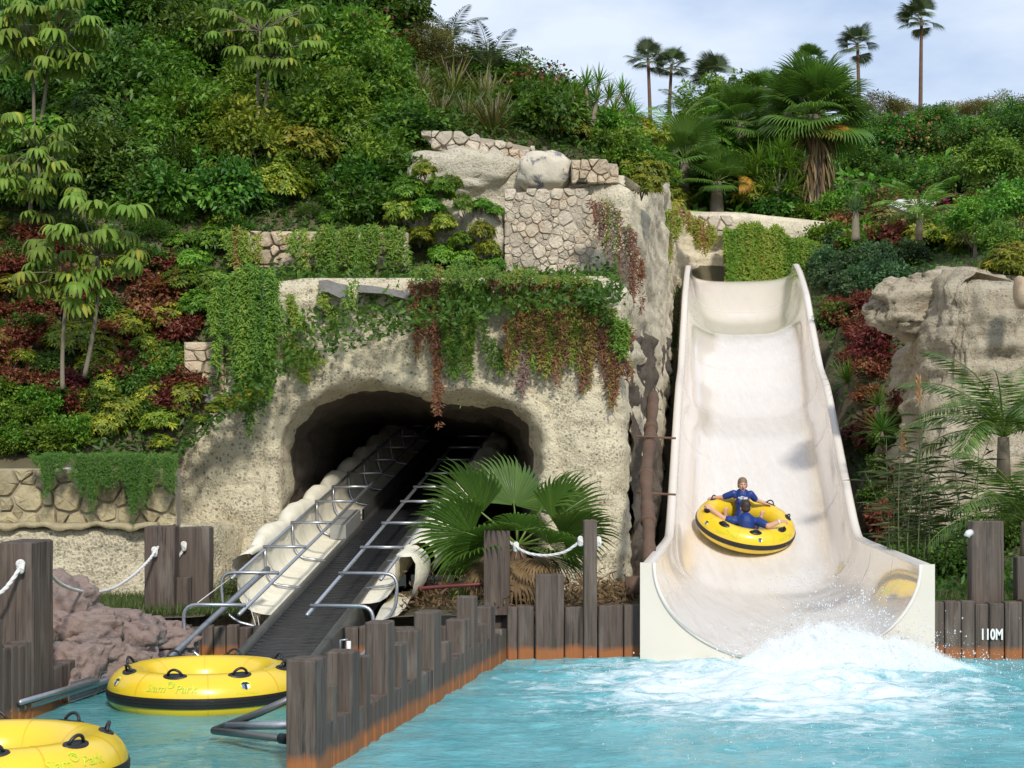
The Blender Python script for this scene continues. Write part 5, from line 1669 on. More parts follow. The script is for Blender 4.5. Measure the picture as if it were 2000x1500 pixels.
def bush_fine(seed, N=5200, L=.055, W=.016, rx=.5, rz=.4):
    g = np.random.default_rng(seed)
    n = 60
    d = rdir(n, g); d[:, 2] = np.abs(d[:, 2]) - .25; d = unit(d)
    c = d * np.array([rx, rx, rz]) * g.uniform(.5, .95, (n, 1)) + np.array([0, 0, rz * .7])
    i = g.integers(0, n, N)
    o = rdir(N, g) * g.random((N, 1)) ** .5 * .17
    ax = unit(o * 4 + d[i] + np.array([0, 0, -.3]) + g.normal(size=o.shape) * .5)
    return leaf_geo(c[i] + o, ax, rdir(N, g), L * g.uniform(.6, 1.5, N), W, g.uniform(.1, .8, n)[i] + g.normal(0, .14, N))
def rosette(seed, n=46, L=.6, W=.05, seg=4, droop=.5, up0=.1, up1=1.35, taper=.9, tint=(.2, .7)):
    """sword leaves from one point; droop bends the outer ones"""
    g = np.random.default_rng(seed)
    V, Fc, T = [], [], []
    for k in range(n):
        az = k * 2.39996 + g.normal(0, .15); el = up0 + (up1 - up0) * (k + .5) / n + g.normal(0, .08)
        l = L * g.uniform(.75, 1.1)
        d = np.array([math.cos(az) * math.cos(el), math.sin(az) * math.cos(el), math.sin(el)])
        s = np.array([-math.sin(az), math.cos(az), 0])
        p = np.zeros(3); b = len(V) and sum(len(x) for x in V)
        dd = d.copy(); rows = []
        for i in range(seg + 1):
            f = i / seg
            w_ = W * (.55 + 1.1 * f if f < .3 else .88 * (1 - ((f - .3) / .7) ** 1.7) + .02) * .5
            nrm = np.cross(s, dd)
            rows += [p + s * w_ + nrm * w_ * .35, p, p - s * w_ + nrm * w_ * .35]
            dd = unit(dd + np.array([0, 0, -1]) * droop * .5 * math.cos(el) / seg * (1 + 2 * f))
            p = p + dd * l / seg
        V.append(np.array(rows))
        for i in range(seg):
            for j in (0, 1):
                q = b + i * 3 + j
                Fc.append((q, q + 1, q + 4, q + 3))
        T.append(np.full(len(rows), np.clip(g.uniform(*tint), 0, 1)))
    V = np.concatenate(V); F4 = np.array(Fc)
    F3 = np.concatenate([F4[:, [0, 1, 2]], F4[:, [0, 2, 3]]])
    return V, F3, np.concatenate(T)
def fan_frond(seed, L=.75, n=28, span=250, petiole=.7, droop=.35, tipfray=.3):
    """palmate leaf: pleated blade, free drooping tips, petiole along +x"""
    g = np.random.default_rng(seed)
    V, Fc, T = [], [], []
    base = np.array([petiole, 0, 0])
    for k in range(n):
        a0 = math.radians(-span / 2 + span * k / n); a1 = math.radians(-span / 2 + span * (k + 1) / n); am = (a0 + a1) / 2
        l = L * (.72 + .28 * math.cos(am * .6)) * g.uniform(.93, 1.05)
        b = len(V)
        tw = g.normal(0, .03)
        for f, wf, z in ((.04, 1, 0), (.35, 1, 0), (.66, 1, -.02), (.84, .55, -.09), (1.0, .05, -.24)):
            r_ = l * f
            hw = r_ * math.tan((a1 - a0) / 2) * 1.02 if f < .7 else l * .66 * math.tan((a1 - a0) / 2) * wf
            zz = l * (z * droop * 2.2) + .10 * l * f * math.cos(am) - .16 * l * f * abs(math.sin(am / 2)) ** 2 * .6
            zz += tw * f * l * .4
            c_ = base + np.array([math.cos(am) * r_, math.sin(am) * r_, zz])
            s_ = np.array([-math.sin(am), math.cos(am), 0])
            V += [c_ - s_ * hw, c_ + np.array([0, 0, hw * .45]), c_ + s_ * hw]
            T += [.25 + .35 * g.random() + (tipfray if f > .95 else 0)] * 3
        for i in range(4):
            for j in (0, 1):
                q = b + i * 3 + j
                Fc.append((q, q + 1, q + 4, q + 3))
    F4 = np.array(Fc); F3 = np.concatenate([F4[:, [0, 1, 2]], F4[:, [0, 2, 3]]])
    b = len(V)
    pv_, pf_ = tube_geo([(0, 0, 0), (petiole * .5, 0, .02), (petiole, 0, 0), (petiole + .12 * L, 0, .01)], [.02, .014, .011, .004], 5)
    V += [np.array(p) for p in pv_]
    tri = []
    for f in pf_:
        for i in range(1, len(f) - 1): tri.append((f[0] + b, f[i] + b, f[i + 1] + b))
    T += [.85] * len(pv_)
    return np.array(V), np.concatenate([F3, np.array(tri)]), np.array(T)
def feather_frond(seed, L=2.0, n=34, lw=.035, ll=.42, arch=.9, hang=.5):
    """pinnate leaf arching along +x"""
    g = np.random.default_rng(seed)
    pts = []; p = np.zeros(3); el = 1.0
    for i in range(21):
        pts.append(p.copy())
        e = el - arch * 1.6 * (i / 20)
        p = p + np.array([math.cos(e), 0, math.sin(e)]) * L / 20
    pts = np.array(pts)
    pos, ax, nr, LL = [], [], [], []
    for k in range(n):
        f = .12 + .87 * k / n
        i = min(19, int(f * 20)); c = pts[i] + (pts[i + 1] - pts[i]) * (f * 20 - i)
        tg = unit(pts[i + 1] - pts[i])
        for s in (-1, 1):
            d = unit(np.array([0, s * 1.0, 0]) + tg * (.55 + .5 * f) + np.array([0, 0, .25 - hang]) + g.normal(0, .08, 3))
            pos.append(c); ax.append(d); nr.append(np.cross(d, tg) * s); LL.append(ll * (math.sin(math.pi * min(1, .15 + f * .85)) ** .7 + .15))
    v, f_, t_ = leaf_geo(pos, ax, nr, np.array(LL), lw, g.uniform(.2, .75, len(pos)), .2, droop=.18)
    tv, tf = tube_geo([tuple(q) for q in pts], list(np.linspace(.02, .004, 21)), 5)
    tri = []
    for q in tf:
        for i in range(1, len(q) - 1): tri.append((q[0], q[i], q[i + 1]))
    return merge([(v, f_, t_), (np.array([tuple(q) for q in tv]), np.array(tri), np.full(len(tv), .9))])
def umbrella_leaf(seed, n=13, L=.37, W=.085):
    """whorl of drooping leaflets at the end of its stalk"""
    g = np.random.default_rng(seed)
    V, Fc, T = [], [], []
    tt = g.uniform(.3, .75)
    for k in range(n):
        az = 2 * math.pi * k / n + g.normal(0, .07)
        l = L * g.uniform(.85, 1.1); b = len(V)
        el = g.uniform(.28, .42)
        p = np.array([math.cos(az), math.sin(az), 0]) * .015
        s = np.array([-math.sin(az), math.cos(az), 0])
        tk = np.clip(tt + g.normal(0, .08), 0, 1)
        for i in range(6):
            f = i / 5
            w_ = W * .5 * (0.12 if f == 0 else math.sin(math.pi * min(.97, f * .86 + .12)) ** .7 + .05)
            nrm = np.array([math.cos(az) * math.sin(-el), math.sin(az) * math.sin(-el), math.cos(el)])
            V += [p + s * w_ - nrm * w_ * .4, p, p - s * w_ - nrm * w_ * .4]
            T += [tk, min(1, tk + .14), tk]
            p = p + np.array([math.cos(az) * math.cos(el), math.sin(az) * math.cos(el), math.sin(el)]) * l / 5
            el -= (.62, .55, .42, .28, .1, 0)[i]
        for i in range(5):
            for j in (0, 1):
                q = b + i * 3 + j
                Fc.append((q, q + 1, q + 4, q + 3))
    F4 = np.array(Fc); F3 = np.concatenate([F4[:, [0, 1, 2]], F4[:, [0, 2, 3]]])
    return np.array(V), F3, np.array(T)

def md(name, g, mat=None): return mesh_data(name, g[0], g[1], [mat or M['mid']], False, g[2])
def branches(seed, n=7, h=.55, r=.012):
    g = random.Random(seed); mb = MB()
    for k in range(n):
        a = g.uniform(0, 6.28); s = g.uniform(.1, .38)
        mb.tube([(0, 0, -.12), (math.cos(a) * s * .35, math.sin(a) * s * .35, h * .4), (math.cos(a) * s, math.sin(a) * s, h * g.uniform(.7, 1.1))], [r, r * .7, r * .3], 5)
    return mesh_data('stems', mb.V, mb.F, [M['bark']], True)
PROTO = {
    'round': [md('foliage', bush_round(s)) for s in (1, 2, 3)],
    'whorl': [md('foliage', bush_whorl(s)) for s in (11, 12, 13)],
    'fine': [md('foliage', bush_fine(s)) for s in (21, 22)],
    'creeper': [md('foliage', bush_round(s, 40, 42, .115, .07, .5, .36, .17)) for s in (31, 32)],
    'tree': [md('crown', bush_round(s, 120, 60, .062, .034, .5, .42, .10)) for s in (41, 42, 43)],
    'slope': [md('crown', bush_round(s, 150, 34, .085, .045, .5, .46, .10)) for s in (81, 82)] + [md('crown', bush_whorl(s, 420, .085, .035, .5, .47)) for s in (83, 84)],
    'ragged': [md('crown', bush_round(s, 64, 85, .075, .036, .52, .5, .13)) for s in (91, 92, 93)],
    'strap': [md('foliage', rosette(s, 60, .75, .045, 5, 1.25, .1, 1.3)) for s in (51, 52)],
    'sword': [md('foliage', rosette(s, 48, .6, .05, 4, .25, -.3, 1.4)) for s in (61, 62)],
    'agave': [md('foliage', rosette(s, 30, .6, .07, 4, .15, .05, 1.4)) for s in (71,)],
}
STEM = [branches(s) for s in (1, 2, 3)]
def place(me, name, parent, mat, loc=(0, 0, 0), rot=(0, 0, 0), scale=(1, 1, 1)):
    o = link(name, me, parent, loc)
    o.rotation_euler = rot; o.scale = scale
    if mat is not None:
        o.material_slots[0].link = 'OBJECT'; o.material_slots[0].material = mat
    return o
vr = random.Random(99)
def shrub(kind, mat, loc, size, name, label, cat, group, squash=1.0):
    t_ = thing(name, label, cat, loc, group, vr.uniform(0, 6.28))
    place(vr.choice(PROTO[kind]), 'foliage', t_, mat, (0, 0, -.06 * size), (vr.uniform(-.2, .2), vr.uniform(-.2, .2), 0), (size * vr.uniform(.9, 1.15), size * vr.uniform(.9, 1.15), size * squash * vr.uniform(.85, 1.15)))
    place(vr.choice(STEM), 'stems', t_, None, (0, 0, 0), (0, 0, 0), (size,) * 3)
    return t_
def march(px, py, zf, y0=24.5, y1=100, step=.12):
    Y = np.arange(y0, y1, step)
    X = (px - 1000) * Y / F; Zr = CAMZ + (HZ - py) * Y / F
    hit = np.nonzero(Zr < zf(X, Y))[0]
    if not len(hit): return None
    i = hit[0]
    return Vector((X[i], Y[i], float(zf(X[i], Y[i]))))
LMK = [(70, 80, 'by the corner umbrella tree'), (60, 330, 'by the yellowing umbrella tree'), (505, 130, 'around the slender umbrella tree'), (300, 60, 'high between the two tallest umbrella trees'), (300, 230, 'in the hollow between the umbrella trees'), (700, 90, 'below the red blossoms at the crest'),
       (650, 330, 'above the succulent curtain'), (350, 380, 'above the bank left of the boulder wall'), (820, 290, 'left of the coping wall'), (170, 380, 'above the young umbrella tree'), (50, 520, 'left of the young umbrella tree'), (300, 600, 'right of the young umbrella tree'), (150, 740, 'at the foot of the young umbrella tree'), (370, 770, 'around the narrow stone pier'), (40, 790, 'above the low tuff wall'), (450, 530, 'left of the cave ledge')]
def scatter(poly, spacing, specs, zf, seed, y0=24.5, jit=.42, size=(.7, 1.1), squash=.9, lm=False):
    """specs: list of (weight, kind, material, name, label, category, group)"""
    g = random.Random(seed)
    xs = [p[0] for p in poly]; yy_ = [p[1] for p in poly]
    tot = sum(s[0] for s in specs); n = 0
    y = min(yy_)
    odd = 0
    while y <= max(yy_):
        x = min(xs) + (spacing / 2 if odd else 0)
        while x <= max(xs):
            qx, qy = x + g.uniform(-jit, jit) * spacing, y + g.uniform(-jit, jit) * spacing
            if pip(np.array([qx]), np.array([qy]), poly)[0]:
                p = march(qx, qy, zf, y0)
                if p is not None:
                    r_ = g.uniform(0, tot); s = specs[-1]
                    for q in specs:
                        r_ -= q[0]
                        if r_ <= 0: s = q; break
                    z_ = g.uniform(*size); fz_ = (z_ - size[0]) / (size[1] - size[0])
                    if zf is zr and p.x - float(slide_x(p.y)) < 2.05 + z_ * .55 and p.y < 57: x += spacing; continue
                    sw = 'small' if fz_ < .33 else 'medium' if fz_ < .67 else 'large'
                    lab = sw + ' ' + s[4]
                    if lm: lab += ' ' + min(LMK, key=lambda q: math.hypot(q[0] - qx, q[1] - qy))[2]
                    shrub(s[1], M[s[2]], p, z_, s[3], lab, s[5], s[6], squash); n += 1
            x += spacing
        y += spacing * .8; odd ^= 1
    return n
S_DARK = (3, 'round', 'dark', 'leafy_shrub', 'dark green leafy shrub', 'shrub', 'dark green shrubs on the slope')
S_MID = (2, 'whorl', 'mid', 'schefflera_shrub', 'mid green whorled-leaf shrub', 'shrub', 'whorled-leaf shrubs on the slope')
S_YEL = (3, 'whorl', 'yel', 'variegated_shrub', 'yellow-green variegated shrub', 'shrub', 'variegated shrubs on the slope')
S_FINE = (1, 'fine', 'fern', 'feathery_shrub', 'feathery green shrub', 'shrub', 'feathery shrubs on the slope')
S_RED = (1.7, 'creeper', 'red', 'red_creeper', 'red autumn creeper', 'creeper', 'red creepers on the left bank')
S_REDUP = (1, 'creeper', 'red', 'red_creeper', 'dark red-brown creeper', 'creeper', 'red creepers high on the slope')
nsh = 0
nsh += scatter([(-30, -40), (790, -40), (800, 130), (800, 250), (850, 330), (880, 400), (780, 445), (600, 435), (440, 425), (-30, 430)], 66, [S_DARK, S_MID, (1, *S_FINE[1:])], zl, 1, 28.5, size=(.6, 1.5), lm=True)
nsh += scatter([(330, 200), (640, 170), (760, 300), (720, 430), (440, 410), (330, 300)], 72, [S_YEL, (1, *S_MID[1:])], zl, 2, 28.5, size=(.6, 1.0), lm=True)
nsh += scatter([(120, 0), (260, 0), (370, 90), (300, 120), (130, 60)], 80, [S_REDUP], zl, 3, 28.5, size=(.6, .9), lm=True)
nsh += scatter([(820, 330), (930, 345), (985, 400), (975, 510), (930, 535), (850, 500), (800, 440)], 58, [(3, 'whorl', 'mid', 'schefflera_shrub', 'bright green shrub clinging beside the smooth rocks left of the rubble wall', 'shrub', 'shrubs beside the rubble wall'), (2, 'whorl', 'yel', 'variegated_shrub', 'yellow-green shrub clinging beside the smooth rocks left of the rubble wall', 'shrub', 'yellow shrubs beside the rubble wall')], zl, 4, 27.3, size=(.45, .68))
nsh += scatter([(600, 420), (800, 430), (990, 520), (990, 548), (820, 540), (600, 450)], 52, [(2, 'whorl', 'mid', 'ledge_shrub', 'low green plant growing along the ledge over the cave', 'plant', 'low plants on the cave ledge'), (1, 'fine', 'fern', 'ledge_fern', 'low feathery fern growing along the ledge over the cave', 'fern', 'ferns on the cave ledge')], zl, 5, 26.7, size=(.35, .6), squash=.7)
nsh += scatter([(240, 415), (450, 415), (545, 540), (480, 640), (380, 640), (300, 540)], 52, [(3, 'whorl', 'mid', 'schefflera_shrub', 'green shrub on the bank left of the cave ledge', 'shrub', 'green shrubs left of the ledge'), (2, 'fine', 'fern', 'feathery_shrub', 'feathery green plant on the bank left of the cave ledge', 'shrub', 'feathery plants left of the ledge')], zl, 6, 26, size=(.5, .85))
nsh += scatter([(-30, 430), (70, 430), (330, 530), (390, 680), (385, 840), (330, 880), (-30, 790)], 52, [S_RED, (1.1, 'round', 'dark', 'bank_shrub', 'dark green shrub among red creepers', 'shrub', 'shrubs among the red creepers'), (.9, 'whorl', 'yel', 'bank_variegated_shrub', 'yellow shrub among red creepers', 'shrub', 'yellow shrubs among the red creepers')], zl, 7, 24.9, size=(.5, .8), lm=True)
nsh += scatter([(140, 690), (330, 640), (390, 780), (340, 905), (180, 880)], 55, [(3, 'whorl', 'yel', 'variegated_shrub', 'bright yellow-green shrub', 'shrub', 'variegated shrubs above the ferns')], zl, 8, 24.8, size=(.45, .72), lm=True)
nsh += scatter([(-30, 780), (110, 770), (150, 900), (-30, 905)], 55, [(3, 'round', 'mid', 'bank_shrub', 'mid green shrub just above the low tuff wall', 'shrub', 'shrubs above the low tuff wall')], zl, 9, 24.8, size=(.5, .75))
S_STRAP = (3, 'strap', 'olive', 'strap_leaf_plant', 'olive-brown strap-leaved clump near the skyline above the upper wall', 'plant', 'strap-leaved clumps near the skyline')
nsh += scatter([(770, 110), (860, 90), (930, 120), (1010, 160), (1110, 190), (1120, 275), (1010, 275), (880, 255), (800, 230)], 46, [S_STRAP, (1.2, 'round', 'dark', 'leafy_shrub', 'dark shrub among the strap-leaved clumps near the skyline', 'shrub', 'shrubs among the strap-leaved clumps')], zl, 10, 30.5, size=(.95, 1.5), squash=1.0)
nsh += scatter([(1060, 225), (1240, 260), (1290, 340), (1210, 335), (1090, 290)], 48, [(2, 'round', 'mid', 'leafy_shrub', 'green shrub behind the parapet on the cliff corner', 'shrub', 'shrubs behind the parapet'), (1, 'whorl', 'yel', 'variegated_shrub', 'yellow-flecked shrub behind the parapet on the cliff corner', 'shrub', 'yellow shrubs behind the parapet')], zl, 11, 30.2, size=(.7, 1.05))
nsh += scatter([(760, 30), (850, 40), (900, 110), (960, 140), (880, 150), (790, 130)], 52, [(1, 'fine', 'olive', 'wispy_shrub', 'wispy grey-green shrub against the sky at the crest of the slope', 'shrub', 'wispy shrubs at the crest')], zl, 12, 33, size=(.9, 1.3))
nsh += scatter([(1215, 335), (1285, 335), (1300, 400), (1240, 385)], 30, [(2, 'whorl', 'yel', 'edge_shrub', 'yellow-green shrub at the brink of the layered cliff', 'shrub', 'shrubs at the brink of the layered cliff'), (1, 'round', 'mid', 'edge_shrub', 'green shrub at the brink of the layered cliff', 'shrub', 'green shrubs at the brink of the layered cliff')], zl, 20, 30.0, size=(.55, .85))
for i, (a, c, s_, m_) in enumerate([(830, 330, .42, 'yel'), (858, 370, .5, 'mid'), (885, 350, .34, 'mid'), (838, 405, .55, 'mid'), (905, 400, .42, 'mid'), (940, 395, .40, 'mid'), (965, 405, .34, 'mid'), (870, 440, .5, 'yel'), (905, 470, .45, 'mid'), (940, 450, .48, 'yel'), (950, 490, .5, 'yel'), (965, 520, .46, 'mid'), (910, 515, .5, 'mid'), (860, 500, .5, 'mid'), (820, 460, .55, 'yel'), (800, 380, .6, 'mid'), (790, 420, .6, 'yel')]):
    shrub('whorl', M[m_], P(a, c + 18, 29.0), s_, 'cliff_shrub', ('yellow-green' if m_ == 'yel' else 'bright green') + ' shrub clinging to the pale rock ' + ('below the coping wall' if c < 410 else 'left of the rubble wall'), 'shrub', 'shrubs clinging to the pale rock')
# right-hand bank
nsh += scatter([(1575, 500), (1700, 480), (1830, 520), (1720, 600), (1590, 590)], 46, [(2, 'round', 'blue', 'leafy_shrub', 'blue-green shrub on the bank right of the slide top', 'shrub', 'blue-green shrubs by the slide top')], zr, 13, 33, size=(.9, 1.4))
nsh += scatter([(1590, 590), (1700, 600), (1740, 700), (1720, 780), (1690, 930), (1650, 950), (1630, 780), (1600, 700)], 38, [(3, 'creeper', 'red', 'red_shrub', 'dark red leafy shrub between slide and rock outcrop', 'shrub', 'red shrubs right of the slide')], zr, 14, 30, size=(.6, .95))
rb = random.Random(44)
for i in range(46):
    Y = rb.uniform(30.5, 47); dx = rb.uniform(2.35, 4.0)
    x = float(slide_x(Y)) + dx; z_ = rb.uniform(.55, .95)
    far_ = Y > 41
    kd, mt, nm, lb, gp = rb.choice([('creeper', 'red', 'red_shrub', 'dark red leafy shrub between slide and rock outcrop', 'red shrubs right of the slide')] * 4 + [('round', 'dark', 'leafy_shrub', 'dark green shrub among the red ones right of the slide', 'dark shrubs right of the slide')] * 2)
    if Y < 33: kd, mt, nm, lb, gp = 'round', 'dark', 'leafy_shrub', 'dark green shrub low beside the slide wall', 'dark shrubs beside the slide wall'
    shrub(kd, M[mt], Vector((x, Y, float(zr_clip(x, Y)))), z_, nm, ('small ' if z_ < .68 else 'medium ' if z_ < .82 else 'large ') + lb + (' near its run-out' if Y < 34 else ' below the yucca rosette' if Y < 38 else ' below the blue-green shrubs' if Y > 43 else ''), 'shrub', gp)
nsh += scatter([(1665, 850), (1760, 840), (1770, 1040), (1700, 1040)], 50, [(2, 'whorl', 'blue', 'blue_green_shrub', 'blue-green whorled shrub beside the slide run-out', 'shrub', 'blue-green shrubs by the run-out'), (2, 'round', 'dark', 'leafy_shrub', 'dark shrub beside the slide run-out', 'shrub', 'dark shrubs by the run-out')], zr, 15, 24, size=(.5, .75))
nsh += scatter([(1700, 950), (2030, 950), (2030, 1170), (1760, 1170)], 62, [(2, 'round', 'dark', 'leafy_shrub', 'dark green shrub behind the timber wall marked 110M', 'shrub', 'dark shrubs behind the marked wall'), (1, 'fine', 'grass', 'wispy_shrub', 'wispy grassy plant behind the timber wall marked 110M', 'shrub', 'wispy plants behind the marked wall')], zr, 16, 22.3, size=(.55, .85))
nsh += scatter([(1790, 330), (2030, 300), (2030, 570), (1880, 560), (1780, 520)], 62, [(2, 'whorl', 'yel', 'variegated_shrub', 'yellow-green shrub above the right-hand rock outcrop', 'shrub', 'yellow shrubs above the outcrop'), (2, 'round', 'mid', 'leafy_shrub', 'green shrub above the right-hand rock outcrop', 'shrub', 'green shrubs above the outcrop')], zr, 17, 33.8, size=(.9, 1.5))
nsh += scatter([(1230, 330), (1560, 330), (1560, 440), (1260, 430)], 46, [(2, 'round', 'dark', 'leafy_shrub', 'dark shrub at the foot of the palms behind the slide', 'shrub', 'shrubs under the palms'), (1, 'whorl', 'yel', 'variegated_shrub', 'yellow-green shrub at the foot of the palms behind the slide', 'shrub', 'yellow shrubs under the palms')], zr, 18, 58.6, size=(1.2, 2.0))
nsh += scatter([(1560, 420), (1800, 400), (1800, 520), (1600, 520)], 44, [(2, 'round', 'mid', 'leafy_shrub', 'green shrub right of the skirted fan palm', 'shrub', 'green shrubs right of the skirted palm'), (1, 'creeper', 'red', 'red_shrub', 'reddish shrub right of the skirted fan palm', 'shrub', 'red shrubs right of the skirted palm'), (1, 'whorl', 'olive', 'olive_shrub', 'olive-brown shrub right of the skirted fan palm', 'shrub', 'olive shrubs right of the skirted palm')], zr, 19, 48, size=(1.1, 1.7))
# behind conveyor and posts
for px, py, Y, k, m_, sz in [(470, 1180, 24.2, 'fine', 'grass', .7), (430, 1190, 24.6, 'fine', 'grass', .6), (900, 1175, 23.0, 'fine', 'fern', .3)]:
    shrub(k, M[m_], P(px, py, Y), sz, 'grass_tuft', 'tuft of low green growth beside the foot of the conveyor', 'plant', 'low growth beside the conveyor')

# far trees, each with trunk and crown
TLM = [(1797, 260, 'under the tallest thin palm'), (1690, 310, 'right of the skirted fan palm'), (1820, 370, 'behind the white canopy'), (1960, 300, 'behind the brighter green trees'), (1330, 300, 'near the two thin palms'), (1400, 230, 'under the windswept palm'), (1480, 300, 'beside the skirted fan palm')]
def tree(px, py, Y, rpx, mat, label, group, squash=.9, kind='tree', zf=None, lms=None):
    if lms: label += ' ' + min(lms, key=lambda q: math.hypot(q[0] - px, q[1] - py))[2]
    elif mat in ('dark', 'mid'): label += ' ' + min(TLM, key=lambda q: math.hypot(q[0] - px, q[1] - py))[2]
    c = P(px, py, Y); r_ = rpx * Y / F
    zg = float((zf or zr)(c.x, Y)) - .2
    base = Vector((c.x, Y, min(zg, c.z - r_)))
    t_ = thing('tree', label, 'tree', base, group, vr.uniform(0, 6.28))
    h = c.z - base.z
    g = random.Random(px * 7 + py)
    mb = MB(); mb.tube([(0, 0, 0), (.1 * r_, 0, h * .5), (0, .1 * r_, h)], [.10 * r_, .08 * r_, .04 * r_], 7)
    for k in range(5):
        a = g.uniform(0, 6.28); mb.tube([(0, 0, h * .6), (math.cos(a) * r_ * .3, math.sin(a) * r_ * .3, h * .6 + r_ * .35), (math.cos(a) * r_ * .6, math.sin(a) * r_ * .6, h * .6 + r_ * .6)], [.045 * r_, .03 * r_, .01 * r_], 5)
    link('trunk', mesh_data('trunk', mb.V, mb.F, [M['bark']], True), t_)
    place(vr.choice(PROTO[kind]), 'crown', t_, M[mat], (0, 0, h - r_ * .75 * squash), (0, 0, vr.uniform(0, 6)), (2.2 * r_, 2.2 * r_, 2.2 * r_ * squash))
    return t_
for a in [(1312, 330, 66, 45), (1352, 262, 68, 50), (1400, 222, 69, 64), (1455, 208, 70, 64), (1505, 225, 69, 60), (1550, 250, 70, 55), (1380, 300, 64, 55), (1440, 290, 65, 55), (1490, 330, 63, 45), (1290, 340, 62, 40)]:
    tree(*a, 'mid', 'bushy green tree behind the slide', 'trees left of the skirted palm')
for a in [(1700, 260, 76, 50), (1828, 232, 80, 34), (1976, 245, 78, 45), (1740, 285, 72, 60), (1800, 300, 72, 65), (1860, 300, 74, 60), (1920, 290, 72, 60), (1980, 280, 70, 60), (2040, 290, 68, 60), (1690, 330, 68, 50), (1755, 360, 66, 55), (1830, 370, 62, 55), (1720, 410, 60, 45), (1900, 360, 60, 60), (1980, 360, 58, 60)]:
    tree(*a, 'dark', 'dense dark green hillside tree', 'trees on the right-hand hill')
for a in [(1940, 320, 50, 60), (1990, 400, 46, 60), (1900, 430, 48, 50), (1960, 470, 42, 45)]:
    tree(*a, 'lit', 'brighter green tree', 'bright trees above the outcrop', lms=[(1940, 320, 'tallest of those above the right-hand outcrop'), (1990, 400, 'behind the small upright stone on the outcrop'), (1900, 430, 'right of the pink bougainvillea'), (1960, 470, 'lowest of those above the right-hand outcrop')])
for a in [(1722, 208, 100, 48), (1862, 222, 105, 40), (1955, 212, 105, 50), (2012, 222, 105, 42), (1765, 222, 104, 36), (1905, 215, 102, 34)]:
    tree(*a, 'olive', 'sparse grey-brown tree on the far skyline', 'sparse trees on the skyline', .7, 'fine')

for px, py, r_, m_ in [(185, 250, 75, 'dark'), (270, 330, 62, 'dark'), (330, 140, 60, 'mid'), (420, 250, 66, 'yel'), (590, 300, 62, 'yel'), (670, 190, 66, 'mid'), (745, 330, 58, 'mid'), (540, 370, 55, 'yel'), (225, 110, 60, 'dark'), (640, 80, 60, 'dark'), (350, 40, 55, 'dark'), (730, 50, 60, 'dark'), (700, 270, 55, 'mid'), (480, 180, 50, 'mid'), (790, 240, 45, 'mid')]:
    q = march(px, py + r_ * .6, zl, 28.5)
    if q is None: continue
    tree(px, py, q.y - .15, r_, m_, {'dark': 'dark green small tree', 'mid': 'bright green small tree', 'yel': 'yellow-green small tree'}[m_], 'small trees on the slope', .95, 'slope', zl, LMK)
for px, py, r_, m_ in [(160, 60, 95, 'dark'), (300, 40, 85, 'dark'), (400, 100, 80, 'dark'), (620, 30, 90, 'dark'), (560, 140, 80, 'mid'), (700, 130, 85, 'mid'), (250, 190, 90, 'dark'), (360, 260, 85, 'mid'), (480, 300, 80, 'yel'), (130, 180, 75, 'dark'), (640, 250, 85, 'mid'), (740, 190, 70, 'mid'), (200, 330, 75, 'dark'), (30, 190, 70, 'dark')]:
    q = march(px, py + r_ * .5, zl, 28.5)
    if q is None: continue
    tree(px, py, q.y - .2, r_, m_, {'dark': 'broad dark green tree', 'mid': 'broad bright green tree', 'yel': 'broad yellow-green tree'}[m_], 'broad trees on the slope', 1.0, 'ragged', zl, LMK)
CLM = [(780, 40, 'at the crest below the red blossoms'), (860, 90, 'at the crest under the feather sprays'), (960, 150, 'at the crest left of the reddish blossoms'), (1080, 170, 'at the crest left of the yucca-like tree'), (1200, 240, 'behind the yucca-like tree')]
for px, py, r_, m_ in [(770, 30, 60, 'dark'), (835, 75, 48, 'olive'), (890, 120, 48, 'olive'), (950, 140, 42, 'mid'), (1010, 160, 45, 'mid'), (1065, 180, 42, 'dark'), (1110, 200, 40, 'mid'), (1215, 250, 40, 'mid'), (1160, 240, 36, 'dark'), (905, 190, 46, 'olive')]:
    tree(px, py, 37.0 if px < 1100 else 36, r_, m_, {'dark': 'dark bushy tree', 'mid': 'green bushy tree', 'olive': 'wispy olive tree'}[m_], 'bushy trees along the crest', .95, 'slope' if m_ != 'olive' else 'fine', zl, CLM)
# umbrella trees
UL = [md('leaf_whorl', umbrella_leaf(s), M['umbrella']) for s in range(200, 206)]
def umbrella(label, base_px, leaves, trunks, lmul=1.0):
    bx, by, bY = base_px
    b = P(bx, by, bY)
    t_ = thing('umbrella_tree', label, 'tree', b)
    g = random.Random(int(bx * 3 + by))
    tops = []
    for tr_ in trunks:
        pts = [P(*q) for q in tr_]
        cu = catmull(pts, 6)
        part('trunk', *tube_geo(cu, list(np.linspace(.038, .02, len(cu))), 8), M['bark_pale'], t_, True)
        tops.append(cu[-1])
    xs_ = [q[0] for q in leaves]; ys_ = [q[1] for q in leaves]
    extra = [(a + g.uniform(-26, 26), c + g.uniform(-20, 20)) for a, c in leaves if g.random() < .7]
    for px, py in leaves + extra:
        Y = bY - .4 + g.uniform(-.55, .35)
        p = P(px, py, Y) - b
        s = lmul * g.uniform(.85, 1.15)
        o = place(g.choice(UL), 'leaf_whorl', t_, None, p, (g.uniform(-.35, .15), g.uniform(-.25, .25), g.uniform(0, 6)), (s, s, s))
        tp_ = min(tops, key=lambda q: (q - b - p).length) - b
        mb = MB(); mb.tube([tp_, (tp_ + p) / 2 + Vector((0, 0, .04)), p], [.011, .009, .007], 5)
        o2 = link('leaf_stalk', mesh_data('leaf_stalk', mb.V, mb.F, [M['bark']], True), t_)
    return t_
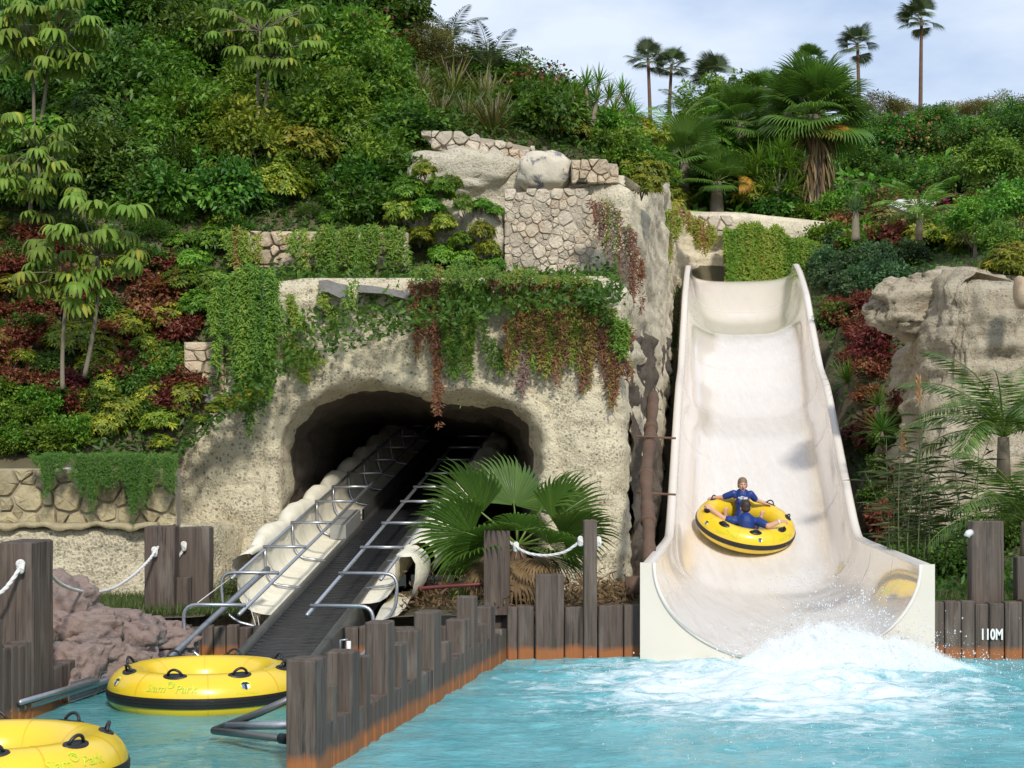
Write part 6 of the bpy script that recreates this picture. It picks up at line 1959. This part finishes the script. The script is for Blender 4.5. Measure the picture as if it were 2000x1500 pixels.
umbrella('young umbrella tree with bright drooping leaf whorls before the red creepers', (150, 740, 26.0),
    [(75, 470), (118, 455), (165, 458), (205, 450), (250, 455), (170, 405), (188, 400), (245, 405), (90, 500), (135, 492), (178, 498), (265, 490), (245, 520), (105, 535), (150, 530), (195, 530), (105, 560), (150, 555), (190, 570), (143, 585), (60, 560), (130, 440), (225, 480), (70, 520), (215, 440)],
    [[(122, 760, 26.0), (122, 690, 26.0), (128, 600, 25.8), (140, 540, 25.7)], [(165, 735, 26.0), (180, 660, 25.9), (192, 570, 25.7), (190, 500, 25.6)]], .92)
umbrella('tall umbrella tree in the top left corner of the slope', (70, 270, 30.5),
    [(30, 20), (80, 15), (130, 20), (20, 60), (60, 50), (105, 60), (150, 70), (35, 100), (75, 95), (120, 95), (160, 110), (20, 115), (55, 80), (95, 130), (140, 130), (175, 35), (10, 35), (70, 140), (45, 5), (115, 0), (185, 60), (150, 40)],
    [[(66, 275, 30.5), (66, 200, 30.4), (64, 130, 30.2), (60, 80, 30)], [(74, 275, 30.5), (86, 200, 30.4), (95, 130, 30.2), (110, 70, 30)]], 1.0)
umbrella('umbrella tree with yellowing leaves low at the left edge of the slope', (55, 440, 28.8),
    [(20, 225), (10, 260), (60, 270), (105, 265), (90, 290), (130, 290), (20, 305), (65, 315), (110, 320), (140, 330), (30, 345), (75, 350), (10, 350), (60, 375), (150, 370), (55, 415), (15, 330), (95, 340)],
    [[(60, 450, 28.9), (60, 390, 28.8), (62, 330, 28.6), (70, 290, 28.5)]], .85)
umbrella('slender umbrella tree rising in the upper middle of the slope', (505, 260, 31.5),
    [(450, 25), (500, 10), (550, 20), (600, 15), (440, 60), (485, 65), (530, 55), (580, 55), (460, 95), (510, 90), (555, 95), (600, 85), (475, 125), (520, 120), (545, 135), (495, 40), (565, 120), (430, 40), (615, 50)],
    [[(503, 265, 31.5), (503, 190, 31.4), (505, 120, 31.2), (508, 60, 31)], [(516, 250, 31.5), (520, 180, 31.4), (530, 110, 31.2)]], .9)

# ---------------------------------------------------------------- palms
FAN = [md('frond', fan_frond(s, .80, 32, 185, .58, .4), M['palm']) for s in (300, 301, 302)]
FAN_OLD = [md('frond', fan_frond(s, .72, 32, 230, .55, .9, .1), M['dry']) for s in (310,)]
def frond(me, parent, loc, az, el, roll=0.0, s=1.0, mat=None, name='frond'):
    o = place(me, name, parent, mat, loc, (0, 0, 0), (s, s, s))
    m_ = Matrix.Rotation(az, 4, 'Z') @ Matrix.Rotation(-el, 4, 'Y') @ Matrix.Rotation(roll, 4, 'X')
    o.rotation_euler = m_.to_euler()
    return o
# foreground fan palm: (frond hub px, py; direction towards camera etc. given by az/el)
FPS = .98
fp = thing('fan_palm', 'low fan palm with broad green fronds in front of the cave mouth', 'palm', P(1014, 1155, 22.9))
g = random.Random(5)
mb = MB(); mb.tube([(0, 0, -.3), (0, .02, .2), (-.02, 0, .62)], [.16, .15, .1], 12); mb.obj('trunk', M['bark_brown'], None, True).parent = fp
hub = (-.02, 0, .62)
k = 0
for az, el, s, rl in [(100, 62, 1.05, .3), (45, 46, 1.05, -.5), (172, 42, 1.1, .9), (4, 36, 1.05, -.9), (186, 14, 1.1, .8), (-8, 14, 1.15, -.7), (-42, 4, 1.0, -.5), (-132, 8, 1.0, .5), (-88, 30, .8, .1), (212, -12, .9, .5), (-30, -14, .9, -.5)]:
    frond(FAN[k % 3], fp, hub, R(az), R(el), rl + g.uniform(-.15, .15), FPS * s * g.uniform(.92, 1.06)); k += 1
for az, el in [(-40, -28), (-70, -38), (215, -32), (-15, -36), (190, -40), (-100, -45), (-55, -55)]:
    frond(FAN_OLD[0], fp, hub, R(az), R(el), g.uniform(-.3, .3), g.uniform(.6, .8), M['dry'], 'dead_frond')

def skirt_geo(seed, h, r0, r1, n=260):
    g_ = np.random.default_rng(seed)
    a = g_.uniform(0, 2 * np.pi, n); z = -h * g_.random(n) ** .8
    rr_ = r0 + (r1 - r0) * g_.random(n)
    pos = np.stack([np.cos(a) * rr_, np.sin(a) * rr_, z], -1)
    ax = np.stack([np.cos(a) * .25, np.sin(a) * .25, -np.ones(n)], -1) + g_.normal(size=(n, 3)) * .12
    return leaf_geo(pos, ax, np.stack([np.cos(a), np.sin(a), np.zeros(n)], -1), g_.uniform(.35, .7, n), .05, g_.random(n), .3)
SK = md('skirt', skirt_geo(5, 1.7, .1, .42, 420), M['dry'])
def fanpalm(label, base, h, crown, nf, trunk_r=.13, skirt=True, group=None, wind=0.0, far=False, seed=1, s=1.0, gold=False, name='fan_palm'):
    t_ = thing(name, label, 'palm', base, group)
    g_ = random.Random(seed)
    lean = Vector((g_.uniform(-.04, .04) * h, 0, h))
    mb = MB(); pts = [Vector((0, 0, -.5)), Vector((lean.x * .2, 0, h * .33)), Vector((lean.x * .6, 0, h * .7)), lean]
    cu = catmull(pts, 5)
    mb.tube(cu, list(np.linspace(trunk_r * 1.25, trunk_r * .75, len(cu))), 10); mb.obj('trunk', M['bark'] if not far else M['bark_brown'], None, True).parent = t_
    for k in range(nf):
        az = k * 2.39996 + g_.uniform(-.2, .2); el = 1.35 - 1.95 * (k + .5) / nf + g_.uniform(-.12, .12)
        d = Vector((math.cos(az) * math.cos(el), math.sin(az) * math.cos(el), math.sin(el)))
        d = (d + Vector((-wind, 0, 0))).normalized()
        az2, el2 = math.atan2(d.y, d.x), math.asin(max(-1, min(1, d.z)))
        frond(FAN[k % 3], t_, lean, az2, el2, g_.uniform(-.3, .3), crown * g_.uniform(.85, 1.1), M['palm_far'] if far else M['palm'])
    if skirt:
        place(SK, 'skirt', t_, M['dry'], lean + Vector((0, 0, -.25 * s)), (0, 0, 0), (s, s, s))
    if gold: frond(FAN[1], t_, lean + Vector((.05, -.1, -.1)), R(-60), R(-30), .2, crown * .8, M['gold'], 'golden_frond')
    return t_
fanpalm('stout skirted fan palm with broad dark crown behind the slide', P(1593, 445, 62), P(0, 225, 62).z - P(0, 445, 62).z, 1.75, 44, .34, True, seed=4, s=1.75, gold=True)
fanpalm('smaller fan palm crown behind the skirted fan palm', P(1585, 260, 70), P(0, 118, 70).z - P(0, 260, 70).z, .62, 22, .14, False, seed=8)
fanpalm('short fan palm with upright fronds left of the skirted palm', P(1400, 415, 60.5), 1.1, 1.15, 18, .22, False, seed=12)
fanpalm('fan palm peering over the trees left of the skirted palm', P(1500, 330, 70), P(0, 185, 70).z - P(0, 330, 70).z, .95, 20, .16, False, seed=13)
fanpalm('fan palm with a broad crown among the bushy trees behind the slide', P(1448, 330, 64), P(0, 240, 64).z - P(0, 330, 64).z, 1.25, 26, .2, False, seed=21)
fanpalm('low fan palm right behind the slide, left of the short one', P(1335, 400, 61), 1.6, 1.3, 20, .2, False, seed=22)
fanpalm('fan palm crowded against the left side of the skirted palm', P(1535, 330, 66), P(0, 215, 66).z - P(0, 330, 66).z, 1.3, 28, .2, False, seed=23)
t_ = thing('golden_frond', 'fallen golden palm frond beside the short fan palm', 'frond', P(1420, 352, 60))
frond(FAN[0], t_, (0, 0, 0), R(5), R(-6), .9, .75, M['gold'], 'blade')
for lab, px, top, bot, Y, cs, w_, sd in [('tall thin palm left of the leaning one above the cliff corner', 1272, 118, 330, 130, .62, .1, 1), ('tall leaning palm close beside the other thin palm', 1304, 128, 330, 132, .55, -.1, 2), ('windswept palm whose crown shows over the bushy trees', 1402, 150, 330, 128, .72, .5, 3), ('tall thin palm standing right of the skirted fan palm', 1680, 88, 330, 130, .62, .35, 4), ('tallest thin palm on the far skyline', 1797, 38, 330, 128, .66, .5, 5)]:
    fanpalm(lab, P(px, bot, Y), (bot - top) * Y / F, cs * 2.2, 17, .15, False, None, w_, True, sd, name='tall_palm')
# feather palms
FEA = [md('frond', feather_frond(s), M['palm']) for s in (400, 401)]
def featherpalm(label, base, n, s, el0=1.2, el1=.1, mat='palm', wind=0.0, stem=.3, seed=0):
    t_ = thing('feather_palm', label, 'palm', base)
    g_ = random.Random(seed)
    mb = MB(); mb.tube([(0, 0, -.3), (0, 0, stem)], [.12 * s, .09 * s], 9); mb.obj('trunk', M['bark'], None, True).parent = t_
    for k in range(n):
        az = k * 2.39996 + seed; e = el0 + (el1 - el0) * k / n
        frond(FEA[k % 2], t_, (0, 0, stem), az, e - .75, 0, s * g_.uniform(.85, 1.1), M[mat])
    return t_
featherpalm('arching feather palm at the right edge above the marked timber wall', P(1960, 905, 25.5), 20, .95, 1.25, .1, 'palm', seed=1, stem=.4)
featherpalm('second feather palm low at the right edge behind the timber post', P(2005, 1060, 24.0), 18, .85, 1.2, .0, 'palm', seed=5)
featherpalm('feather palm with sprays rising against the sky at the crest', P(955, 165, 36.5), 14, .62, 1.3, .5, 'palm_far', seed=2)
featherpalm('feather palm at the crest left of the other sprays', P(880, 110, 37.5), 9, .55, 1.3, .7, 'palm_far', seed=3)
featherpalm('grey-green cycad-like palm at the crest above the parapet', P(1065, 262, 33.5), 18, .5, 1.35, .6, 'palm_far', seed=4)
featherpalm('pale feather palm behind the bushy trees left of the palms', P(1320, 300, 64), 14, 1.3, 1.3, .3, 'lit', seed=6)
featherpalm('pale feather palm before the white canopy on the right-hand hill', P(1795, 450, 50), 14, .95, 1.3, .3, 'lit', seed=7)
featherpalm('silvery palm poking up beside the leaning thin palm', P(1335, 230, 75), 10, .8, 1.3, .3, 'palm_far', seed=9)
# yucca / dracaena with several heads
def headed(name, label, base, stems, mat, s, kind='sword', trunk='bark_pale', r=.05):
    t_ = thing(name, label, 'plant', base)
    g_ = random.Random(int(abs(base.x) * 100))
    for pts in stems:
        L_ = [Vector(p) - base for p in pts]
        cu = catmull(L_, 5) if len(L_) > 2 else L_
        mb = MB(); mb.tube(cu, list(np.linspace(r, r * .6, len(cu))), 7); mb.obj('stem', M[trunk], None, True).parent = t_
        place(g_.choice(PROTO[kind]), 'leaf_head', t_, M[mat], cu[-1], (g_.uniform(-.2, .2), g_.uniform(-.2, .2), g_.uniform(0, 6)), (s, s, s))
    return t_
hb = P(1150, 290, 31.8)
headed('dragon_tree', 'many-headed yucca-like tree on the skyline above the parapet', hb, [[hb, P(a * .5 + 575, 235, 31.8), P(a, b, 31.8 + .1 * i % .7)] for i, (a, b) in enumerate([(1120, 185), (1145, 165), (1170, 160), (1135, 205), (1190, 190), (1215, 180), (1225, 205), (1200, 220), (1165, 195), (1235, 225), (1180, 240), (1130, 240)])], 'mid', .62)
hb = P(1515, 440, 60.5)
headed('yucca', 'yucca with drooping sword leaves left of the skirted palm trunk', hb, [[hb, P(1520, 380, 60.5), P(a, b, 60.4)] for a, b in [(1480, 320), (1510, 330), (1540, 330), (1525, 300), (1545, 375), (1500, 370), (1470, 345)]], 'mid', 1.5, 'strap')
hb = P(1671, 470, 52)
headed('dracaena', 'round-headed dracaena on a short pale trunk right of the skirted palm', hb, [[hb, P(1671, 435, 52), P(1671, 412, 52)]], 'blue', 1.15, 'sword', 'bark_pale', .14)
for lab, a, b, Y, s in [('dark yucca rosette among the red shrubs right of the slide', 1655, 745, 36.5, 1.0), ('yucca rosette at the foot of the rock outcrop', 1722, 840, 33.0, 1.05), ('agave on the edge of the ledge behind the drooping red vines', 1715, 790, 31.5, .7)]:
    headed('yucca', lab, P(a, b + 15, Y), [[P(a, b + 15, Y), P(a, b, Y)]], 'dark', s, 'sword', 'bark', .05)
# reeds with plumes at the foot of the rock
def reed_geo(seed, h, plume):
    g_ = np.random.default_rng(seed); gs = []
    lean = g_.normal(0, .10, 2)
    pts = [(lean[0] * h * f * f, lean[1] * h * f * f, h * f) for f in np.linspace(0, 1, 9)]
    tv, tf = tube_geo(pts, list(np.linspace(.011, .004, 9)), 5)
    tri = [(q[0], q[i], q[i + 1]) for q in tf for i in range(1, len(q) - 1)]
    gs.append((np.array([tuple(p) for p in tv]), np.array(tri), np.full(len(tv), .6)))
    n = 15
    f = np.linspace(.15, .9, n); az = np.arange(n) * 2.6 + g_.uniform(0, 6)
    pos = np.stack([lean[0] * h * f * f, lean[1] * h * f * f, h * f], -1)
    ax = np.stack([np.cos(az), np.sin(az), np.full(n, .7)], -1)
    for q in range(2):
        gs.append(leaf_geo(pos, ax, np.stack([-np.cos(az), -np.sin(az), np.ones(n)], -1), .48 * g_.uniform(.7, 1.2, n), .017, g_.uniform(.3, .95, n), .2, droop=.5)); az = az + 1.3
    if plume:
        m_ = 90; k = g_.random(m_)
        top = np.array(pts[-1])
        pos = top + np.stack([g_.normal(0, .02, m_), g_.normal(0, .02, m_), -.08 + k * .34], -1)
        gs.append(leaf_geo(pos, np.stack([g_.normal(0, .3, m_), g_.normal(0, .3, m_), np.ones(m_)], -1), rdir(m_, g_), .09, .02, np.full(m_, 1.0)))
    return merge(gs)
M['reed'] = leaf_mat('leaf_reed', [(0, (.045, .09, .035)), (.7, (.13, .19, .07)), (.95, (.32, .28, .12)), (1, (.45, .29, .13))], .25)
RD = [md('cane', reed_geo(s, 1.9, s == 500), M['reed']) for s in range(500, 506)]
rdg = thing('reed_clump', 'clump of reeds with tan plumes at the foot of the rock outcrop', 'reeds', P(1800, 1090, 25.0))
g_ = random.Random(8)
for k in range(26):
    x = g_.uniform(-.5, .75)
    place(RD[1 + k % 5], 'cane', rdg, None, (x, g_.uniform(-.3, .5), 0), (g_.uniform(-.1, .1), g_.uniform(-.25, .2), g_.uniform(0, 6)), (1, 1, g_.uniform(.55, 1.15)))
for px, py, h in ((1772, 770, 1.35), (1742, 870, 1.1)):
    b = P(px + 40, 1090, 25.2); q = P(px, py, 25.2)
    o = place(RD[0], 'cane', rdg, None, b - rdg.location, (0, math.atan2(q.x - b.x, q.z - b.z), 0), (1, 1, (q - b).length / 1.98))

# ---------------------------------------------------------------- trailing plants on the rock faces
def curtain(name, label, polys, Y, density, tints, seed, mat='vine', L=.085, W=.022, cat='vine', thick=.10, group=None, slopeY=0.0, wig=.35, finger=.75):
    """hanging strands clothed in small leaves; polygons in picture units at distance Y"""
    g_ = np.random.default_rng(seed)
    pos, tin = [], []
    m_px = F / Y
    for poly in polys:
        xs = [p[0] for p in poly]
        x0, x1 = min(xs), max(xs)
        ns = max(2, int((x1 - x0) / m_px / .034 * density))
        for i in range(ns):
            x = g_.uniform(x0, x1)
            ys = np.arange(min(p[1] for p in poly), max(p[1] for p in poly), .011 * m_px)
            xw = x + wig * m_px * .1 * fbm(np.stack([ys / 40, np.full(len(ys), x * .1), np.full(len(ys), seed)], -1), 2)
            wz_ = np.stack([ys / 22, np.full(len(ys), x / 22), np.full(len(ys), seed * 1.7)], -1)
            ins = pip(xw + 22 * fbm(wz_, 3), ys + 22 * fbm(wz_ + 31, 3), poly)
            if not ins.any(): continue
            # every strand ends somewhere before the outline does
            yk = ys[ins]; xk = xw[ins]
            fg_ = fbm(np.array([[x / 26., seed * 3.3, 1.]]), 3)[0]
            cut = yk.min() + (yk.max() - yk.min()) * min(1.02, max(.15, 1 - .36 * finger + fg_ * 1.1 * finger + g_.uniform(-.27, .3) * (.4 + .6 * finger)))
            kk = yk <= cut
            xk, yk = xk[kk], yk[kk]
            d = Y - thick * g_.random() - .02
            big = fbm(np.array([[x * .035, seed, 0.]]), 2)[0]
            tn = np.interp(g_.random() * .55 + (big * .5 + .5) * .45, np.linspace(0, 1, len(tints)), tints)
            for q in range(len(xk)):
                pos.append(((xk[q] - 1000) * d / F, d, CAMZ + (HZ - yk[q]) * d / F)); tin.append(tn)
    pos = np.array(pos); N = len(pos); tin = np.array(tin) + g_.normal(0, .06, N)
    ax = np.stack([g_.normal(0, .75, N), -np.abs(g_.normal(.25, .4, N)), -.35 + g_.normal(0, .6, N)], -1)
    pos = pos + g_.normal(0, .012, (N, 3))
    v, f_, t_ = leaf_geo(pos, ax, np.stack([g_.normal(0, .5, N), -np.ones(N), g_.normal(.4, .4, N)], -1), L * g_.uniform(.55, 1.3, N), W, tin, .3)
    root = thing(name, label, cat, tuple(pos.mean(0)), group)
    part('foliage', v, f_, M[mat], root, False, t_)
    k = max(1, N // 2500); st = MB()
    return root
GRN, MIX, REDV = [.05, .2, .35, .45], [.1, .3, .45, .6, .75, .82, .95], [.5, .62, .72, .8, .95]
curtain('trailing_vine', 'rusty red trailing vine hanging past the top of the cave mouth', [[(800, 548), (872, 548), (884, 640), (864, 700), (860, 835), (848, 835), (846, 730), (812, 765), (803, 650)]], 26.72, 2.4, REDV, 1)
curtain('trailing_vine', 'green trailing vine in ragged fingers over the middle of the cave', [[(858, 548), (965, 548), (948, 640), (990, 715), (978, 738), (928, 690), (918, 790), (905, 785), (905, 705), (880, 745), (864, 690)]], 26.70, 2.4, GRN, 2)
curtain('trailing_vine', 'broad curtain of green and rust-brown vine right of the cave top', [[(955, 545), (1125, 550), (1180, 598), (1234, 650), (1228, 735), (1207, 772), (1192, 835), (1178, 772), (1112, 768), (1084, 772), (1050, 755), (1036, 690), (1020, 700), (992, 765), (986, 690), (1000, 600)]], 26.62, 3.2, MIX, 3, finger=.5)
curtain('trailing_vine', 'dense green vine mound at the right corner of the cave ledge', [[(1100, 540), (1150, 545), (1190, 585), (1230, 640), (1215, 720), (1180, 640), (1120, 575)]], 26.62, 2.2, GRN, 4, thick=.2, finger=.4)
curtain('trailing_vine', 'dead grey-brown vine strand over the right of the cave arch', [[(1010, 690), (1035, 690), (1030, 760), (1022, 810), (1015, 750)]], 26.66, 2.0, [.9, 1.0], 5)
curtain('trailing_vine', 'rust-red vine trailing down beside the rubble wall corner', [[(1152, 388), (1190, 398), (1225, 450), (1248, 490), (1254, 560), (1252, 690), (1240, 700), (1237, 590), (1215, 565), (1200, 520), (1172, 480)]], 28.3, 1.6, REDV + [.3, .4], 6, thick=.2)
curtain('trailing_vine', 'yellow-green trailing plant on the pale wall behind the cliff corner', [[(1254, 385), (1330, 420), (1330, 460), (1303, 555), (1285, 545), (1268, 470)]], 40.5, 1.5, [.3, .42, .5, .55], 7, L=.1, W=.03, thick=.5)
curtain('trailing_vine', 'dry olive trailing plant along the top of the back wall', [[(1300, 395), (1370, 430), (1400, 460), (1370, 500), (1340, 450)]], 56.5, 1.2, [.4, .5, .6, .9], 8, L=.12, W=.04, thick=.4)
curtain('hanging_carpet', 'bright yellow-green carpet of plants hanging behind the slide top', [[(1415, 455), (1440, 436), (1480, 438), (1540, 456), (1580, 468), (1640, 500), (1690, 540), (1690, 575), (1430, 575), (1415, 520)]], 57.2, 3.0, [.25, .33, .42, .5], 9, L=.14, W=.04, thick=.5, cat='plant', finger=.2)
curtain('trailing_vine', 'dense green trailing plant left of the cave mouth', [[(420, 540), (490, 515), (548, 560), (556, 690), (535, 735), (530, 805), (521, 800), (500, 760), (492, 855), (486, 790), (450, 800), (440, 740), (425, 720), (405, 640)]], 26.72, 2.8, [.02, .1, .2, .35, .45], 10, thick=.3)
curtain('trailing_vine', 'yellow-green strand curling down from the left end of the ledge', [[(562, 575), (575, 575), (600, 640), (625, 655), (640, 620), (622, 560), (642, 556), (655, 620), (635, 665), (600, 662), (572, 630)]], 26.75, 1.8, [.3, .42, .5], 11)
curtain('trailing_vine', 'single green strand hanging below the grey ledge slabs', [[(672, 545), (702, 545), (693, 620), (690, 645), (682, 620)]], 26.55, 1.2, GRN, 12)
curtain('trailing_vine', 'yellowish strand creeping along the rock above the cave left corner', [[(548, 640), (575, 675), (640, 702), (636, 712), (600, 708), (612, 745), (600, 752), (575, 712), (548, 700)]], 26.75, 1.8, [.3, .45, .55], 13)
curtain('trailing_vine', 'succulent green curtain over the warm boulder wall', [[(604, 448), (800, 440), (800, 530), (785, 500), (762, 545), (738, 505), (715, 545), (690, 540), (606, 536)]], 28.4, 2.4, [.15, .3, .4, .5], 14, thick=.3, finger=.6)
curtain('trailing_vine', 'green and brown growth hanging at the left end of the warm boulder wall', [[(430, 445), (500, 450), (515, 500), (500, 545), (440, 545)], [(540, 450), (600, 450), (600, 540), (560, 545), (575, 500)]], 28.4, 1.2, [.1, .3, .5, .8], 15, thick=.3)
curtain('hanging_fern', 'bright feathery fern hanging over the low tuff wall', [[(150, 885), (345, 885), (345, 985), (325, 1000), (318, 1020), (300, 1000), (255, 1032), (245, 970), (215, 985), (168, 1022), (150, 960), (140, 930)], [(60, 890), (150, 885), (120, 920), (95, 990), (80, 945)]], 24.75, 9.0, [.3, .5, .7, .9], 16, 'fern', .055, .008, 'fern', .3)
curtain('trailing_vine', 'thin green strand hanging past the dark post stub left of the cave', [[(486, 760), (500, 770), (500, 850), (494, 880), (488, 840)]], 26.4, 1.2, GRN, 17)
curtain('ledge_growth', 'low succulent growth carpeting the ledge in front of the rubble wall', [[(800, 520), (985, 528), (1060, 540), (1130, 540), (1180, 560), (1120, 556), (960, 556), (800, 560)]], 26.9, 2.0, [.1, .3, .45, .7], 18, thick=.8, cat='plant')
# yellow-green branch leaning from the rock left of the cave
yb = thing('schefflera_branch', 'yellow-green leafy branch leaning across the rock left of the cave', 'branch', P(375, 860, 26.3))
part('stem', *tube_geo(catmull([P(360, 875, 26.5), P(400, 830, 26.3), P(440, 800, 26.1), P(485, 780, 26.0)], 5), .012, 6), M['bark'], yb, True)
for px, py, s in ((395, 820, .3), (420, 800, .32), (450, 795, .36), (475, 780, .36), (495, 768, .32), (435, 782, .3)):
    place(PROTO['whorl'][px % 3], 'leaf_cluster', yb, M['yel'], P(px, py + 10, 26.1) - yb.location, (0, 0, px), (s, s, s * .7))

# ground cover: nobody could count these
def cover(name, zf, x0, x1, y0, y1, N, mat, L, W, seed, xlim=None, lift=.03):
    g_ = np.random.default_rng(seed)
    X = g_.uniform(x0, x1, N); Y = g_.uniform(y0, y1, N)
    if xlim is not None:
        k = xlim(X, Y); X, Y = X[k], Y[k]; N = len(X)
    Zg = zf(X, Y) + lift
    pos = np.stack([X, Y, Zg + g_.exponential(.06, N)], -1)
    ax = g_.normal(size=(N, 3)); ax[:, 2] = np.abs(ax[:, 2]) * .7
    v, f_, t_ = leaf_geo(pos, ax, g_.normal(size=(N, 3)) + np.array([0, -.6, 1.2]), L * g_.uniform(.5, 1.3, N), W, .35 + .3 * fbm(pos * .7, 2) + g_.normal(0, .15, N))
    o = part(name, v, f_, M[mat], None, False, t_)
    return tag(o, kind='stuff')
cover('ground_cover', zl, -10, 2.2, 25.7, 40, 60000, 'dark', .13, .06, 1, lambda X, Y: (X < np.where(Y < 28.9, 1.7, gully_left(Y) - .1)))
cover('bank_cover', zr_clip, 4, 22, 22.2, 60, 45000, 'dark', .16, .07, 2, lambda X, Y: np.abs(X - slide_x(Y)) > 2.0)
cover('far_cover', zr, 2, 60, 60, 100, 40000, 'mid', .4, .2, 3)
cover('litter', lambda X, Y: 0 * X + .55, -1.45, 2.0, 22, 26.6, 3600, 'dry', .12, .03, 4)
# grass behind the pink rocks
def blades(name, x0, x1, y0, y1, z, N, seed, h=.16):
    g_ = np.random.default_rng(seed)
    X = g_.uniform(x0, x1, N); Y = g_.uniform(y0, y1, N)
    pos = np.stack([X, Y, np.full(N, z)], -1)
    ax = np.stack([g_.normal(0, .35, N), g_.normal(0, .35, N), np.ones(N)], -1)
    v, f_, t_ = leaf_geo(pos, ax, g_.normal(size=(N, 3)), h * g_.uniform(.5, 1.4, N), .012, g_.random(N) * .8 + .2 * fbm(pos * 2, 2))
    return tag(part(name, v, f_, M['grass'], None, False, t_), kind='stuff')
blades('grass', -8.5, -3.6, 22.0, 24.6, .5, 16000, 5)
blades('grass', -9, -4.95, 17.5, 22.0, .5, 6000, 6)
blades('grass', 5.5, 13, 22.0, 25, .45, 12000, 7, .22)
# pink flowers and the white canopy on the right-hand hill
wc = thing('white_canopy', 'small white sloping canopy among the trees on the right-hand hill', 'canopy', P(1795, 420, 54))
a, b, c_, d_ = P(1740, 400, 54), P(1765, 388, 54), P(1835, 392, 54), P(1795, 425, 54)
V = []
for q in (a, b, c_, d_): V += [q, q + Vector((0, .8, .1))]
part('cloth', V, [(0, 2, 4, 6), (7, 5, 3, 1), (0, 1, 3, 2), (2, 3, 5, 4), (4, 5, 7, 6), (6, 7, 1, 0)], M['white_paint'], wc)
part('pole', *tube_geo([P(1800, 420, 54.4), P(1800, 470, 54.4)], .05, 8), M['steel'], wc)
for lab, px, py, Y, s, n in [('cluster of pink bougainvillea flowers beside the white canopy', 1835, 405, 51, .9, 160), ('red flowers scattered in the trees on the right-hand hill', 1790, 268, 67, 2.0, 120), ('red blossoms on the dark shrubs at the crest of the slope', 715, 70, 35, .7, 90), ('reddish blossoms on the bush at the skyline above the cycad', 1045, 165, 36, .6, 120)]:
    g_ = np.random.default_rng(px)
    p = P(px, py, Y)
    pos = np.array(p) + g_.normal(0, 1, (n, 3)) * np.array([s * .5, .3, s * .22]) + np.array([0, -.5, 0])
    v, f_, t_ = leaf_geo(pos, rdir(n, g_), rdir(n, g_), .09 + .02 * s, .07 + .02 * s, g_.random(n))
    root = thing('flowers', lab, 'flowers', p)
    part('blossom', v, f_, M['flower'] if px == 1835 else M['red'], root, False, t_)
